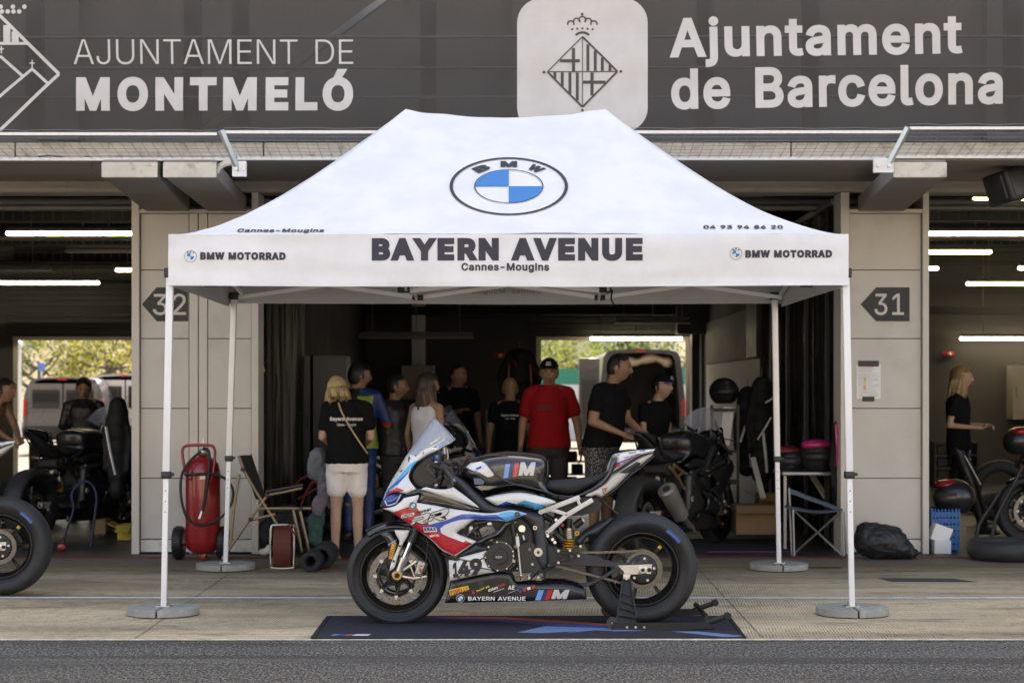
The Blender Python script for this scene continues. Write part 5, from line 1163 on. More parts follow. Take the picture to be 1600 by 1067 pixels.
g.cyl(ax(.08), ax(.36), .021, n=20, m=MBLK); g.cyl(ax(.36), ax(.42), .024, n=20, m=ALU); g.cyl(ax(.42), ax(.68), .034, n=24, m=ENM)
for i in range(4): g.cyl(ax(.45+i*.06), ax(.47+i*.06), .0355, n=24, m=ALU)
g.cyl(ax(.6), ax(1), .018, n=16, m=MBLK); g.cyl(q(897, 822, -.02), q(910, 812.5, -.02), .021, n=20, m=MBLK); g.cyl(q(910, 812.5, -.02), q(912.5, 811, -.02), .022, n=20, m=IVO)
g.cyl(q(901.5, 833, -.04), q(901.5, 833, -.05), .014, n=18, m=ORG); g.cyl(q(901.5, 833, -.05), q(901.5, 833, -.052), .006, n=12, m=HOLE); g.cyl(q(879, 820, -.05), q(879, 820, -.07), .009, n=12, m=RST)
sh = g.build('rear_shock', MBLK, moto)
g = MB(ORG); g.tube([ax(.66+.4*i/60)+Vector((.036*cos(i*.52), .036*sin(i*.52), 0)) for i in range(61)], .0045, 7); g.build('spring', ORG, sh)
g = MB(MBLK); random.seed(4)      # loom, pumps and hoses behind the frame
for a, b_, r in (((852, 806), (868, 815), .02), ((855, 838), (866, 850), .018), ((866, 832), (880, 845), .02), ((868, 812), (878, 835), .012), ((858, 822), (875, 806), .01)): g.cyl(q(*a, -.06), q(*b_, -.06), r, n=14, m=MBLK)
for px, py in ((856, 837), (863.5, 842.5), (867, 847), (869, 812)): g.cyl(q(px, py, -.1), q(px, py, -.115), .009, n=12, m=ALU)
g.tube([q(850, 800, -.08), q(862, 812, -.09), q(868, 830, -.09), q(862, 850, -.08)], .006, 7, k=4)
g.build('hoses', MBLK, moto)
# rearset
g = MB(MBLK); RY = -.15
nodes_ = {'a': (866, 853), 'b': (872.5, 860), 'c': (890.5, 859.5), 'd': (904, 868), 'e': (872.5, 878.5), 'f': (907, 853), 'g': (888, 869)}
for a, b_ in ('ab', 'bc', 'cf', 'fd', 'de', 'eb', 'bg', 'gd', 'ge', 'cd'): g.bar(q(*nodes_[a], RY), q(*nodes_[b_], RY), .011, .01, MBLK, up=Vector((0, 1, 0)), bev=.002)
for k_ in 'bcdef': p = q(*nodes_[k_], RY-.005); g.cyl(p, p+Vector((0, -.008, 0)), .008, n=10, m=ALU)
g.cyl(q(893, 869, RY), q(893, 869, RY-.09), .013, n=14, m=MBLK); g.cyl(q(858, 883, RY-.01), q(858, 883, RY-.07), .010, n=12, m=MBLK)
g.tube([q(866, 884, RY), q(850, 891, RY-.01), q(835, 898, RY-.01), q(818, 902, RY)], .007, 8, k=3); g.tube([q(872, 879, RY), q(862, 884, RY-.01), q(856, 881, RY-.02)], .008, 8, k=3)
g.sph(q(828, 900, RY), .018, ALU); g.sph(q(844, 895, RY), .012, ALU); g.build('foot_rest', MBLK, moto)
# ---- fairings
def zfun(line, hw, w, base=0.):
    L = PXL(line, YC-.15); L = [l_[:2] for l_ in L]
    def dist(x, z):
        b_ = 1e9
        for (ax_, az), (bx, bz) in zip(L, L[1:]):
            dx, dz = bx-ax_, bz-az; t = max(0, min(1, ((x-ax_)*dx+(z-az)*dz)/(dx*dx+dz*dz))); b_ = min(b_, math.hypot(x-ax_-t*dx, z-az-t*dz))
        return b_
    return lambda x, z, d: YC-base-hw*sqrt(max(0, 1-(1-min(dist(x, z)/w, 1))**2))+.008*max(0, 1-d/.012)**2
NL = [(637.5, 706), (630, 717), (620, 735), (610, 751), (603, 764), (596, 780), (591.5, 793)]
nose_f = zfun(NL, .17, .16)
def nose_print(g, f, Y):
    for a in ([(635.5, 711), (634.8, 726), (624, 734), (620, 734.6)],):
        g.tube([(X_(x, Y), f(X_(x, Y), Z_(y, Y), 1)-.001, Z_(y, Y)) for x, y in a], .0018, 5, GOLD)
    put(g, poly2([(637.5, 712), (640, 716), (637, 723), (636.8, 718)]), stick(f, Y, .003), MBLK); put(g, poly2([(622, 737), (630, 733.5), (625, 738)]), stick(f, Y, .003), MBLK)
    put(g, rot2(fpx('alpharacing', 605.5, 620, 761.6, 764.2, .03), radians(-37), (613, 762)), stick(f, Y, .003), WST)
    p = Vector((X_(661.5, Y), f(X_(661.5, Y), Z_(707.5, Y), 1), Z_(707.5, Y))); g.sph(p, (.005, .004, .005), MBLK, 8, 6)
panel('nose_fairing', [(637.5, 706, 1), (630, 717), (620, 735), (610, 751), (603, 764), (597, 778), (592.5, 791, 1), (597, 783), (602, 776.5), (609, 771.5), (620, 769), (635, 771, 1), (651, 764, 1), (644, 756), (639, 748), (639, 740), (644, 730), (654, 719), (667, 711), (680, 705), (687, 701, 1), (680, 699), (671, 699), (660, 704), (648.7, 713.5, 1)], -.15, PW_, fn=nose_f, step=.011, extra=nose_print,
      regs=[([(655, 719.5), (648, 720), (640, 725), (627, 739.5), (614, 755), (600, 771), (593, 788), (595, 788), (600, 777), (606, 766), (620, 752), (633, 741), (649, 726)], PCYA),
            ([(640, 734), (633, 741), (620, 752), (606, 766), (600.5, 776), (605, 771), (619, 760), (626, 752), (636, 741)], PBLU),
            ([(620, 761.5), (632, 765.6), (627, 768), (620, 770.5), (607, 774), (598, 783), (601, 775.5), (607, 769)], PRED)])
LY = YC-.12
hl = panel('headlight', [(597, 784), (602, 777), (613, 771.5), (628, 769.5, 1), (630, 773, 1), (621, 789), (606, 793, 1)], -.10, HLB, bulge=.03, w=.04, thick=.02, step=.009)
hp = [(601.5, 782), (604.5, 789.5), (611, 788.7), (619, 786), (623.5, 778.5), (626.5, 772)]
for s in (-1, 1):
    g = MB(HLW); g.tube([W(a, b_, YC-.12) for a, b_ in hp], .0045, 7, HLW)
    if s > 0: g.V = [(x, 2*YC-y, z) for x, y, z in g.V]
    g.build('light_guide', HLW, hl)
panel('nose_underside', [(593, 791), (600, 782), (614, 770), (634, 768), (652, 762, 1), (662, 764), (656, 776), (636, 781), (620, 793), (604, 797, 1)], -.06, MBLK, bulge=.01, w=.03, thick=.03)
panel('cockpit_cowl', [(640, 745), (646, 730), (660, 716), (676, 707), (686, 703), (689, 712), (694, 730), (716, 744), (714, 756), (704, 764), (680, 766), (655, 766), (644, 757)], -.085, mat('cowl_black', (.013, .013, .015), .4), bulge=.01, w=.03, thick=.01)
panel('upper_black_panel', [(630, 773.5, 1), (636, 770, 1), (651, 763.5, 1), (665, 763), (700, 772), (749, 793.5, 1), (757, 799, 1), (745, 800.5), (725, 798), (700, 794), (680, 790), (650.5, 786, 1), (655, 773.5, 1), (642, 775)], -.17, PBLK, bulge=.015, w=.03, regs=[([(657, 784), (664, 780.5), (700, 786.5), (735, 793.5), (739, 796), (712, 793), (680, 788)], ENM), ([(664, 782.5), (700, 788), (730, 794), (700, 791), (672, 786)], MBLK)])  # brownish slot region is the inlet's brown-gold reflection, painted on
panel('upper_white_panel', [(658, 764.5, 1), (665, 761), (680, 764), (696, 764.2), (708, 761, 1), (722, 771), (740, 785), (749, 793.3, 1), (730, 788), (700, 778.5), (678, 771)], -.19, PW_, bulge=.015, w=.03)
def side_print(g, f, Y):
    s_ = stick(f, Y, .0025)
    R2 = [(675, 800.3), (696, 794), (701.5, 794), (702, 796.5), (699.5, 802), (695, 805.6), (688.7, 807.5), (698, 810.3), (687.5, 812.8), (678, 808.4), (675, 812.5), (668, 814.7), (671, 808.4), (688.7, 804), (691, 801.2), (689.4, 800), (673, 804.7)]
    for P in (R2, [(668+(x-668)*.93-27, 814.7+(y-814.7)*.93+5.5) for x, y in R2]):
        put(g, cut_grid(poly2(P), 5), stick(f, Y, .0045), SIL); st4 = stick(f, Y, .005); g.tube([st4(*v) for v in densify(P, 3)], .0022, 4, INK, closed=True)
    an = radians(-15)
    put(g, rot2(fpx('Chrom', 626.5, 645, 801.5, 807.5, .10, .3), an, (636, 804)), s_, WST); put(g, rot2(fpx('Chrom', 627.5, 644, 802.3, 806.8, .02, .3), an, (636, 804)), stick(f, Y, .004), INK)
    put(g, rot2(poly2([(643.8, 798.5), (649, 798.5), (648.5, 805.5), (643.3, 805.5)]), an, (646, 802)), s_, RST); put(g, ring2(646.2, 802, 0, 1.5, n=12, ky=1.3), stick(f, Y, .004), WST)
    put(g, rot2(fpx('burner', 650, 675, 795.2, 800.2, .06, .3), an, (662, 798)), s_, INK)
    put(g, rot2(poly2([(661.5, 822), (681.5, 822), (683, 830.5), (663, 830.5)]), radians(-2), (672, 826)), s_, WST)
    put(g, rot2(fpx('KRAX', 663, 682, 823.5, 829, .06), radians(-2), (672, 826)), stick(f, Y, .004), INK); put(g, rot2(poly2([(661.5, 821), (681.5, 821), (681.7, 823), (662, 823)]), radians(-2), (672, 826)), stick(f, Y, .004), PBLU)
    put(g, rot2(fpx('MOTUL', 671.5, 686.5, 834.5, 838, .05), radians(-6), (679, 836)), s_, WST)
    cx, cy = 645.5, 789.5; st = stick(f, Y, .004)
    put(g, ring2(cx, cy, 3.9, 6.2, n=28), st, SIL); put(g, ring2(cx, cy, 3.9, 5.6, n=28), stick(f, Y, .0055), MBLK)
    for a in range(4): put(g, ring2(cx, cy, 0, 3.9, 90*a, 90*a+90, 8), st, PCYA if a % 2 == 0 else WST)
    p = Vector((X_(808, Y), f(X_(808, Y), Z_(803, Y), 1), Z_(803, Y))); g.cyl(p+Vector((0, .003, 0)), p+Vector((0, -.006, 0)), .015, n=20, m=MBLK); g.cyl(p+Vector((0, -.006, 0)), p+Vector((0, -.007, 0)), .006, n=12, m=ENM)
sf0 = zfun([(597, 795), (592, 800)], .06, .3, .135)
side_f = lambda x, z, d: sf0(x, z, d)-.012*sqrt(max(0, 1-(1-min(d/.03, 1))**2))+.03*max(0, .62-z)
panel('side_fairing', [(597, 795.5, 1), (604, 794), (613, 792), (622, 787), (631, 778, 1), (654, 773, 1), (654.5, 776, 1), (650.5, 785, 1), (680, 789.5), (700, 793.5), (730, 798), (748, 800.5), (765, 801.5), (780, 800), (795, 797), (808, 798), (824, 802.6, 1), (812, 807.5), (792, 815, 1), (780, 813.4), (760, 812), (741, 811.6, 1), (728, 821), (713, 832, 1), (720, 836), (745, 845.6, 1), (738, 851), (711, 869.5, 1), (700, 865), (691, 860.5), (680, 850), (667, 838), (644, 822), (626, 810), (613, 801), (604, 797)], -.19, PW_, fn=side_f, step=.012, extra=side_print,
      regs=[([(612, 801), (639, 791), (651, 792), (666, 813), (671, 819), (676, 824), (684, 829.5), (690, 832.5), (700, 837.6), (724, 846.7), (727.6, 843.7), (738.6, 849), (734, 851), (710, 867), (690, 857), (680, 847), (667, 836), (650, 826), (630, 814)], PRED),
            ([(671, 819), (698, 812), (710, 807), (722, 802.5), (740, 802.5), (755, 804.3), (775, 803.4), (791, 812.6), (782, 811), (765, 811), (740, 810), (720, 811.5), (708, 814.5), (695, 819.5), (688, 825), (689, 830), (690, 832.5), (684, 829.5), (676, 824)], PBLU),
            ([(775, 803.4), (795, 798), (810, 799.5), (821, 802.6), (814, 805.6), (792, 813.8), (791, 812.6)], PCYA)])
panel('lower_black_panel', [(712, 870, 1), (745, 847, 1), (754, 853), (768, 848), (776, 850), (764, 860, 1), (717, 871, 1)], -.175, MBLK, bulge=.01, w=.02)
def low_print(g, f, Y):
    for ch, x0, x1, y0, y1 in (('1', 707.5, 716, 878, 902), ('4', 715.5, 734.5, 875.5, 900), ('9', 734, 753.5, 871.5, 898)): put(g, rot2(fpx(ch, x0, x1, y0, y1, .05), radians(-3), ((x0+x1)/2, (y0+y1)/2)), stick(f, Y, .0025), MBLK)
    g.tube([(X_(a, Y-.01), Y-.035-b_, Z_(c_, Y-.01)) for a, b_, c_ in ((711, 0, 912), (718, .01, 900), (730, .015, 890), (748, .015, 886.5), (762, .005, 888), (774, -.01, 893))], .0035, 7, FRM, k=4)
    g.tube([(X_(a, Y), Y-.02, Z_(c_, Y)) for a, c_ in ((690, 864), (705, 870), (730, 875), (745, 875.5), (757, 870))], .0035, 7, MBLK, k=4)
panel('number_panel', [(701, 874.5, 1), (716, 876), (718, 871, 1), (761.5, 859.5, 1), (757, 866), (758, 876), (764, 885), (773, 894, 1), (740, 899.5), (703, 908, 1), (701.5, 890)], -.185, PW_, bulge=.015, w=.03, extra=low_print)
def belly_print(g, f, Y):
    s_ = stick(f, Y, .0025); s2 = stick(f, Y, .004)
    put(g, poly2([(701.5, 921), (731, 914), (733.5, 920), (704, 930)]), s_, YST)
    put(g, rot2(fpx('PIRELLI', 703.5, 731.5, 919, 925.5, .035), radians(-14), (717.5, 922)), s2, RST)
    put(g, fpx('BAYERN AVENUE', 731.5, 821, 931.3, 937.6, .02), s_, WST)
    cx, cy = 719.5, 934; put(g, ring2(cx, cy, 4, 6.4, n=28), s_, SIL); put(g, ring2(cx, cy, 4, 5.7, n=28), s2, MBLK)
    for a in range(4): put(g, ring2(cx, cy, 0, 4, 90*a, 90*a+90, 8), s_, PCYA if a % 2 == 0 else WST)
    put(g, rot2(fpx('X', 736, 743, 921.5, 927, .06, .2), radians(-14), (739, 924)), s_, RST)
    put(g, rot2(fpx('hasard gtg', 744, 765, 917.5, 921, .04), radians(-22), (754, 919)), s_, YST)
    put(g, rot2(fpx('stickers', 762, 778, 917, 921.5, .05), radians(-20), (770, 919)), s_, WST); put(g, rot2(fpx('2000', 778, 789, 911.8, 916, .04), radians(-20), (783.5, 914)), s_, RST); put(g, rot2(poly2([(770, 921), (788, 921), (788, 922), (770, 922)]), radians(-20), (779, 921)), s_, SIL)
    put(g, fpx('AE', 793.5, 804, 914, 920.5, .04, .1), s_, WST); put(g, rot2(poly2([(793, 923), (811, 923), (811, 923.6), (793, 923.6)]), radians(-20), (802, 923)), s_, SIL)
    for i, c_ in enumerate((PBLU, RST, WST, RST)): cx = 812.5+i*6.9; cy = 923.3-i*2.4; put(g, rot2(poly2([(cx-2.6, cy-2.2), (cx+2.6, cy-2.2), (cx+2.6, cy+2.2), (cx-2.6, cy+2.2)]), radians(-20), (cx, cy)), s_, c_)
    LB = MATS['stripe_light_blue']
    put(g, poly2([(841.5, 921), (850, 921), (844.5, 937), (836, 937)]), s_, LB); put(g, poly2([(850, 921), (856.5, 921), (851, 936.5), (844.5, 937)]), s_, PNAV); put(g, poly2([(856.5, 921), (864, 920.5), (859, 936), (851, 936.5)]), s_, PRED)
    put(g, fpx('M', 861, 890, 920.5, 935, .05, .2), s_, SIL)
    for x0 in (746,): put(g, rot2(ring2(752, 912, 0, 5, n=16, ky=1.3), 0), s_, CARB)
panel('belly_pan', [(703.5, 908, 1), (740, 900), (772.5, 894, 1), (786, 893.5), (799.5, 897), (806, 908.5), (825, 911), (860, 911), (885, 912), (900, 916), (915, 920, 1), (917, 936, 1), (870, 937.5), (825, 939), (760, 940.5), (695, 941.8, 1), (698, 930), (701, 920)], -.165, mat('belly_black', (.009, .009, .011), .3, coat=.3), bulge=.016, w=.025, thick=.006, extra=belly_print)
# screen
GL_ = D.materials.new('screen_milky_reflection'); GL_.use_nodes = True; b = GL_.node_tree.nodes['Principled BSDF']; b.inputs['Base Color'].default_value = (.52, .56, .66, 1); b.inputs['Alpha'].default_value = .36; b.inputs['Roughness'].default_value = .12; b.inputs['Coat Weight'].default_value = 1  # pale base colour stands in for a milky reflection on the screen
g = MB(GL_); nu, nv = 24, 14; V = []
for j in range(nv+1):
    t = j/nv; S = Vector((637.5+(677-637.5)*t, 706+(652-706)*t)); Ee = Vector((649+(709.5-649)*t**.9, 713.5+(688-713.5)*t**1.5+(-1 if .2 < t < .8 else 0)))
    hw_ = .10+.055*t
    for i in range(nu+1):
        u = -1+2*i/nu; a = abs(u)**1.9; P2 = S*(1-a)+Ee*a; y = YC+hw_*sin(u*pi/2)
        p = W(P2.x, P2.y, YC-hw_*.6); V.append((p.x, y, p.z))
g.add(V, [(j*(nu+1)+i, j*(nu+1)+i+1, (j+1)*(nu+1)+i+1, (j+1)*(nu+1)+i) for j in range(nv) for i in range(nu)], GL_, True)
scn = g.build('windscreen', GL_, moto); md = scn.modifiers.new('s', 'SOLIDIFY'); md.thickness = .003
g = MB(SIL); g.tube([V[j*(nu+1)] for j in range(nv+1)]+[V[nv*(nu+1)+i] for i in range(1, nu+1)]+[V[j*(nu+1)+nu] for j in range(nv-1, -1, -1)], .0016, 5); g.build('screen_edge', SIL, scn)
g = MB(WST); n_ = lambda px, py: W(px, py, YC-.152)
put(g, rot2(poly2([(670.5, 688.5), (688, 688.5), (688, 690.3), (670.5, 690.3)]), radians(-31), (679, 689)), n_, WST); put(g, rot2(poly2([(671, 692), (697, 692), (697, 693.5), (671, 693.5)]), radians(-29), (684, 692)), n_, WST)
put(g, rot2(poly2([(681, 692.5), (702, 692.5), (702, 697), (681, 697)]), radians(-24), (691, 694)), n_, mat('screen_sticker', (.45, .52, .68), .4)); put(g, rot2(fpx('AMG', 684, 699, 693.3, 696.3, .06, .3), radians(-24), (691, 694)), lambda a, b_: W(a, b_, YC-.154), PCYA)
g.build('screen_sticker', WST, scn)
# handlebars
hb = MB(MBLK)
for s in (-1, 1):
    y = s
    hb.cyl(q(694, 731, y*.17), q(709, 752, y*.30), .0165, n=16, m=MBLK); hb.cyl(q(709, 752, y*.30), q(711.5, 755, y*.32), .018, .014, 16, PBLK)
    hb.cyl(q(686, 725, y*.10), q(694, 731, y*.17), .0115, n=12, m=MBLK); hb.box(q(694, 731, y*.17), (.06, .04, .045), MBLK, Matrix.Rotation(.6, 3, 'Y'), .01)
    hb.cyl(q(690, 742, y*.09), q(682, 716, y*.09), .027, n=20, m=MBLK); hb.cyl(q(683, 719, y*.09), q(680.5, 711, y*.09), .02, n=16, m=PBLU if s < 0 else MBLK)
    hb.tube([q(688, 724, y*.17), q(676, 724, y*.22), q(668, 731, y*.28), q(680, 745, y*.33)], .005, 7, k=4, m=MBLK)
    hb.box(q(700, 722, y*.13), (.05, .04, .03), MBLK, Matrix.Rotation(.3, 3, 'Y'), .008); hb.sph(q(708, 722, y*.12), .012, MBLK)
    hb.tube([q(697, 724, y*.15), q(712, 722, y*.1), q(716, 740, y*.06), q(705, 760, y*.05)], .005, 6, k=4, m=MBLK); hb.tube([q(690, 730, y*.13), q(680, 742, y*.1), q(684, 765, y*.08), q(700, 770, y*.07)], .005, 6, k=4, m=MBLK)
    hb.sph(q(681.5, 758, y*.14), (.011, .009, .014), ALU); hb.sph(q(681, 722, y*.14), (.01, .008, .008), ALU)
hb.box(q(686, 728), (.07, .24, .03), MBLK, Matrix.Rotation(.35, 3, 'Y'), .008); hb.cyl(q(694, 699, -.03), q(694.5, 711, -.03), .006, n=8, m=WST); hb.cyl(q(695, 709, -.03), q(694, 720, -.03), .012, n=12, m=MBLK); hb.tube([q(698, 700, -.02), q(700, 714, -.03), q(697, 726, -.04)], .003, 6, IVO, k=3)
hb.box(q(668, 728), (.02, .16, .10), PBLK, Matrix.Rotation(-.5, 3, 'Y'), .005); hb.sph(q(664, 721, -.07), (.01, .008, .014), mat('lamp_yellow', (.6, .65, .2), .4))
random.seed(9)
for i in range(16): p = q(random.uniform(676, 714), random.uniform(720, 760), random.uniform(-.16, -.04)); hb.box(p, [random.uniform(.012, .035) for _ in range(3)], MBLK, Matrix.Rotation(random.uniform(0, 3), 3, 'Y'), .004)
hb.build('handlebar', MBLK, moto)

# ---- paddock stand
STB = mat('stand_black', (.018, .018, .019), .45, .2, var=.2, vscale=12)
stand = thing('paddock_stand', 'black metal paddock stand lifting the rear wheel of the racing motorcycle', 'paddock stand', (X_(1000, YC), YC, 0))
for s in (-1, 1):
    ya, yb = YC+s*.165, YC+s*.33; g = MB(STB); yn = YC-.33
    A = [(974, 907), (986, 907), (993, 962), (994, 975), (961, 975), (964, 958)]
    def up(px, py, o=0.):
        z = Z_(py, YC-.25); f = min(1, max(0, (.30-z)/.25)); return Vector((X_(px, YC-.25), ya+(yb-ya)*f+o, z))
    V = [up(*p, -.004) for p in A]+[up(*p, .004) for p in A]
    g.add(V, [(0, 1, 2, 3, 4, 5), (11, 10, 9, 8, 7, 6)]+[(i, 6+i, 6+(i+1) % 6, (i+1) % 6) for i in range(6)], mat('stand_dark', (.010, .010, .011), .6))
    for i, j in ((0, 5), (1, 2), (5, 4), (5, 2), (0, 1)): g.bar(up(*A[i], -.008), up(*A[j], -.008), .011, .012, STB, up=Vector((0, 1, 0)), bev=.002)
    for a, b_ in (((968, 936), (988, 943)), ((966.5, 947), (990, 953)), ((970, 925), (985, 931))): g.bar(up(*a, -.008), up(*b_, -.008), .008, .012, STB, up=Vector((0, 1, 0)))
    g.b2(up(975, 905).x, up(985, 905).x, ya-.014, ya+.014, Z_(910, YC-.25), Z_(899, YC-.25), IVO, .004)
    p = up(980, 905, -.015); g.cyl(p, p+Vector((0, -.006, 0)), .009, n=12, m=ALU)
    g.build('upright', STB, stand)
    g = MB(STB); g.prism(PXL([(957, 971), (1002, 972.5), (1104, 971.5), (1116, 977), (1113, 982), (1008, 985), (956, 985)], yn), yb-.012, yb+.012)
    for px in (979.5, 993, 1006.5): p = W(px, 979, yn); p.y = yb-.012; g.cyl(p, p+Vector((0, -.006, 0)), .007, n=10, m=ALU)
    p = W(1101, 974, yn); e = W(1137, 961.5, yn); p.y = e.y = yb
    g.bar(p, e, .03, .02, STB, up=Vector((0, 1, 0)), bev=.003); g.cyl(e+Vector((0, -.02, 0)), e+Vector((0, .02, 0)), .020, n=16)
    for k_ in (.35, .55, .75): r_ = p.lerp(e, k_)+Vector((0, -.012, 0)); g.cyl(r_, r_+Vector((0, -.001, 0)), .007, n=10, m=HOLE)
    g.build('side_arm', STB, stand, bevel=.003)
    g = MB(STB); c = W(957.5, 977, yn); c.y = yb-.02*s; c.z = .044; g.cyl(c+Vector((0, -.018, 0)), c+Vector((0, .018, 0)), .035, n=24, m=mat('caster', (.05, .048, .045), .6)); g.cyl(c+Vector((0, -.019, 0)), c+Vector((0, -.024, 0)), .008, n=10, m=ALU); g.build('wheel', STB, stand, bevel=.003)
MB(STB).cyl((X_(1104, YC-.3), YC-.33, .075), (X_(1104, YC-.3), YC+.33, .075), .016).build('cross_tube', STB, stand)
# ---- mat
MATC = mat('mat_navy', (.014, .015, .026), .9, var=.25, vscale=40, bump=.4, bscale=300)
def fl(px, py, z=.0): Y = F*(H-z)/(py-610); return (X_(px, Y), Y)
def flp(P, z=.008): return [fl(a, b_, z) for a, b_ in P]
cm = thing('floor_mat', 'dark navy floor mat with red and blue stripes lying under the racing motorcycle', 'mat', (X_(825, 10.9), 10.9, .002))
g = MB(MATC); P = flp([(488, 996.5), (1163, 995.5), (1138, 962.5), (513, 962.5)]); g.prism(P, .003, .0075, plane='xy', m=MATC)
def mp_(P, m_, z=.0085): g.add([(x, y, z) for x, y in flp(P, z)], [tuple(range(len(P)))], m_)
MR = mat('mat_red', (.42, .085, .05), .9, var=.15, vscale=60); MBL = mat('mat_blue', (.03, .06, .26), .9, var=.15, vscale=60); ML = mat('mat_light_blue', (.12, .20, .37), .9, var=.1, vscale=60); MW = mat('mat_white', (.6, .6, .6), .9)
mp_([(668, 962.8), (786, 963.5), (880, 969), (955, 974.5), (955, 977.5), (860, 972), (770, 966.5), (690, 963.6)], MR); mp_([(668, 963.2), (690, 963.9), (770, 967), (860, 972.4), (955, 978), (955, 981), (850, 976), (770, 970), (700, 966.5)], MBL)
mp_([(808, 987.5), (852, 977.5), (955, 981), (1010, 985), (961, 985.5), (930, 984), (882, 988.5), (900, 985.5), (850, 988.5)], ML); mp_([(1048, 986), (1092, 986), (1161, 994.5), (1130, 994.5), (1070, 988)], ML); mp_([(1092, 986), (1160, 992.5), (1162, 994), (1100, 987.6)], ML, .0088)
for i, (m_, a) in enumerate(((ML, 515), (MBL, 526), (MR, 537), (MW, 549))): mp_([(a, 992.5), (a+10, 992.5), (a+18, 990), (a+8, 990)], m_)
for a in (556, 563, 570): mp_([(a-2, 992.5), (a+5, 992.5), (a+10, 990), (a+3, 990)], MW, .009)
cmo = g.build('mat_cloth', MATC, cm)
g = MB(mat('mat_edge', (.008, .008, .01), .7)); P3 = [Vector((x, y, .007)) for x, y in P]
for a, b_ in zip(P3, P3[1:]+P3[:1]): g.bar(a, b_, .022, .008, up=Vector((0, 0, 1)))
g.build('mat_border', None, cm)
# ================================================================ INSIDE THE GARAGES AND BEHIND THEM
STRIP = D.materials.new('curtain_strip'); STRIP.use_nodes = True; b = STRIP.node_tree.nodes['Principled BSDF']; b.inputs['Base Color'].default_value = (.035, .032, .026, 1); b.inputs['Alpha'].default_value = .55; b.inputs['Roughness'].default_value = .4
random.seed(12)
def curtain(x, y0, y1, z1, label):
    t = thing('strip_curtain', label, 'curtain', (x, y0, 0), 0, 'dark strip curtains between the garages')
    MB(PIPE).b2(x-.03, x+.03, y0, y1, z1, z1+.05).build('rail', PIPE, t)
    g = MB(STRIP); y = y0
    while y < y1-.1:
        w = .24; P = []
        for i in range(5):
            f = i/4; P.append((y+w*f, x+random.uniform(-.012, .012)+.02*sin(f*pi)))
        ph = random.random()*6; zs = [.02+(z1-.02)*j/8 for j in range(9)]
        V = [(px+.012*sin(z*2+ph), py, z) for z in zs for py, px in P]
        g.add(V, [(j*5+i, j*5+i+1, (j+1)*5+i+1, (j+1)*5+i) for j in range(8) for i in range(4)], STRIP, True); y += w*.93
    g.build('strips', STRIP, t)
    g = MB(BLK)
    for k in range(4): yy = y0+(y1-y0)*(k+.3)/4; g.b2(x-.02, x+.015, yy, yy+.05, .02, z1)
    g.build('posts', BLK, t)
# replace the plain wall beside the right door by the curtain: the wall only starts deeper
for o in [o for o in D.objects if o.name.startswith('side_wall')]: D.objects.remove(o)
for x, y0 in ((xb-.09, 19.2), (xa+.06, FY+.31), (xc+.07, 20.9), (xd-.06, FY+.31)):
    MB(DARKW).b2(x-.05, x+.03, y0, BY-.01, .01, 3.7).build('side_wall', DARKW, bld)
MB(DARKW).b2(xc+.75+.03, xc+.78, FY+.31, FY+.5, .01, 3.7).build('side_wall', DARKW, bld)
for o in kids(bld):
    if o.name.startswith('pillar'):      # the pillars are only a shallow shell in front of the partitions
        for v in o.data.vertices:
            if v.co.y > 2: v.co.y = .30
curtain(xb+.01, FY+.35, 19.1, 3.0, 'dark translucent strip curtain along the left side of the middle garage')
curtain(xc+.02, FY+.35, 20.8, 3.0, 'dark translucent strip curtain along the right side of the middle garage')
MB(mat('white_dado', (.5, .485, .46), .6)).b2(xc-.04, xc+.018, 20.95, 26.2, .02, 1.75).build('side_panel', None, bld, bevel=.004)
MB(mat('grey_upper', (.10, .097, .09), .7)).b2(xc-.01, xc+.019, 21.9, 26.5, 1.76, 2.35).build('side_panel', None, bld)
MB(BLK).b2(xc-.03, xc+.017, 20.9, 21.8, 1.77, 2.6).build('side_banner', BLK, bld)
g = MB(mat('column_grey', (.8, .79, .76), .6)); g.b2(X_(644, 27.6), X_(664, 27.6), 27.5, 27.75, 1.76, 3.6); g.build('column', None, bld)
g = MB(BLK); g.b2(X_(1080, 27.3), X_(1092, 27.3), 27.2, 27.5, .02, 3.6); g.b2(X_(1057, 26.8), X_(1120, 26.8), 26.7, 26.9, 2.2, 2.6); g.build('column_dark', BLK, bld)
t = thing('wall_cabinet', 'light grey metal wall cabinet high on the garage back wall behind the group', 'cabinet', W(653, 620, 26.9))
MB(mat('cabinet_grey', (.48, .44, .40), .6)).b2(X_(628, 27), X_(678, 27), 26.95, 27.3, Z_(624, 27), Z_(571, 27)).build('body', None, t, bevel=.006); MB(PIPE).b2(X_(670, 27), X_(672, 27), 26.93, 26.945, Z_(604, 27), Z_(594, 27)).build('handle', PIPE, t)
t = thing('wall_cabinet', 'cream wall cabinet at the right edge behind the blonde walking woman', 'cabinet', W(1590, 650, 27.6))
MB(mat('cabinet_cream', (.34, .32, .27), .6)).b2(X_(1580, 27.7), X_(1650, 27.7), 27.6, 27.98, Z_(655, 27.7), Z_(571, 27.7)).build('body', None, t, bevel=.006); MB(PIPE).b2(X_(1584, 27.7), X_(1586, 27.7), 27.58, 27.597, Z_(622, 27.7), Z_(604, 27.7)).build('handle', PIPE, t)
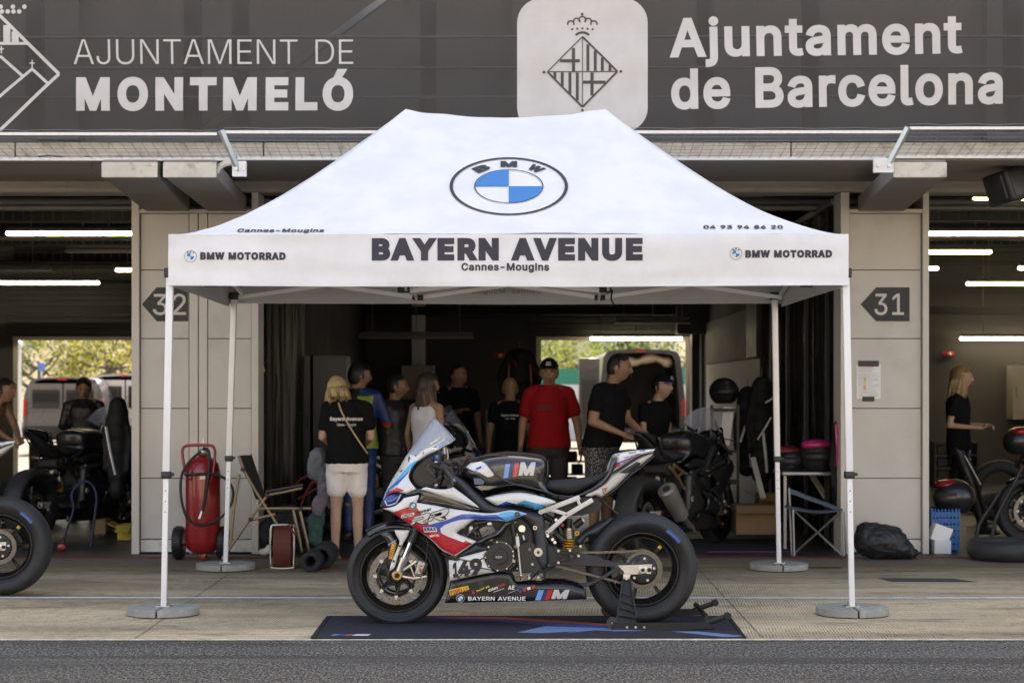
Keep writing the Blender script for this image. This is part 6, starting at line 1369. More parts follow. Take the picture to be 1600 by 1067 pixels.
for a, b_, lab in ((463, 484, 'narrow grey locker standing by the left curtain of the middle garage'), (489, 541, 'wide grey locker behind the blonde woman with the beige strap')):
    t = thing('locker', lab, 'locker', (X_((a+b_)/2, 19.3), 19.3, .012), 0, 'grey lockers on the left'); g = MB(mat('locker_grey', (.15, .142, .133), .5))
    g.b2(X_(a, 19.3), X_(b_, 19.3), 19.3, 19.8, .012, Z_(556, 19.3)); g.build('body', None, t, bevel=.006)
    MB(BLK).b2(X_(b_-4, 19.3), X_(b_-3, 19.3), 19.28, 19.297, 1.0, 1.12).build('handle', BLK, t)
# alarms
for px, py, lab in ((781, 555, 'small red alarm box on the dark back wall of the middle garage'), (1482, 553, 'small red alarm box behind the blonde walking woman')):
    t = thing('alarm_box', lab, 'alarm', W(px, py, 27.9), 0, 'red alarm boxes'); c = W(px, py, 27.93)
    MB(RST).box(c, (.16, .05, .07), bev=.01).build('case', RST, t); MB(WST).sph(c+Vector((.01, -.03, 0)), (.03, .02, .025)).build('lamp', WST, t)
# tube lights
LIT = mat('tube_glow', (.9, .9, .85), .4, var=0, emit=(1, .93, .74), estr=3.6); HOUS = mat('lamp_housing', (.12, .115, .11), .5)
lamps = [(10, 330, 365, 21, 1, 'longest lit tube light in the left garage'), (-200, 155, 442, 26.5, 1, 'lowest lit tube light in the left garage'), (181, 330, 422, 25.4, 1, 'short lit tube light beside the left pillar'), (102, 330, 392, 23, 0, 'unlit tube light in the left garage, upper of two'), (-160, 80, 421, 25, 0, 'unlit tube light at the left edge, lower of two'),
         (1518, 1760, 313, 17.2, 1, 'nearest lit tube light below the black speaker'), (1330, 1760, 365, 21, 1, 'longest lit tube light in the right garage'), (1340, 1549, 394, 23, 1, 'lit tube light in the right garage, third from the top'), (1350, 1466, 419.5, 25.4, 1, 'short lit tube light beside the right pillar'), (1591, 1800, 419, 25.4, 1, 'lit tube light cut by the right edge of the view'), (1510, 1800, 443.5, 26.8, 1, 'lit tube light in the right garage, second from the bottom'), (1500, 1800, 529, 27.7, 1, 'lowest lit tube light over the blonde walking woman'),
         (1148, 1195, 316, 17.3, 1, 'lit tube light seen past the right slope of the tent roof'), (922, 1066, 529, 27.6, 1, 'lit tube light over the open door with the dark van'), (1200, 1330, 529, 27.6, 1, 'lit tube light seen through the right strip curtain'), (560, 740, 527, 24, 0, 'unlit tube light hanging in the dark middle garage'), (960, 1080, 503, 25, 0, 'unlit tube light above the lit one in the middle garage')]
for a, b_, py, Y, lit, lab in lamps:
    p0, p1 = W(a, py, Y), W(b_, py, Y); t = thing('tube_light', lab, 'ceiling light', (p0+p1)/2, 0, 'tube lights in the garages')
    MB(HOUS).bar(p0+Vector((.02, 0, .045)), p1+Vector((-.02, 0, .045)), .10, .05, bev=.012).build('housing', HOUS, t)
    MB(LIT).bar(p0, p1, .085, .045, LIT if lit else PIPE, bev=.018).build('diffuser', LIT, t)
    for f in (.12, .5, .88): q_ = p0.lerp(p1, f); MB(PIPE).tube([q_+Vector((0, 0, .07)), (q_.x, q_.y, 3.72)], .006, 5).build('hanger', PIPE, t)
# pipes and ladders below the ceilings
g = MB(PIPE)
for Y, py, r in ((16.9, 325, .03), (17.2, 316, .045), (19, 372, .02)): z = Z_(py, Y); g.cyl((-12, Y, z), (12, Y, z), r)
g.build('pipe', PIPE, bld)
g = MB(mat('ladder', (.075, .07, .06), .6))
for Y, py in ((20.5, 347), (22.5, 383), (24.5, 410), (26, 430)):
    z = Z_(py, Y)
    for dz in (0, .13): g.cyl((-12, Y, z+dz), (12, Y, z+dz), .008, n=6)
    x = -12
    while x < 12: g.cyl((x, Y, z), (x, Y, z+.13), .005, n=5); x += .11
g.build('cable_ladder', None, bld)
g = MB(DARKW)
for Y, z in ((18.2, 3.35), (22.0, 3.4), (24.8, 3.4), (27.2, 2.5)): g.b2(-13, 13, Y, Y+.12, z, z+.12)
g.build('beam', DARKW, bld)

# ---- behind: vans, hoarding, hillside, trees
def van(x, y, w, h, col, label, opened=False, contents=False):
    t = thing('parked_van', label, 'van', (x, y, 0)); PM = mat('van_'+str(col), col, .3, .3, coat=.6, var=.03); L = 4.6
    def sec(k, n=7):
        P = []; W2 = w/2*k
        for px_, pz in ((1, .35), (1, 1.0), (.97, 1.3), (.88, h-.16), (.80, h-.04), (.6, h), (0, h+.02)): P.append((W2*px_, .32+(pz-.32)*(1 if k > .95 else .93)+(.0 if k > .95 else .06)))
        return P+[(-a, b_) for a, b_ in P[::-1][1:]]
    O, I = sec(1), sec(.86); n = len(O); g = MB(PM); V = []
    for P, yy in ((O, 0), (O, L), (I, .0), (I, 2.6)): V += [(x+a, y+yy, z) for a, z in P]
    g.add(V, [(i, i+1, n+i+1, n+i) for i in range(n-1)], PM, True)
    g.add(V, [(i, i+1, 2*n+i+1, 2*n+i) for i in range(n-1)]+[(n, n-1, 2*n-1, 2*n)][:0], PM)
    g.add(V, [(2*n+i, 2*n+i+1, 3*n+i+1, 3*n+i) for i in range(n-1)]+[tuple(range(3*n, 4*n))], BLK); g.add(V, [tuple(range(n, 2*n))], PM)
    g.b2(x-w*.47, x+w*.47, y+.05, y+L, .32, .5, BLK)
    g.build('body', PM, t)
    MB(BLKP).b2(x-w/2, x+w/2, y-.12, y+.05, .35, .62, None, .04).build('bumper', BLKP, t)
    MB(RST).b2(x-.13, x+.07, y-.01, y+.03, h-.045, h-.012).build('brake_light', RST, t)
    for s in (-1, 1):
        MB(RST).b2(x+s*w*.455, x+s*w*.495, y-.03, y+.04, .85, 1.2, None, .015).build('tail_light', RST, t)
        for yy in (.8, 3.7):
            g = MB(TYRE); g.lathe([(.2, -.1), (.31, -.1), (.33, -.05), (.33, .05), (.31, .1), (.2, .1)], (x+s*w*.42, y+yy, .33), 'x', 28); g.lathe([(0, -.06), (.2, -.08), (.2, .08), (0, .06)], (x+s*w*.42, y+yy, .33), 'x', 20, ALU); g.build('wheel', TYRE, t)
    if opened:
        for s in (-1, 1):
            g = MB(PM); e = x+s*w/2; g.b2(e, e+s*.42, y-.75, y-.70, .45, h-.18, PM, .03) if s < 0 else g.b2(e, e+.05, y-.8, y, .45, h-.2, PM, .02)
            g.b2(e+s*.06, e+s*.36, y-.765, y-.752, .55, 1.6, BLKP, .01) if s < 0 else None
            g.build('rear_door', PM, t)
    else:
        GLS = mat('van_glass', (.02, .022, .024), .12, var=0)
        for s in (-1, 1):
            g = MB(PM); g.b2(x+s*.012, x+s*w*.43, y-.035, y+.01, .5, h-.12, PM, .02); dr = g.build('rear_door', PM, t); MB(GLS).b2(x+s*.07, x+s*w*.38, y-.045, y-.0365, 1.0, h-.25, GLS, .01).build('window', GLS, dr)
    return t
v1 = van(X_(1003, 38), 38, 1.80, 2.22, (.06, .062, .068), 'dark grey van with its rear doors open behind the middle garage', True)
van(X_(99, 40), 40, 1.74, 1.66, (.14, .14, .14), 'silver grey van with dark rear windows behind the left garage')
van(X_(196, 41), 41, 1.8, 1.74, (.62, .62, .62), 'white van beside the left pillar, behind the silver grey van')
van(X_(1260, 44), 44, 1.9, 1.75, (.75, .75, .74), 'bright white van seen through the right strip curtain')
for (a, b_, c_, d_, col, nm, lab) in ((962, 978, 606, 616, (.62, .45, .16), 'tan_box', 'tan box on the upper shelf inside the open van'), (965, 982, 617, 630, (.5, .5, .55), 'pale_box', 'pale box in the middle of the open van'), (966, 985, 632, 640, (.6, .45, .18), 'tan_box', 'tan box below the pale box inside the open van')):
    tag(MB(mat(nm+str(a), col, .7)).b2(X_(a, 38.4), X_(b_, 38.4), 38.3, 38.7, Z_(d_, 38.4), Z_(c_, 38.4)).build(nm, None, None, bevel=.02), lab, 'box', 'boxes inside the open van')
g = MB(mat('dust_sheet', (.50, .42, .32), .9)); cx = X_(1010, 38.3)
for i in range(9): g.sph((cx-.45+i*.11, 38.35, 2.02-.05*sin(i*.9)), (.12, .2, .09+.03*sin(i*1.7)))
V, Fa = fuse(g, .03, 4); g = MB(mat('dust_sheet', K(.5))); g.add(V, Fa, None, True); tag(g.build('cloth_bundle', None, None), 'beige cloth bundle hanging under the roof of the open van', 'cloth')
MB(mat('hoarding_green', (.03, .26, .17), .7)).b2(-12, 30, 52, 52.1, 1.5, 2.0).build
hb_ = thing('site_hoarding', 'green and white hoarding across the car park behind the red shirted man', 'hoarding', (1, 52, 0))
MB(mat('hoarding_green', (.03, .26, .17), .7)).b2(-9, 14, 52, 52.1, 1.56, 2.0).build('green_panel', None, hb_); MB(mat('hoarding_white', (.7, .68, .64), .7)).b2(-9, 14, 52.002, 52.098, .0, 1.555).build('white_panel', None, hb_)
# hillside
m, n, l, b = node_mat('hillside'); tc = n.new('ShaderNodeTexCoord').outputs['Object']
c = mixc(n, l, ramp(n, l, noise_n(n, l, tc, .22, 6, .65), .42, .58), (.20, .165, .11), (.045, .062, .022)); c = mixc(n, l, ramp(n, l, noise_n(n, l, tc, 1.2, 4, .7), .5, .7, 0, .5), c, (.03, .045, .02)); l.new(c, b.inputs['Base Color']); b.inputs['Roughness'].default_value = .95
g = MB(m); nx, ny = 90, 40
V = [(-90+i*2, 62+j*2.2, max(-.3, j*.62-.4+1.2*noise.noise((i*.22, j*.3, 1))+.5*noise.noise((i*.8, j*.8, 4)))) for j in range(ny+1) for i in range(nx+1)]
g.add(V, [(j*(nx+1)+i, j*(nx+1)+i+1, (j+1)*(nx+1)+i+1, (j+1)*(nx+1)+i) for j in range(ny) for i in range(nx)], m, True); struct(g, 'hillside', m)
LEAF = {}
def leaf_mat(nm, c_):
    m = mat(nm, c_, .6, var=.35, vscale=3); n = m.node_tree.nodes; l = m.node_tree.links; b = n['Principled BSDF']; tr = n.new('ShaderNodeBsdfTranslucent'); tr.inputs['Color'].default_value = (c_[0]*1.6, c_[1]*1.5, c_[2], 1)
    ms = n.new('ShaderNodeMixShader'); ms.inputs[0].default_value = .45; l.new(b.outputs[0], ms.inputs[1]); l.new(tr.outputs[0], ms.inputs[2]); l.new(ms.outputs[0], n['Material Output'].inputs['Surface']); return m
BARK = mat('bark', (.12, .09, .065), .9, bump=.5, bscale=15)
def tree(x, y, h, r, col, label, seed, trunk=1.4):
    random.seed(seed); t = thing('tree', label, 'tree', (x, y, 0), 0, 'trees on the slope behind the garages'); g = MB(BARK)
    top = Vector((x, y, h*.75)); g.tube([(x, y, 0), (x+.1, y, trunk), top], [.16, .12, .04], 8); tips = []
    for i in range(9):
        a = random.random()*6.28; st_ = Vector((x+.08, y, trunk+random.random()*h*.3)); e = Vector((x+cos(a)*r*.7, y+sin(a)*r*.7, h*random.uniform(.55, .95))); g.tube([st_, st_.lerp(e, .5)+Vector((0, 0, -.15)), e], [.06, .04, .015], 5); tips.append(e)
    g.build('trunk', BARK, t); m1 = leaf_mat('leaf%d' % seed, col); m2 = leaf_mat('leaf%db' % seed, tuple(v*.55 for v in col)); g = MB(m1)
    cl = [(e+Vector([random.uniform(-.4, .4)*r for _ in range(3)])*.7, random.uniform(.25, .5)*r) for e in tips for _ in range(3)]
    for c_, rr_ in cl:
        mm = random.choice([m1, m1, m2])
        for _ in range(60):
            d = Vector([random.gauss(0, 1) for _ in range(3)]).normalized(); p = c_+d*rr_*random.random()**.4; s = random.uniform(.05, .11)*r*.55
            u = Vector([random.gauss(0, 1) for _ in range(3)]).normalized(); w = d.cross(u).normalized()*s; u = u*s; g.add([p-u, p+w*.6, p+u, p-w*.6], [(0, 1, 2, 3)], mm)
    g.build('crown', m1, t)
YG = (.13, .16, .04)
tree(X_(865, 58), 58, 3.2, 1.5, YG, 'yellow green tree behind the hoarding, above the red shirted man', 1); tree(X_(893, 60), 60, 3.0, 1.2, (.12, .16, .03), 'mid green tree to the right of the yellow green one behind the hoarding', 2)
tree(X_(168, 58), 58, 3.1, 1.7, (.18, .18, .05), 'broad yellow tree above the white van in the left garage', 3); tree(X_(110, 62), 62, 3.4, 1.4, (.17, .19, .04), 'lighter green tree above the silver grey van', 4); tree(X_(60, 64), 64, 3.2, 1.3, (.08, .11, .03), 'dark green tree at the left behind the lamp post', 5)
tree(X_(975, 66), 66, 3.6, 1.6, (.06, .085, .03), 'dark green tree rising behind the roof of the open van', 6); tree(X_(1040, 64), 64, 3.3, 1.4, (.10, .13, .05), 'grey green tree above the right side of the open van', 7); tree(X_(1290, 60), 60, 3.2, 1.7, YG, 'yellow green tree seen through the right strip curtain', 8)
t = thing('street_lamp', 'white globe lamp post at the left edge behind the garages', 'lamp post', (X_(29, 50), 50, 0)); MB(WHITE).cyl((X_(29, 50), 50, 0), (X_(29, 50), 50, Z_(545, 50)), .07).build('pole', WHITE, t); MB(WHITE).sph((X_(29, 50), 50, Z_(539, 50)), .12).build('lamp', WHITE, t)
t = thing('road_sign', 'small square blue parking sign on a pole above the silver grey van', 'road sign', (X_(64, 50), 50, 0)); MB(GALV).cyl((X_(64, 50), 50.05, 0), (X_(64, 50), 50.05, Z_(568, 50)), .03).build('pole', GALV, t); MB(PBLU).b2(X_(59, 50), X_(70, 50), 49.98, 50.02, Z_(579, 50), Z_(567, 50), mat('sign_blue', (.12, .25, .6), .5), .01).build('plate', None, t)
# ================================================================ PEOPLE
SK = lambda nm, c_: mat(nm, c_, .55, var=.06, vscale=20)
SKIN = [SK('skin_light', (.50, .30, .21)), SK('skin_tan', (.34, .185, .115)), SK('skin_dark', (.25, .13, .085))]
CL = lambda nm, c_, r=.9: mat(nm, c_, r, spec=.12, var=.1, vscale=8, bump=.15, bscale=150)
TEE = CL('tee_black', (.009, .009, .010)); REDT = CL('tee_red', (.33, .012, .016)); WTOP = CL('top_white', (.68, .68, .70)); SHORT = CL('shorts_cream', (.86, .80, .77)); DENIM = CL('denim_grey', (.05, .048, .05)); LEA = mat('leather_black', (.014, .014, .015), .42, var=.15)
m, n, l, b = node_mat('shorts_pattern'); tc = n.new('ShaderNodeTexCoord').outputs['Object']; mp = n.new('ShaderNodeMapping'); mp.inputs['Scale'].default_value = (34, 34, 13); l.new(tc, mp.inputs[0]); vo = n.new('ShaderNodeTexVoronoi'); vo.distance = 'CHEBYCHEV'; l.new(mp.outputs[0], vo.inputs['Vector']); sp = n.new('ShaderNodeSeparateXYZ'); l.new(vo.outputs['Color'], sp.inputs[0])
c = mixc(n, l, ramp(n, l, sp.outputs[0], .45, .55), (.014, .014, .015), (.30, .29, .28)); c = mixc(n, l, ramp(n, l, vo.outputs['Distance'], .38, .5), c, (.012, .012, .012)); l.new(c, b.inputs['Base Color']); b.inputs['Roughness'].default_value = .85; PAT = m
EYE = mat('eye_dark', (.02, .015, .012), .2, var=0); EYW = mat('eye_white', (.5, .48, .45), .3, var=0); LIP = mat('lips', (.34, .13, .10), .5, var=0)
def hmat(nm, c_): return mat(nm, c_, .5, var=.3, vscale=40, stretch=(1, 1, .2))
HB, HDK, HBR, HBL2 = hmat('hair_black', (.012, .010, .009)), hmat('hair_dark', (.035, .022, .014)), hmat('hair_brown', (.15, .07, .03)), hmat('hair_dark_blonde', (.26, .17, .08)); HBL = hmat('hair_blonde', (.48, .35, .17))
def capsule(g, a, b_, r0, r1, n=12, m=None, sq=1.):
    a, b_ = Vector(a), Vector(b_); L = (b_-a).length; d = (b_-a)/max(L, 1e-6); P = []; R = []
    for i in range(5): t = pi/2*(1-i/4); P.append(a-d*r0*sin(t)); R.append(max(r0*cos(t), r0*.08))
    for i in range(1, 4): P.append(a.lerp(b_, i/4)); R.append(r0+(r1-r0)*i/4)
    for i in range(5): t = pi/2*i/4; P.append(b_+d*r1*sin(t)); R.append(max(r1*cos(t), r1*.08))
    g.tube(P, R, n, m, sq=sq)
def loft(g, rings, n=24, m=None):
    V = []
    for c_, rx, ry in rings:
        for i in range(n): t = 2*pi*i/n; sx = abs(cos(t))**.85*(1 if cos(t) > 0 else -1); sy = abs(sin(t))**.85*(1 if sin(t) > 0 else -1); V.append((c_[0]+rx*sx, c_[1]+ry*sy, c_[2]))
    L = len(rings); Fa = [(j*n+i, j*n+(i+1) % n, (j+1)*n+(i+1) % n, (j+1)*n+i) for j in range(L-1) for i in range(n)]; g.add(V, Fa+[tuple(range(n))[::-1], tuple(range((L-1)*n, L*n))], m, True)
def head_shape(g, c_, R, k=1., fem=False):
    nu, nv = 32, 26; V0, Fa = sphere_pts((0, 0, 0), 1, nu, nv); V = []; G = lambda x, z, x0, z0, s: math.exp(-((x-x0)**2+(z-z0)**2)/s**2)
    for d in V0:
        x, y, z = d; p = Vector((x*.076, y*.096, z*.112))
        if z < 0: t = -z; p.x *= 1-.34*t**1.5; p.y *= 1-(.16 if y < 0 else .42)*t; 
        if z > .2: p.y += .006*z
        if y < 0:
            f = -y; p.y -= .031*G(x, z, 0, -.20, .12)*f+.012*G(x, z, 0, -.02, .10)*f+.007*G(x, z, 0, -.50, .16)*f+.010*G(x, z, 0, -.82, .2)*f+.006*G(x, z, 0, .28, .4)*f
            for s in (-1, 1): p.y += .016*G(x, z, s*.34, .05, .16)*f-.004*G(x, z, s*.5, -.25, .2)
        V.append(c_+R @ (p*k))
    g.add(V, Fa, None, True)
    for s in (-1, 1): g.sph(c_+R @ (Vector((s*.078, .012, -.008))*k), Vector((.010, .020, .030))*k, None, 10, 8, R)
def hand(g, w, d, side, k=1., curl=.5, palm=Vector((0, 0, 0))):
    """w wrist, d pointing direction, side the direction of the thumb"""
    d = d.normalized(); s = (side-d*side.dot(d)).normalized(); nn = d.cross(s).normalized(); a, b_ = w, w+d*.085*k
    capsule(g, w, w+d*.05*k, .021*k, .026*k, 10); capsule(g, w+d*.035*k+s*.022*k, b_+s*.026*k, .014*k, .012*k, 8); capsule(g, w+d*.035*k-s*.016*k, b_-s*.020*k, .014*k, .011*k, 8); capsule(g, w+d*.03*k, b_, .018*k, .013*k, 8)
    for i, (o, L) in enumerate(((.030, .068), (.010, .078), (-.010, .072), (-.029, .056))):
        p0 = b_+s*o*k; c1 = curl*.5; p1 = p0+(d*cos(c1)+nn*sin(c1)+s*o*1.2)*L*.5*k; c2 = curl*1.5; p2 = p1+(d*cos(c2)+nn*sin(c2))*L*.5*k
        capsule(g, p0, p1, .0095*k, .009*k, 8); capsule(g, p1, p2, .009*k, .0075*k, 8)
    t0 = w+d*.025*k+s*.024*k; t1 = t0+(d*.6+s*.75+nn*.3).normalized()*.035*k; t2 = t1+(d*.9+s*.25+nn*.4).normalized()*.032*k; capsule(g, t0, t1, .012*k, .010*k, 8); capsule(g, t1, t2, .010*k, .008*k, 8)
J0 = dict(pel=(0, 0, .93), nb=(0, .01, 1.46), hd=(0, -.02, 1.61), shl=(-.18, 0, 1.405), shr=(.18, 0, 1.405), ell=(-.235, .03, 1.13), elr=(.235, .03, 1.13), wrl=(-.25, -.04, .89), wrr=(.25, -.04, .89), hil=(-.09, 0, .90), hir=(.09, 0, .90), knl=(-.10, -.01, .49), knr=(.10, -.01, .49), anl=(-.105, .02, .085), anr=(.105, .02, .085))
def person(label, px, Y, top, rz=0., skin=0, J=None, b=1., belly=0., hy=0., hp=0., hr=0., shirt=TEE, sleeve=.5, hem=.84, legs=('long', DENIM), hair=('short', HB), shoes=BLKP, cap=None, fem=False, group=None, curl=.5, z0=.007, extra=None, vox=.0095, tank=False, hk=1.12):
    k = (top-z0)/1.73; j = {a: Vector(v) for a, v in J0.items()}
    for a, v in (J or {}).items(): j[a] = Vector(v)
    root = Vector((X_(px, Y), Y, z0)); sk = SKIN[skin] if isinstance(skin, int) else skin
    pe, nb = j['pel'], j['nb']
    def rings(e=0., z_lo=None, z_hi=1.53, fl=0.):
        out = []
        for z, rx, ry in ((.80, .155, .105), (.88, .172, .118), (.96, .165, .115), (1.07, .142 if fem else .150, .105), (1.18, .152, .112), (1.29, .168, .122), (1.37, .165, .112), (1.425, .125, .088), (1.455, .085, .072), (1.485, .064, .066)):
            if z_lo is not None and z < z_lo-.001 or z > z_hi: continue
            f = (z-.93)/.53; c_ = pe.lerp(nb, f); c_.z = pe.z+(nb.z-pe.z)*f
            by = belly*math.exp(-((z-1.05)/.13)**2); s = b*(1+fl*max(0, 1.15-z))
            out.append((c_+Vector((0, -by*.55, 0)), rx*s+e+by*.35, ry*s+e+by*.6))
        return out
    g = MB(sk); loft(g, rings()); Rh = Matrix.Rotation(hy, 3, 'Z') @ Matrix.Rotation(hr, 3, 'Y') @ Matrix.Rotation(hp, 3, 'X'); hd = j['hd']
    neck = hd+Rh @ Vector((0, .03, -.07)); capsule(g, nb+Vector((0, 0, -.04)), neck, .060, .056)
    head_shape(g, hd, Rh, hk, fem); th = 1. if not fem else .88
    for s in 'lr':
        capsule(g, j['sh'+s], j['el'+s], .052*b*th, .041*b*th); capsule(g, j['el'+s], j['wr'+s], .041*b*th, .026*th)
        capsule(g, j['sh'+s].lerp(nb, .5)+Vector((0, 0, .0)), j['sh'+s], .060*b*th, .056*b*th)
        d = j['wr'+s]-j['el'+s]; side = Vector((0, -1, 0)) if abs(d.normalized().y) < .8 else Vector(((1 if s == 'l' else -1), 0, .3)); hand(g, j['wr'+s], d, side, 1. if not fem else .9, curl)
        capsule(g, j['hi'+s], j['kn'+s], .085*b*(1.02 if fem else 1), .056*b*th); kn, an = j['kn'+s], j['an'+s]; capsule(g, kn, kn.lerp(an, .35)+Vector((0, .012, 0)), .053*b*th, .053*b*th); capsule(g, kn.lerp(an, .35)+Vector((0, .012, 0)), an, .053*b*th, .034)
        to = j.get('to'+s) or an+Vector(((-.03 if s == 'l' else .03), -.15, -.045)); capsule(g, an+Vector((0, .02, -.045)), to, .034, .028, sq=.8)
    V, Fa = fuse(g, vox/k, 3); g = MB(sk); g.add(V, Fa, sk, True)
    for s in (-1, 1):
        P = lambda x, y, z: hd+Rh @ (Vector((x, y, z))*hk)
        g.sph(P(s*.030, -.0795, .006), (.013, .007, .0065), EYW, 8, 6, Rh); g.sph(P(s*.030, -.085, .006), (.0062, .004, .006), EYE, 8, 6, Rh); g.box(P(s*.031, -.093, .026), (.030, .006, .006), hair[1] if hair else HB, Rh)
        g.box(P(s*.030, -.086, .0135), (.028, .006, .003), EYE, Rh)
    g.sph(P(0, -.101, -.056), (.022, .006, .0055), LIP, 10, 6, Rh); sc = lambda g: setattr(g, 'V', [tuple(Vector(v)*k) for v in g.V])
    sc(g); body = g.build('person', sk, None, world=False); body.location = root; body.rotation_euler = (0, 0, rz); tag(body, label, 'person', group)
    def cloth(g, name, m, v=.013, disp=.006, fr=9):
        sd = random.random()*50; V, Fa = fuse(g, v/k, 3, lambda p: disp*noise.noise((p.x*fr, p.y*fr, p.z*fr*.7+sd))+disp*1.3*(abs(noise.noise((p.x*11+p.z*5, p.y*11, p.z*13-p.x*6+sd)))-.25)+disp*.4*noise.noise((p.x*30, p.y*30, p.z*14+sd))); h = MB(m); h.add(V, Fa, m, True); return h
    if shirt:
        g = MB(); loft(g, rings(.020, hem, 1.43 if tank else 1.49, .10))
        if not tank:
            for s in 'lr':
                sh, el = j['sh'+s], j['el'+s]; e = sh.lerp(el, min(sleeve, 1)); capsule(g, sh.lerp(nb, .45), sh, .062*b*th, .064*b*th); capsule(g, sh, e, .064*b*th, (.066 if sleeve < .9 else .056)*b*th)
                if sleeve > 1: capsule(g, el, j['wr'+s].lerp(el, .08), .056*b*th, .040*th)
        h = cloth(g, 'shirt', shirt); 
        if tank: h.F2 = None
        if extra: extra(h, j, k, rings)
        sc(h); h.build('shirt', shirt, body, world=False)
    if legs:
        kind, lm = legs; g = MB(); loft(g, [(c_, rx, ry) for c_, rx, ry in rings(.013, .80, 1.0)]+[(rings(.01, 1.0, 1.1)[0])])
        for s in 'lr':
            hi, kn, an = j['hi'+s], j['kn'+s], j['an'+s]; 
            if kind == 'short': capsule(g, hi, hi.lerp(kn, .62), .102*b, .088*b)
            elif kind == 'knee': capsule(g, hi, kn.lerp(hi, .06), .100*b, .092*b)
            else: capsule(g, hi, kn, .098*b, .070*b); capsule(g, kn, an+Vector((0, 0, .03)), .070*b, .056)
        h = cloth(g, 'trousers', lm); sc(h); h.build('shorts' if kind != 'long' else 'trousers', lm, body, world=False)
    for s in 'lr':
        an = j['an'+s]; to = j.get('to'+s) or an+Vector(((-.03 if s == 'l' else .03), -.15, -.045)); g = MB(shoes); d = (to-an); d.z = 0; d.normalize(); c_ = an+d*.055+Vector((0, 0, -.078)); Rf = Matrix.Rotation(atan2(d.y, d.x), 3, 'Z')
        g.box(c_+Vector((0, 0, .012)), (.265, .09, .026), shoes, Rf, .012)
        if shoes is not SANDAL: capsule(g, an+Vector((0, .0, -.03)), an+d*.13+Vector((0, 0, -.05)), .048, .036, 12); V, Fa = fuse(g, .009, 2); g = MB(shoes); g.add(V, Fa, shoes, True)
        else: g.tube([an+Vector((.04, -.0, -.06)), an+Vector((0, -.07, -.0)), an+Vector((-.04, 0, -.06))], .008, 6, k=4); g.tube([an+d*.09+Vector((.045, 0, -.07)), an+d*.09+Vector((0, 0, -.028)), an+d*.09+Vector((-.045, 0, -.07))], .010, 6, k=4)
        sc(g); g.build('shoe', shoes, body, world=False)
    if hair:
        kind, hm = hair[:2]; hm2 = hair[2] if len(hair) > 2 else hm; g = MB(hm); V0, F0 = sphere_pts((0, 0, 0), 1, 32, 24); keep = []
        for f in F0:
            d = sum((V0[i] for i in f), Vector())/len(f); d.normalize()
            lim = .42+.25*(1-min(1, abs(d.x)*1.6)) if d.y < -.15 else (-.25 if d.y < .25 else -.62)
            if kind == 'buzz': lim += .12
            if d.z > lim-(.05 if kind == 'long' else 0): keep.append(f)
        t_ = {'buzz': 1.035, 'short': 1.09, 'long': 1.12}[kind]
        V = [hd+Rh @ Vector((v.x*.079*t_, v.y*.098*t_+.004, v.z*.114*t_+.002))*(hk*(1+.03*noise.noise(Vector(v)*6))) for v in V0]; g.add(V, keep, hm, True)
        if kind == 'long':
            ln = hair[3]; N = 150
            for i in range(N):
                a = random.uniform(-.25, 1.25)*pi; d = Vector((cos(a), sin(a)*.9+.1, 0)); z0_ = random.uniform(-.1, .85); r_ = sqrt(max(.05, 1-z0_**2)); st = Vector((d.x*.082*r_, d.y*.102*r_, .115*z0_)); dn = Vector((d.x*.098, d.y*.112+.01, -.06)); en = Vector((d.x*.085+random.uniform(-.02, .02), d.y*.105+.02+random.uniform(-.02, .02), -.06-ln*random.uniform(.55, 1)))
                P = [hd+Rh @ st, hd+Rh @ dn.lerp(st, .3)] ; e2 = hd+Rh @ dn; P += [e2, e2.lerp(hd+en, .5)+Vector((random.uniform(-.02, .02), random.uniform(-.012, .012), 0)), hd+en if ln > .12 else hd+Rh @ en]
                g.tube(P, [.012, .019, .020, .015, .005], 5, random.choice([hm, hm, hm2]), k=2, sq=.6)
        sc(g); g.build('hair', hm, body, world=False)
    if cap:
        cm_ = cap; g = MB(cm_); V0, F0 = sphere_pts((0, 0, 0), 1, 32, 20); keep = [f for f in F0 if sum(V0[i].z for i in f)/len(f) > .30]
        V = [hd+Rh @ Vector((v.x*.088, v.y*.106, v.z*.122+.006))*hk for v in V0]; g.add(V, keep, cm_, True); nb_ = 14; V = []
        for jj in range(4):
            for i in range(nb_+1): a = -pi/2+(i/nb_-.5)*1.9; r_ = 1+jj*.20*cos((i/nb_-.5)*2.4); V.append(hd+Rh @ Vector((cos(a)*.088*(1+(r_-1)*.5), sin(a)*.106*r_, (.050-.004*jj-.012*(2*(i/nb_-.5))**2)))*hk)
        g.add(V, [(q_*(nb_+1)+i, q_*(nb_+1)+i+1, (q_+1)*(nb_+1)+i+1, (q_+1)*(nb_+1)+i) for q_ in range(3) for i in range(nb_)], PBLU if fem else cm_, True)
        for s in (-1, 0, 1): g.box(hd+Rh @ Vector((s*.014, -.100, .088))*hk, (.010, .004, .008), WST, Rh)
        g.box(hd+Rh @ Vector((0, -.107, .070))*hk, (.05, .004, .007), WST, Rh); sc(g); c_ = g.build('cap', cm_, body, world=False)
    return body
SANDAL = mat('sandal_tan', (.25, .14, .08), .6)
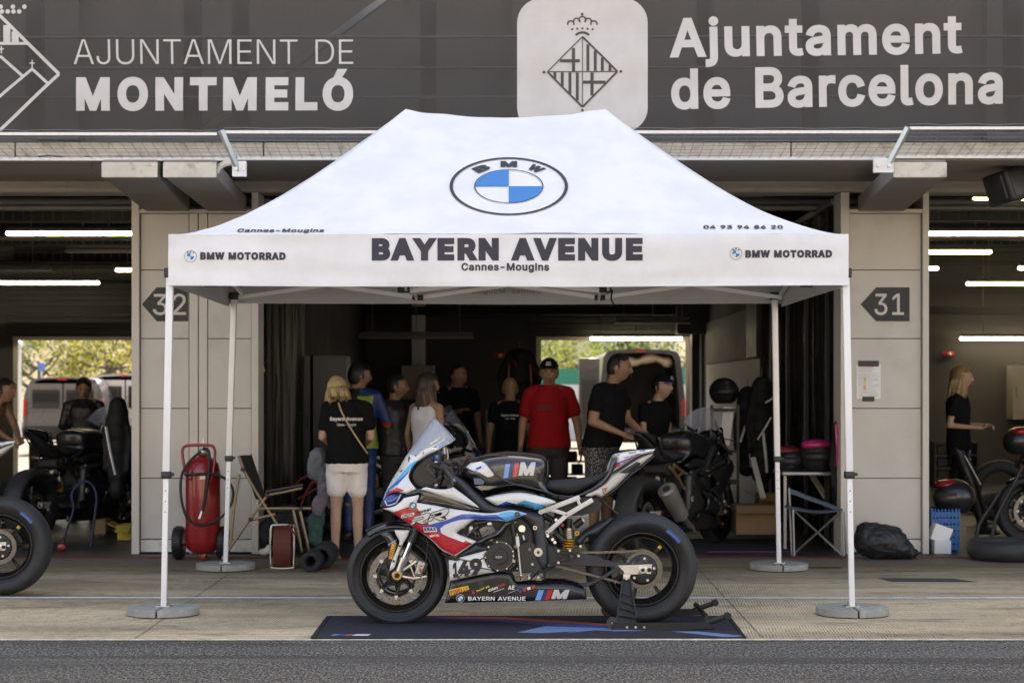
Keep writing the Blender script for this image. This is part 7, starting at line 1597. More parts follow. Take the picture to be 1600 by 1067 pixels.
def back_print(x0, x1, z, y, h_, sub=True):
    def f(g, j, k, rings):
        def on(px, pz):
            best = .2
            f_ = (pz-.93)/.53; c_ = j['pel'].lerp(j['nb'], f_); rr = None
            for c1, rx, ry in rings(.020, None, 1.46, .1):
                if rr is None or abs(c1.z-pz) < abs(rr[0].z-pz): rr = (c1, rx, ry)
            t = max(0, 1-abs((px-rr[0].x)/rr[1])**2.2); return (px, rr[0].y+rr[2]*t**.45*1.0+.012, pz)
        put(g, cut_grid(fit(letters('Bayern Avenue', .03), x1, x0, z, z+h_), .03), on, WST)
        if sub: put(g, cut_grid(fit(letters('Cannes - Mougins', .01), x1-(x1-x0)*.22, x0+(x1-x0)*.2, z-h_*1.1, z-h_*.35), .03), on, WST)
    return f
random.seed(21)
# blonde woman, back to the camera
woman_top = 1.54
wA = person('blonde woman in black printed tee and cream shorts standing with her back turned', 542, 15.25, woman_top, pi, 0, dict(hd=(.095, -.09, 1.56), nb=(.02, -.03, 1.45), ell=(-.225, .01, 1.13), elr=(.225, .01, 1.13), wrl=(-.12, -.22, 1.02), wrr=(.12, -.22, 1.02)), b=1.08, hp=.55, hr=.15, legs=('short', SHORT), hair=('long', HBL, HBL2, .12), shoes=SANDAL, fem=True, sleeve=.62, extra=back_print(-.155, .145, 1.275, 0, .042))
g = MB(mat('strap_beige', (.55, .42, .24), .7)); P = [(.07, .10, 1.46), (.03, .135, 1.36), (-.05, .15, 1.22), (-.14, .14, 1.08), (-.19, .08, 1.0), (-.19, -.02, .97)]
g.tube([Vector(p)*(woman_top/1.75) for p in P], .007, 6, k=4); g.build('bag_strap', None, wA, world=False)
# two men standing close together
SUITB = mat('suit_blue', (.012, .04, .15), .45); FLUO = mat('suit_fluo', (.30, .37, .03), .5)
def suit_patches(g, j, k, rings):
    for i, f in enumerate(g.F):
        c_ = sum((Vector(g.V[q_]) for q_ in f), Vector())/len(f)
        if -.17 < c_.x < -.03 and 1.27 < c_.z < 1.41: g.M[i] = FLUO
        elif c_.x < -.10 and .90 < c_.z < 1.12: g.M[i] = FLUO
        elif c_.x < -.10 and 1.12 <= c_.z < 1.15: g.M[i] = RST
        elif c_.x < -.05: g.M[i] = SUITB
person('bare headed man in a blue and fluorescent yellow racing suit seen from behind', 561, 17.2, 1.64, pi-.3, 1, dict(ell=(-.28, -.05, 1.15), wrl=(-.2, -.25, 1.1)), hy=-.9, shirt=LEA, sleeve=1.1, legs=('long', SUITB), hair=('short', HB), extra=suit_patches)
person('dark haired man in black stretching an arm across the man in the racing suit', 617, 17.3, 1.52, .9, 2, dict(shl=(-.18, .0, 1.40), ell=(-.30, .12, 1.46), wrl=(-.36, .30, 1.50), hd=(.01, -.03, 1.62)), hy=.6, sleeve=1.1, hair=('buzz', HB), shirt=LEA)
# girl with long hair and a white top
person('young woman with long brown hair and white strappy top turned away', 666, 16.4, 1.52, pi-.7, 1, dict(hd=(0, -.03, 1.625)), b=.86, hy=-.5, fem=True, shirt=WTOP, tank=True, hair=('long', HDK, HBR, .40), legs=('short', DENIM))
person('bearded man in black tee holding one hand at his chest in the dark garage', 715, 19.4, 1.66, .35, 2, dict(wrl=(-.07, -.20, 1.22), ell=(-.25, .02, 1.12)), b=1.05, hy=.5, hair=('buzz', HB), legs=('long', DENIM))
person('person with pale bandana and black printed tee seen from behind', 797, 18.6, 1.50, pi, 1, dict(hd=(0, -.03, 1.62)), b=1.0, hair=('buzz', HBL2), legs=('long', DENIM), extra=back_print(-.10, .10, 1.3, 0, .03))
def chest(g, j, k, rings):
    R9 = rings(.020, None, 1.46, .1)
    def on(px, pz):
        rr = min(R9, key=lambda r: abs(r[0].z-pz)); t = max(0, 1-abs((px-rr[0].x)/rr[1])**2.2); return (px, rr[0].y-rr[2]*t**.45-.012, pz)
    for z in (1.275, 1.245): put(g, cut_grid(fit(letters('SRKC', .02), -.12, .04, z, z+.022), .03), on, INK)
person('smiling man in a red tee and black cap facing the camera', 858, 17.3, 1.675, -.06, 1, dict(ell=(-.255, .03, 1.12), wrl=(-.275, -.03, .89), ell2=(0, 0, 0), elr=(.27, .03, 1.13), wrr=(.30, -.02, .88)), b=1.09, belly=.03, shirt=REDT, sleeve=.62, hem=.83, legs=('long', DENIM), hair=('buzz', HDK), cap=TEE, hp=.05, extra=chest)
person('tall man in black tee and patterned shorts laying a hand on the black motorcycle', 940, 16.7, 1.72, .95, 1, dict(nb=(.0, -.10, 1.44), hd=(.0, -.19, 1.60), shl=(-.18, -.09, 1.39), shr=(.18, -.08, 1.39), ell=(-.24, -.06, 1.12), wrl=(-.17, -.30, 1.02), elr=(.24, -.12, 1.13), wrr=(.22, -.32, 1.0)), b=1.12, belly=.03, hy=.4, hp=.1, legs=('knee', PAT), hair=('buzz', HB), curl=.1)
person('woman in a black and blue cap and black tee leaning over the black motorcycle', 1020, 17.1, 1.555, .55, 0, dict(nb=(.0, -.06, 1.42), hd=(.03, -.13, 1.585), shl=(-.16, -.05, 1.37), shr=(.16, -.04, 1.37), ell=(-.19, -.10, 1.13), wrl=(-.07, -.20, .95), elr=(.22, .02, 1.14), wrr=(.16, -.14, .98)), b=.9, fem=True, hy=.35, hair=('short', HB), cap=TEE, legs=('long', DENIM))
person('man in black looking down behind the black motorcycle in the left garage', 131, 19.6, 1.52, .2, 1, dict(ell=(-.25, .0, 1.15), wrl=(-.12, -.2, 1.05), elr=(.25, 0, 1.15), wrr=(.12, -.2, 1.05)), hp=.35, hair=('short', HB), shirt=LEA, sleeve=1.1)
person('shirtless person in black shorts bending over at the left edge', -34, 18.2, 1.60, 1.2, 1, dict(nb=(0, -.22, 1.40), hd=(0, -.36, 1.50), shl=(-.17, -.20, 1.36), shr=(.17, -.20, 1.36), ell=(-.2, -.32, 1.12), elr=(.2, -.32, 1.12), wrl=(-.10, -.45, 1.0), wrr=(.10, -.45, 1.0)), shirt=None, legs=('short', TEE), hair=('short', HB))
def stripe(g, j, k, rings): pass
wM = person('blonde woman in black walking across the right garage with bent arms', 1498, 17.8, 1.60, 1.15, 0, dict(hd=(.0, -.03, 1.63), ell=(-.2, .06, 1.14), wrl=(-.16, -.20, 1.12), elr=(.2, .02, 1.14), wrr=(.14, -.24, 1.14), knl=(-.10, -.16, .51), anl=(-.10, -.26, .10), knr=(.10, .06, .49), anr=(.10, .24, .12)), b=.9, fem=True, hair=('long', HBL2, HBL, .22), legs=('long', LEA), curl=1.)
g = MB(WST)
for P in ([(-.20, -.10, .84), (-.20, -.18, .70), (-.19, -.26, .54)], [(.20, -.08, .80), (.21, -.06, .66), (.20, .0, .5)]): MB(WST).tube([Vector(p)*.91 for p in P], .008, 6, k=3).build('stripe', WST, wM, world=False)
# ================================================================ OTHER MOTORCYCLES
def recoloured(root, table, drop=()):
    for o in kids(root):
        if o.type == 'MESH':
            o.data = o.data.copy()
            for i, m in enumerate(o.data.materials):
                if m in table: o.data.materials[i] = table[m]
        recoloured(o, table)
DULL = mat('dull_black', (.016, .016, .018), .32, coat=.3, var=.2)
ALLB = {m: DULL for m in (PW_, PWC, PRED, PBLU, PCYA, PNAV, PBLK, SIL, INK, WST, YST, RST, HLB, HLW, CARB, PWF, MATS['stripe_light_blue'], MATS['stripe_red'], MATS['pad_grey'], MATS['screen_sticker'])}
def bike_at(px, Y, deg, table, label):
    c = copy_tree(moto, None, (X_(px, Y), Y, .006), radians(deg), label); c.name = 'parked_motorcycle'; c['group'] = 'other racing motorcycles in the garages'; recoloured(c, table); return c
BR = dict(ALLB); BR[PWF] = mat('sub_bronze', (.20, .12, .06), .5, .4)
nb1 = bike_at(1062, 16.35, 238, BR, 'black motorcycle with a silver silencer parked behind the tail of the racing motorcycle')
g = MB(mat('silencer', (.62, .58, .52), .35, .8, var=.15)); a, b_ = W(1042, 765, 15.72), W(1064, 806, 15.9); g.cyl(a, b_, .085, .07, 20); g.cyl(a+(a-b_)*.04, a, .05, .072, 20); g.cyl(a+(a-b_)*.045, a+(a-b_)*.03, .035, n=16, m=HOLE); g.cyl(b_, W(1085, 830, 16.3), .03, .028, 14)
h = g.build('silencer', None, None); h.parent = nb1; h.matrix_parent_inverse = (Matrix.Translation(nb1.location) @ Matrix.Rotation(nb1.rotation_euler.z, 4, 'Z')).inverted()
nb1['group'] = 'other racing motorcycles in the garages'
bike_at(122, 17.7, 248, ALLB, 'black motorcycle seen from the rear in the left garage')
bike_at(3-.725*F/12.6, 12.6, 0, {IVO: GOLD, MBLK: BLKP}, 'motorcycle cut by the left edge with only its rear wheel and white tail in view')
bike_at(1722, 17.0, 8, {**{k_: v_ for k_, v_ in ALLB.items() if k_ is not PRED}, RST: PRED}, 'red and black motorcycle cut by the right edge')
bike_at(630, 18.4, 205, {}, 'red and white motorcycle between the people behind the windscreen')
# ================================================================ SIGNS ON THE PILLARS
SGN = mat('sign_charcoal', (.035, .034, .034), .6)
SGW = mat('sign_print', (.62, .58, .53), .6)
for P, (a, b_), txt, lab in ((((222, 475.5), (245, 449), (294, 449), (294, 502), (245, 502)), (239, 291), '32', 'charcoal arrow sign with number 32 on the left pillar'), (((1345, 475.5), (1369, 449), (1421, 449), (1421, 502), (1369, 502)), (1366, 1412), '31', 'charcoal arrow sign with number 31 on the right pillar')):
    g = MB(SGN); g.prism(PXL(P, FY), FY-.006, FY-.001, SGN); put(g, fpx(txt, a, b_, 459, 492.5, .005), lambda x, y: (X_(x, FY), FY-.0085, Z_(y, FY)), SGW)
    tag(g.build('number_sign', SGN, None), lab, 'sign', 'arrow number signs on the pillars')
t = thing('paper_notice', 'white printed notice held by black tape on the right pillar', 'notice', W(1357, 597, FY))
g = MB(mat('paper', (.8, .79, .77), .8)); g.b2(X_(1338, FY), X_(1376, FY), FY-.005, FY-.002, Z_(623, FY), Z_(569, FY)); sheet = g.build('sheet', None, t)
g = MB(INK); random.seed(2)
PINK_ = mat('print_pink', (.6, .25, .3), .8); PYL = mat('print_yellow', (.7, .6, .2), .8); PGY = mat('print_grey', (.55, .54, .55), .8)
for i in range(22):
    y = 572+i*2.2; g.b2(X_(1340+random.random()*2, FY), X_(1360+random.random()*13, FY), FY-.0075, FY-.0055, Z_(y+.9, FY), Z_(y, FY), PGY if i > 4 else random.choice([PINK_, PGY]))
    if 6 < i < 19: g.b2(X_(1349, FY), X_(1353, FY), FY-.0095, FY-.008, Z_(y+1.5, FY), Z_(y, FY), random.choice([PYL, PINK_, PYL]))
g.build('print', PGY, sheet)
for q_ in ((1340.5, 1373, 563.5, 572.5), (1347, 1366, 619.5, 627)): MB(BLKP).b2(X_(q_[0], FY), X_(q_[1], FY), FY-.010, FY-.0097, Z_(q_[3], FY), Z_(q_[2], FY)).build('tape', BLKP, t)
# speaker and emergency lamp
t = thing('loudspeaker', 'black loudspeaker hanging under the ledge at the right edge', 'loudspeaker', W(1580, 290, 14.8)); g = MB(BLKP); R_ = Matrix.Rotation(radians(-16), 3, 'Y') @ Matrix.Rotation(radians(25), 3, 'Z')
c = W(1592, 287, 14.8); g.box(c, (.46, .30, .26), BLKP, R_, .03); g.box(c+R_ @ Vector((-.01, -.15, 0)), (.38, .02, .2), MBLK, R_, .01); g.box(c+R_ @ Vector((-.24, 0, 0)), (.03, .22, .2), MBLK, R_, .01); g.build('cabinet', BLKP, t); MB(PIPE).tube([c+Vector((0, .05, .12)), W(1560, 245, 15.2), W(1552, 245, 15.6)], .012, 8).build('bracket', PIPE, t)
t = thing('emergency_lamp', 'small white emergency lamp on the wall right of the tent roof', 'lamp', W(1082, 265, 15.6)); g = MB(WHITE); g.b2(X_(1062, 15.6), X_(1102, 15.6), 15.55, 15.72, Z_(263, 15.6), Z_(255, 15.6), WHITE, .01); g.build('base', WHITE, t); MB(mat('lamp_dome', (.5, .47, .42), .2)).sph(W(1084, 265, 15.55), (.09, .07, .05)).build('cover', None, t)
tag(MB(BLKP).tube([W(55, 249, 13.9), W(62, 245, 13.9), W(80, 243.5, 13.9), W(100, 246, 13.9), W(118, 248, 13.9), W(142, 246, 13.9), W(144, 262, 13.9), W(143.5, 275, 13.9)], .006, 6, k=4).build('hanging_cable', BLKP, None), 'loose black cable hanging from the left mesh tray', 'cable')
tag(MB(IVO).tube([W(338, 270, 13.3), W(342, 262, 13.3), W(352, 256, 13.3), W(364, 254, 13.3)], .022, 10, k=4).build('conduit', IVO, None), 'cream cable conduit bending out beside the left strut bracket', 'conduit')
# ================================================================ FIRE EXTINGUISHER
EXR = mat('extinguisher_red', (.30, .010, .013), .32, coat=.5, var=.06, dirt=(.25, .02, .02), dscale=5)
RUB = mat('rubber_hose', (.012, .012, .013), .5)
Y = 15.2; p = lambda px, py, dy=0.: W(px, py, Y+dy)
t = thing('fire_extinguisher', 'large wheeled red fire extinguisher with coiled black hose against the left pillar', 'fire extinguisher', (X_(317, Y), Y, .004))
cx = X_(317, Y); g = MB(EXR); g.lathe([(.0, .055), (.08, .06), (.13, .10), (.142, .16), (.142, .72), (.13, .79), (.09, .835), (.04, .85), (.035, .88), (0, .88)], (cx, Y, 0), 'z', 40); g.build('cylinder', EXR, t)
g = MB(EXR); g.tube([p(296, 750, -.13), p(289, 735, -.14), p(285, 708, -.12), p(288, 698, -.10), p(300, 695.5, -.09), p(325, 695.5, -.09), p(334, 699, -.10), p(336, 712, -.12), p(333, 740, -.14), p(330, 752, -.13)], .012, 8, k=4); g.build('handle_frame', EXR, t); MB(EXR).tube([p(283, 852), p(300, 847, -.1), p(330, 847, -.1), p(350, 852)], .012, 8).build('axle', EXR, t)
for px in (278.5, 348): g = MB(RUB); g.lathe([(.05, -.035), (.125, -.04), (.138, -.02), (.138, .02), (.125, .04), (.05, .035)], (X_(px, Y), Y+.03, .142), 'x', 28); g.lathe([(0, -.03), (.06, -.036), (.06, .036), (0, .03)], (X_(px, Y), Y+.03, .142), 'x', 20, EXR); g.build('wheel', RUB, t)
g = MB(RUB); g.tube([p(318, 700, -.12), p(326, 705, -.16), p(327, 730, -.17), p(322, 770, -.17), p(316, 800, -.17)], .012, 8, k=5); g.tube([p(314, 705, -.13), p(297, 720, -.16), p(284, 742, -.17), p(283, 775, -.18), p(292, 808, -.18), p(312, 820, -.18), p(340, 812, -.18), p(360, 790, -.16), p(364, 765, -.15), p(352, 748, -.16), p(330, 740, -.17), p(288, 742, -.19)], .011, 8, k=5); g.build('hose', RUB, t)
g = MB(ALU); g.cyl(p(316, 798, -.17), p(312, 810, -.17), .012, .016, 12); g.cyl(p(317, 712, -.02), p(318, 686, -.02), .010, n=10); g.sph(p(317, 706, -.05), (.035, .03, .03), ALU); g.build('valve', ALU, t)
MB(EXR).b2(cx-.03, cx+.03, Y-.03, Y+.03, .005, .06, EXR, .008).build('foot', EXR, t); MB(WST).box(p(316.5, 746, -.146), (.045, .002, .025), WST).build('tag', WST, t)
# ================================================================ FOLDING CHAIR, REEL AND BUNDLES AT THE LEFT
TANF = mat('tube_tan', (.27, .20, .125), .35, .4, var=.05); CNV = mat('canvas_black', (.018, .018, .02), .85, bump=.3, bscale=60)
Y = 14.95; t = thing('folding_chair', 'folding camp chair with tan frame and black canvas beside the fire extinguisher', 'chair', (X_(420, Y), Y, .004))
for dy in (-.24, .22):
    g = MB(TANF); p = lambda px, py: W(px, py, Y+dy)
    for P in ([p(373, 712), p(381, 735), p(400, 768), p(434, 820), p(452, 850)], [p(347, 873), p(380, 826), p(418, 773), p(446, 768), p(472, 762)], [p(374, 740), p(366, 790), p(360, 850)], [p(392, 812), p(430, 803)], [p(458, 795), p(472, 862)], [p(468, 795), p(483, 860)], [p(402, 794), p(486, 794)]): g.tube(P, .012, 8)
    g.build('frame', TANF, t); g = MB(BLKP)
    for a in ((380, 733), (392, 811), (418, 773), (470, 795)): g.box(p(*a)+Vector((0, -.012, 0)), (.035, .03, .03), BLKP, bev=.006)
    g.build('joint', BLKP, t); MB(BLKP).bar(p(415, 771)+Vector((0, 0, .015)), p(473, 760)+Vector((0, 0, .015)), .045, .02, bev=.006).build('armrest', BLKP, t)
def cloth_quad(a, b_, c_, d_, sag, m, parent, name, n_=14):
    g = MB(m); V = []
    for j in range(n_+1):
        for i in range(n_+1):
            u, v = i/n_, j/n_; P = a*(1-u)*(1-v)+b_*u*(1-v)+c_*u*v+d_*(1-u)*v; V.append(P+sag*sin(pi*u)*(.6+.4*sin(pi*v))+Vector((0, 0, .006*noise.noise(P*9))))
    g.add(V, [(j*(n_+1)+i, j*(n_+1)+i+1, (j+1)*(n_+1)+i+1, (j+1)*(n_+1)+i) for j in range(n_) for i in range(n_)], m, True); o = g.build(name, m, parent); s = o.modifiers.new('s', 'SOLIDIFY'); s.thickness = .006; return o
cloth_quad(W(375, 711, Y-.24), W(393, 709, Y+.22), W(414, 773, Y+.22), W(401, 780, Y-.24), Vector((.03, 0, -.01)), CNV, t, 'backrest'); cloth_quad(W(402, 793, Y-.24), W(486, 793, Y-.24), W(488, 790, Y+.22), W(404, 790, Y+.22), Vector((0, 0, -.05)), CNV, t, 'seat')
Y = 14.55; t = thing('cable_reel', 'red cable wound on a silver framed reel in front of the folding chair', 'cable reel', (X_(441, Y), Y, .004)); CAB = mat('cable_red', (.15, .035, .025), .6)
for dy in (-.09, .09): g = MB(STEEL); g.tube([W(427, 820, Y+dy), W(455, 820, Y+dy), W(459, 828, Y+dy), W(459, 880, Y+dy), W(455, 887, Y+dy), W(427, 887, Y+dy), W(423, 880, Y+dy), W(423, 828, Y+dy)], .009, 8, closed=True, k=3); g.build('frame', STEEL, t)
g = MB(CAB); c0 = W(443, 855, Y)
for lay in range(3):
    for i in range(14): r_ = .085+lay*.016; x = c0.x-.062+i*.0095; g.tube([(x+.003*noise.noise((i, lay, a)), c0.y+r_*cos(a*2*pi/20), c0.z+1.55*r_*sin(a*2*pi/20)) for a in range(20)], .0055, 5, closed=True)
g.tube([c0+Vector((.02, -.11, .16)), c0+Vector((.08, -.12, .19)), c0+Vector((.11, -.1, .1)), c0+Vector((.06, -.1, .17))], .006, 6, k=4); g.build('cable', CAB, t)
for i, (px, py, r_, y0, y1, lab) in enumerate(((485, 881, .078, 14.15, 14.6, 'black foam roll with open end lying in front of the folding chair'), (503, 874, .095, 14.4, 14.8, 'thicker black roll lying behind the open ended foam roll'))):
    g = MB(CNV); c = W(px, py, y0); c.z = r_+.006; g.lathe([(r_*.5, .02), (r_*.55, 0), (r_*.95, 0), (r_, .02), (r_, y1-y0), (r_*.2, y1-y0), (r_*.3, .12), (r_*.5, .02)], c, 'y', 30); tag(g.build('foam_roll', CNV, None), lab, 'roll', 'black rolls on the ground')
def lump(name, label, cat, pts, m, Y, vox=.015, disp=.022, fr=11, grp=None, ground=False):
    """soft bundle: blobs (px, py, rx, ry, rz in metres) fused and wrinkled"""
    g = MB()
    for px, py, rx, ry, rz in pts: c = W(px, py, Y); c.z = max(c.z, rz*.9+.008) if ground else c.z; g.sph(c, (rx, ry, rz))
    V, Fa = fuse(g, vox, 4, lambda p: disp*(abs(noise.noise(p*fr))*1.6-.5)+disp*.5*noise.noise(p*fr*3)); g = MB(m); g.add([(v.x, v.y, max(v.z, .008)) for v in V], Fa, m, True); return tag(g.build(name, m, None), label, cat, grp)
LIL = mat('cloth_lilac', (.26, .22, .28), .9); TEAL = mat('cloth_teal', (.06, .14, .125), .9); PBG = mat('cloth_grey_blue', (.17, .19, .21), .9)
lump('clothes_pile', 'pale grey and blue clothes hanging beside the blonde woman', 'clothes', ((496, 716, .08, .08, .10), (490, 730, .06, .07, .10), (503, 740, .05, .06, .14)), PBG, 15.5)
lump('clothes_pile', 'lilac garment hanging below the pale grey clothes', 'clothes', ((505, 770, .05, .06, .14), (498, 790, .05, .06, .10)), LIL, 15.5)
lump('shopping_bag', 'teal bag on the ground left of the blonde woman', 'bag', ((493, 825, .07, .07, .16), (500, 805, .05, .05, .1)), TEAL, 15.6, ground=True)
lump('dark_bundle', 'dark heap of bags behind the folding chair', 'bags', ((440, 835, .25, .15, .16), (470, 830, .16, .14, .14), (452, 805, .12, .1, .10)), CNV, 15.8)
lump('white_trainer', 'white trainer standing by the left door jamb', 'shoe', ((412, 862, .055, .04, .03), (420, 858, .03, .04, .045)), WHITE, 15.6, .01, .003, ground=True)
g = MB(mat('dark_red_tube', (.14, .01, .012), .4))
for P in ([(458, 770), (466, 752), (480, 744), (492, 752)], [(470, 790), (480, 764), (492, 752), (505, 775)], [(465, 780), (500, 760)]): g.tube([W(a, b_, 16.2) for a, b_ in P], .009, 7, k=4)
tag(g.build('red_tube_frame', None, None), 'bent red tube frame behind the folding chair', 'frame')
# ================================================================ RIGHT SIDE
GRYT = mat('tube_grey', (.30, .31, .32), .35, .7); BLGY = mat('canvas_blue_grey', (.07, .09, .12), .85)
Y = 15.35; t = thing('camp_chair', 'folding camp chair with grey legs and blue grey canvas by the right pillar', 'chair', (X_(1277, Y), Y, .004))
for a, b_, d0, d1 in (((1239, 796), (1317, 868), -.2, .2), ((1315, 798), (1237, 868), -.2, .2), ((1239, 796), (1317, 868), .2, -.2), ((1233, 762), (1237, 868), .2, .2), ((1319, 800), (1320, 868), .2, .2), ((1239, 796), (1241, 868), -.2, -.2), ((1316, 798), (1319, 868), -.2, -.2)): MB(GRYT).tube([W(*a, Y+d0), W(*b_, Y+d1)], .009, 7).build('leg', GRYT, t)
cloth_quad(W(1226, 792, Y-.2), W(1317, 796, Y-.2), W(1317, 794, Y+.2), W(1228, 788, Y+.2), Vector((0, 0, -.05)), BLGY, t, 'seat'); cloth_quad(W(1231, 762, Y+.2), W(1316, 794, Y+.2), W(1313, 799, Y+.2), W(1230, 770, Y+.2), Vector((0, .02, 0)), BLGY, t, 'backrest')
lump('black_bag', 'large soft black bag slumped at the foot of the right pillar', 'bag', ((1376, 853, .235, .17, .15), (1353, 842, .10, .13, .15), (1366, 838, .12, .12, .12), (1402, 860, .14, .15, .09), (1421, 866, .08, .10, .05)), mat('nylon_black', (.016, .016, .018), .5, bump=.4, bscale=25), 15.3, .012, .010, 13, ground=True)
tag(MB(CNV).tube([W(1345, 832, 15.2), W(1352, 845, 15.12), W(1372, 858, 15.1), W(1400, 862, 15.12)], .010, 6, k=5, sq=.4).build('bag_strap', CNV, None), 'black strap lying across the soft black bag', 'strap')
def helmet(px, py, Y, cols, label, rz=0., k=1., visor=BLKP):
    t = thing('helmet', label, 'helmet', W(px, py, Y)-Vector((0, 0, .12*k)), 0, 'motorcycle helmets'); c = W(px, py, Y); R_ = Matrix.Rotation(rz, 3, 'Z'); g = MB(cols[0]); V0, F0 = sphere_pts((0, 0, 0), 1, 32, 24)
    V = []
    for v in V0: z = max(v.z, -.82); y = v.y*(1.0 if v.z > -.2 or v.y > 0 else 1+.12*(-v.z-.2)); V.append(c+R_ @ Vector((v.x*.13*(1-.08*max(0, -z)), y*.155, z*.135))*k)
    g.add(V, F0, cols[0], True)
    for i in range(2):
        if len(cols) > 1: g.sph(c+R_ @ Vector((.02*(i-1), -.03+.05*i, .09-.04*i))*k, Vector((.115, .10, .045))*k, cols[1+i % (len(cols)-1)], 20, 10)
    g.build('shell', cols[0], t)
    g = MB(visor); n_ = 18; V = []
    for zz in (-.035, .0, .04): 
        for i in range(n_+1): a = -pi/2+(i/n_-.5)*2.5; V.append(c+R_ @ Vector((cos(a)*.135*(1-abs(zz)*1.2), sin(a)*.160*(1-abs(zz)*1.5), zz))*k)
    g.add(V, [(j*(n_+1)+i, j*(n_+1)+i+1, (j+1)*(n_+1)+i+1, (j+1)*(n_+1)+i) for j in range(2) for i in range(n_)], visor, True); o = g.build('visor', visor, t); s = o.modifiers.new('s', 'SOLIDIFY'); s.thickness = .004; return t
PNK = mat('helmet_pink', (.5, .02, .16), .3, coat=.5)
helmet(1277, 713, 16.3, (BLKP, PNK), 'black helmet with pink top on the table behind the right tent leg', .2, 1.15); helmet(1236, 720, 16.4, (DULL, MATS['dark_red_tube']), 'red helmet on the table left of the pink topped one', -.5)
helmet(1491, 777, 16.2, (DULL, EXR, mat('helmet_grey', (.3, .3, .3), .3)), 'red and black helmet resting on the blue crate', -1.3, 1.2, mat('visor_dark', (.05, .045, .04), .1)); helmet(1131, 612, 17.6, (LEA,), 'black helmet on the stand between the black motorcycle and the hanging suits', .6, 1.0); helmet(1594, 690, 16.6, (DULL, EXR, WHITE), 'black red and white helmet at the right edge above the red motorcycle', 1.2)
# helmet stand, table
t = thing('tool_trolley', 'dark trolley with upright white panel under the black helmet', 'trolley', (X_(1135, 17.7), 17.7, .012)); x0, x1 = X_(1112, 17.7), X_(1153, 17.7)
g = MB(BLKP)
for x in (x0, x1): g.b2(x-.012, x+.012, 17.68, 17.72, .012, 1.25)
g.b2(x0+.013, x1-.013, 17.55, 17.85, 1.19, 1.22); g.b2(x0+.013, x1-.013, 17.55, 17.85, .5, .54); g.b2(x0+.013, x1-.013, 17.55, 17.85, .80, .82); g.build('frame', BLKP, t); MB(WHITE).box(W(1135, 665, 17.6), (.10, .02, .36), WHITE, Matrix.Rotation(.12, 3, 'Y')).build('panel', WHITE, t)
t = thing('side_table', 'low grey table carrying the helmets behind the right tent leg', 'table', (X_(1265, 16.4), 16.4, .012)); x0, x1, z = X_(1215, 16.4), X_(1303, 16.4), Z_(735, 16.4)
MB(GRYT).b2(x0, x1, 16.1, 16.7, z-.03, z, GRYT, .006).build('table_top', GRYT, t)
for x in (x0+.03, x1-.03): MB(GRYT).b2(x-.012, x+.012, 16.15, 16.17, .012, z-.031).build('leg', GRYT, t); MB(GRYT).b2(x-.012, x+.012, 16.62, 16.64, .012, z-.031).build('leg', GRYT, t)
def box_at(px0, px1, py0, py1, Y, dep, m, name, label, cat, grp=None, lid=True):
    g = MB(m); x0, x1, z0, z1 = X_(px0, Y), X_(px1, Y), max(.012, Z_(py1, Y)), Z_(py0, Y); g.b2(x0, x1, Y, Y+dep, z0, z1, m, .006)
    if lid: g.box(((x0+x1)/2, Y-.05, z1-.03), (x1-x0, .12, .006), m, Matrix.Rotation(.5, 3, 'X')); g.box((x0-.05, Y+dep/2, z1-.01), (.12, dep*.9, .006), m, Matrix.Rotation(.5, 3, 'Y'))
    return tag(g.build(name, m, None), label, cat, grp)
CRD = mat('cardboard', (.24, .15, .08), .85, var=.1); BLC = mat('crate_blue', (.02, .13, .36), .5); YCR = mat('crate_yellow', (.40, .30, .05), .6)
box_at(1150, 1212, 790, 835, 16.6, .4, CRD, 'cardboard_box', 'open brown cardboard box behind the rear right tent leg', 'box', 'cardboard boxes'); box_at(1186, 1216, 772, 790, 17.2, .3, CRD, 'cardboard_box', 'smaller brown cardboard box above the open one', 'box', 'cardboard boxes')
box_at(147, 165, 812, 834, 17.5, .3, CRD, 'cardboard_box', 'small brown cardboard box on the floor of the left garage', 'box', 'cardboard boxes', False); box_at(183, 205, 820, 844, 17.1, .3, YCR, 'yellow_box', 'yellow box on the floor beside the left pillar', 'box')
t = thing('plastic_crate', 'blue plastic crate under the red and black helmet', 'crate', (X_(1476, 16.1), 16.1, .012)); g = MB(BLC); x0, x1, z1 = X_(1455, 16.0), X_(1498, 16.0), Z_(795, 16.0)
for i in range(6): z = .02+i*(z1-.03)/6; g.b2(x0, x1, 15.98, 16.0, z, z+(z1)/6*.7, BLC)
for i in range(9): x = x0+(x1-x0)*i/8; g.b2(x-.006, x+.006, 15.975, 16.005, .013, z1, BLC)
g.b2(x0, x0+.02, 16.006, 16.35, .014, z1); g.b2(x1-.02, x1, 16.006, 16.35, .014, z1); g.b2(x0+.021, x1-.021, 16.33, 16.35, .014, z1); g.b2(x0+.021, x1-.021, 16.01, 16.32, .014, .03); g.build('body', BLC, t)
for a, b_, c_, d_, yy, an, lab in ((1454, 1483, 820, 846, 15.86, .35, 'white carton tilted on top of the other one by the right door jamb'), (1457, 1483, 843, 864, 15.8, 0, 'lower white carton on the ground by the right door jamb')):
    ca = W((a+b_)/2, (c_+d_)/2, yy); tag(MB(WHITE).box(ca, ((b_-a)/184, .16, (d_-c_)/184), WHITE, Matrix.Rotation(an, 3, 'Y'), .006).build('carton', WHITE, None), lab, 'carton', 'white cartons')
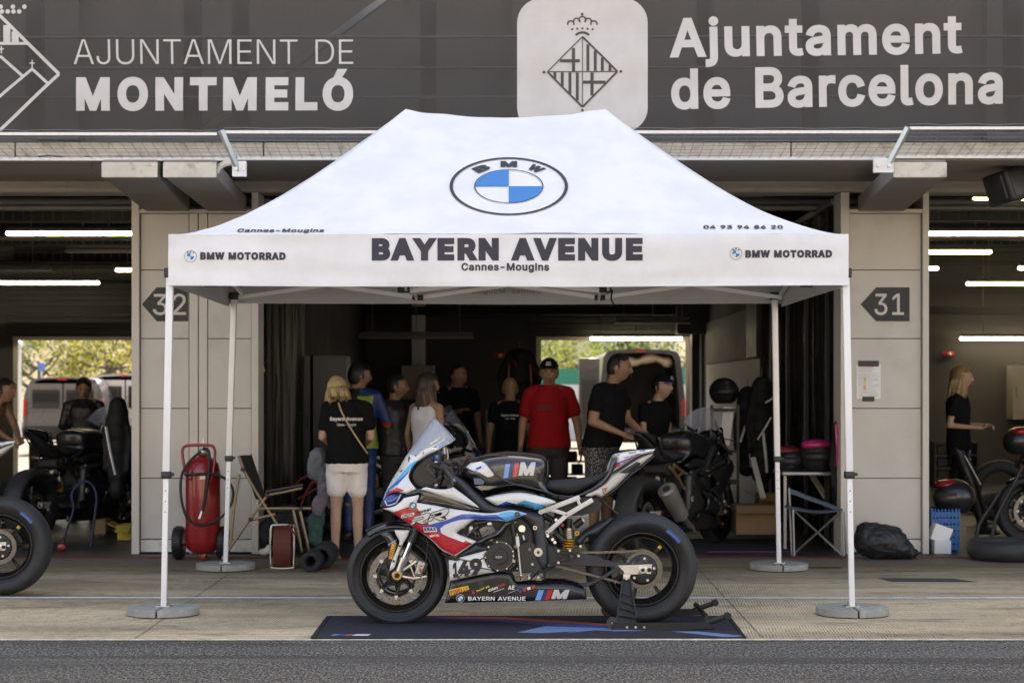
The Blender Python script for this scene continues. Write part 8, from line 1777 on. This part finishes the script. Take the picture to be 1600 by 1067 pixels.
def tyre_thing(c, axis, R_, w, label):
    g = MB(TYRE); h = w/2; g.lathe([(R_*.62, -h*.7), (R_*.7, -h*.95), (R_*.88, -h), (R_*.97, -h*.6), (R_, 0), (R_*.97, h*.6), (R_*.88, h), (R_*.7, h*.95), (R_*.62, h*.7), (R_*.66, 0), (R_*.62, -h*.7)], c, axis, 48); return tag(g.build('loose_tyre', TYRE, None), label, 'tyre', 'loose tyres')
tyre_thing((X_(1575, 15.25), 15.25, .09), 'z', .335, .16, 'black tyre lying flat on the ground at the right edge'); tyre_thing((X_(1562, 19.5), 19.5, .335), 'y', .33, .15, 'black tyre standing upright behind the walking woman')
t = thing('paddock_stand', 'dark paddock stand leaning behind the flat tyre at the right edge', 'paddock stand', (X_(1560, 15.7), 15.7, .01)); g = MB(STB)
for P in ([(1524, 856), (1530, 820), (1552, 785), (1562, 768)], [(1548, 856), (1556, 810), (1582, 760), (1598, 728)], [(1524, 852), (1560, 850), (1600, 846)]): g.tube([W(a, b_, 15.7) for a, b_ in P], .016, 8, k=4)
g.build('frame', STB, t)
t = thing('paddock_stand', 'dark blue paddock stand with a red wheel in the left garage', 'paddock stand', (X_(118, 16.0), 16.0, .01)); g = MB(mat('stand_blue', (.008, .012, .045), .5)); P = [(95, 862), (104, 828), (115, 797), (112, 773), (122, 757), (134, 752), (146, 760), (151, 778), (147, 815), (142, 856)]
g.tube([W(a, b_, 16.0) for a, b_ in P], .012, 8, k=4); g.tube([W(95, 864, 16.0), W(130, 866, 16.0), W(160, 864, 16.0)], .014, 8); g.build('frame', None, t); g = MB(EXR); c = W(97, 863, 15.95); c.z = .045; g.lathe([(.0, -.015), (.036, -.018), (.036, .018), (0, .015)], c, 'y', 20); g.build('wheel', EXR, t)
# hanging leathers
LEA_H = mat('hanging_leather', (.012, .012, .013), .6, spec=.25, var=.15)
def garment(px, y0, y1, Y, w, m, label, stripes=(), cat='jacket'):
    a, b_ = W(px, y0, Y), W(px, y1, Y); Hh = a.z-b_.z; g = MB(); t = thing('hanging_garment', label, cat, b_, 0, 'riding clothes hanging in the garages')
    for i in range(7): f = i/6; g.sph(a.lerp(b_, .10+.86*f), (w*(.40+.06*sin(f*3)), .09, Hh*.12))
    for s in (-1, 1): capsule(g, a+Vector((s*w*.26, 0, -.10*Hh)), a+Vector((s*w*.55, -.02, -Hh*.45)), w*.15, w*.12); capsule(g, a+Vector((s*w*.55, -.02, -Hh*.45)), a+Vector((s*w*.5, -.06, -Hh*.75)), w*.12, w*.09)
    capsule(g, a+Vector((0, 0, -.03)), a+Vector((0, 0, -.12)), w*.14, w*.2)
    V, Fa = fuse(g, .02, 3, lambda p: .010*noise.noise(p*7)+.005*noise.noise(p*24)); g = MB(m); g.add(V, Fa, m, True); g.build('garment', m, t)
    if stripes:
        g = MB(stripes[0])
        for x0, z0_, x1, z1_ in stripes[1]: g.tube([a+Vector((x0*w, -.105, -z0_*Hh)), a+Vector(((x0+x1)/2*w, -.125, -(z0_+z1_)/2*Hh)), a+Vector((x1*w, -.10, -z1_*Hh))], .016, 7, k=3, sq=.5)
        g.build('stripe', stripes[0], t)
    MB(PIPE).tube([a+Vector((-w*.2, 0, -.04)), a+Vector((0, 0, .02)), a+Vector((0, 0, .09))], .005, 5).build('hanger', PIPE, t)
garment(812, 546, 640, 22.5, .42, LEA_H, 'black jacket with red trim hanging behind the red shirted man', (EXR, ((-.3, .25, -.35, .8), (.3, .25, .35, .8), (-.15, .2, -.1, .3))))
garment(1168, 606, 735, 18.5, .24, LEA_H, 'black leather suit with white stripes, left of the pair near the rear right leg', (WST, ((-.1, .4, -.35, .65), (-.05, .6, .1, .95))), 'leather suit'); garment(1190, 590, 745, 18.2, .26, LEA_H, 'black leather suit with white patches, right of the pair near the rear right leg', (WST, ((.1, .25, .4, .2), (.3, .4, -.2, .62), (.0, .55, .15, .95))), 'leather suit')
garment(418, 565, 645, 16.6, .16, LEA_H, 'black garment hanging just inside the left door jamb', (WST, ((-.2, .1, -.1, .2),))); garment(455, 580, 660, 18.6, .2, LEA_H, 'dark garment hanging beside the narrow locker'); garment(1275, 560, 690, 19.8, .40, LEA_H, 'black leather suit hanging behind the right strip curtain', (), 'leather suit')
garment(1311, 655, 800, 15.95, .14, LEA_H, 'black jacket with a pink stripe hanging at the right door jamb', (PNK, ((-.3, .05, -.2, .5),))); garment(184, 622, 770, 17.3, .22, LEA_H, 'black white and red leathers draped beside the black motorcycle in the left garage', (WST, ((-.4, .3, -.05, .75), (-.35, .35, .0, .8))), 'leather suit')
# planks, cupboards and heaps that fill the background
for a, b_, w, lab in (((1176, 715), (1192, 778), .05, 'pale board leaning near the rear right tent leg'), ((1266, 738), (1291, 778), .05, 'short pale board leaning behind the camp chair')): tag(MB(WHITE).bar(W(*a, 16.9), W(*b_, 16.6), w, .02, mat('board_pale', (.42, .40, .36), .7)).build('board', None, None), lab, 'board', 'pale boards')
g = MB(MATC); g.b2(X_(1010, 16.2), X_(1255, 16.2), 15.75, 17.3, .0075, .011); g.b2(X_(1100, 16.2), X_(1240, 16.2), 15.85, 15.9, .0112, .0125, MR); g.b2(X_(1100, 16.2), X_(1240, 16.2), 15.9, 15.95, .0112, .0125, MBL); tag(g.build('floor_mat', MATC, None), 'dark floor mat with thin red and blue stripes under the black motorcycle', 'mat')
def shelf(px0, px1, py0, Y, dep, label, seed, cols, short):
    random.seed(seed); x0, x1, z1 = X_(px0, Y), X_(px1, Y), Z_(py0, Y); t = thing('shelf_unit', label, 'shelves', ((x0+x1)/2, Y, .012), 0, 'shelves at the back of the garages')
    xc_ = (x0+x1)/2
    for x in (x0, x1-.03): MB(MBLK).b2(x, x+.03, Y, Y+dep, .012, z1).build('upright', MBLK, t)
    n_ = 3
    for i in range(n_+1):
        z = .1+(z1-.12)*i/n_; MB(MBLK).b2(x0+.031, x1-.031, Y, Y+dep, z, z+.02).build('shelf_board', MBLK, t)
        x = x0+.05; cn = 0
        while i < n_ and x < x1-.2:
            w, h_ = random.uniform(.12, .28), random.uniform(.1, .3); w = min(w, x1-.04-x); g = MB(random.choice(cols)); g.b2(x, x+w, Y+.03, Y+dep*.9, z+.022, z+.022+min(h_, (z1-.12)/n_-.05), None, .015); cn += 1; tag(g.build('storage_box', None, None), '%s box, %s from left on the %s board of the %s' % (NMS[g.m], ('first', 'second', 'third', 'fourth', 'fifth', 'sixth', 'seventh', 'eighth', 'ninth', 'tenth', 'eleventh')[cn-1], ('bottom', 'middle', 'upper')[i], short), 'box', 'boxes on the garage shelves'); x += w+random.uniform(.02, .08)
NMS = {mat('box_'+n_, c_, .7): n_.replace('_', ' ') for n_, c_ in (('dark_grey', (.05, .05, .055)), ('brown', (.10, .08, .06)), ('pale_grey', (.16, .15, .14)), ('navy', (.03, .04, .08)), ('dull_red', (.12, .03, .025)))}; COLS = list(NMS)
shelf(640, 760, 640, 26.8, .4, 'wide shelf unit standing at the back of the middle garage', 3, COLS, 'wide middle shelves'); shelf(845, 925, 700, 24.5, .4, 'low shelf unit standing below the rear door behind the red shirted man', 5, COLS, 'low middle shelves'); shelf(1460, 1530, 690, 26.5, .4, 'shelf unit standing at the back of the right garage', 7, COLS, 'right garage shelves'); shelf(45, 205, 690, 25.5, .4, 'long low shelf unit standing by the rear door of the left garage', 8, COLS, 'left garage shelves')
lump('dark_bundle', 'dark heap of kit bags under the rear door of the middle garage', 'bags', ((990, 745, .4, .3, .35), (1040, 735, .4, .3, .42), (1065, 760, .3, .3, .3)), CNV, 22.0, .04, .03, 4, ground=True)
lump('dark_bundle', 'dark heap of kit bags on the floor of the left garage', 'bags', ((60, 790, .3, .3, .3), (175, 800, .3, .25, .2), (30, 800, .3, .3, .25)), CNV, 19.5, .04, .03, 4, ground=True)
lump('dark_bundle', 'low dark heap of clothes behind the walking woman', 'bags', ((1560, 800, .3, .3, .12), (1530, 795, .2, .2, .1)), CNV, 21.0, .03, .02, 5, ground=True)
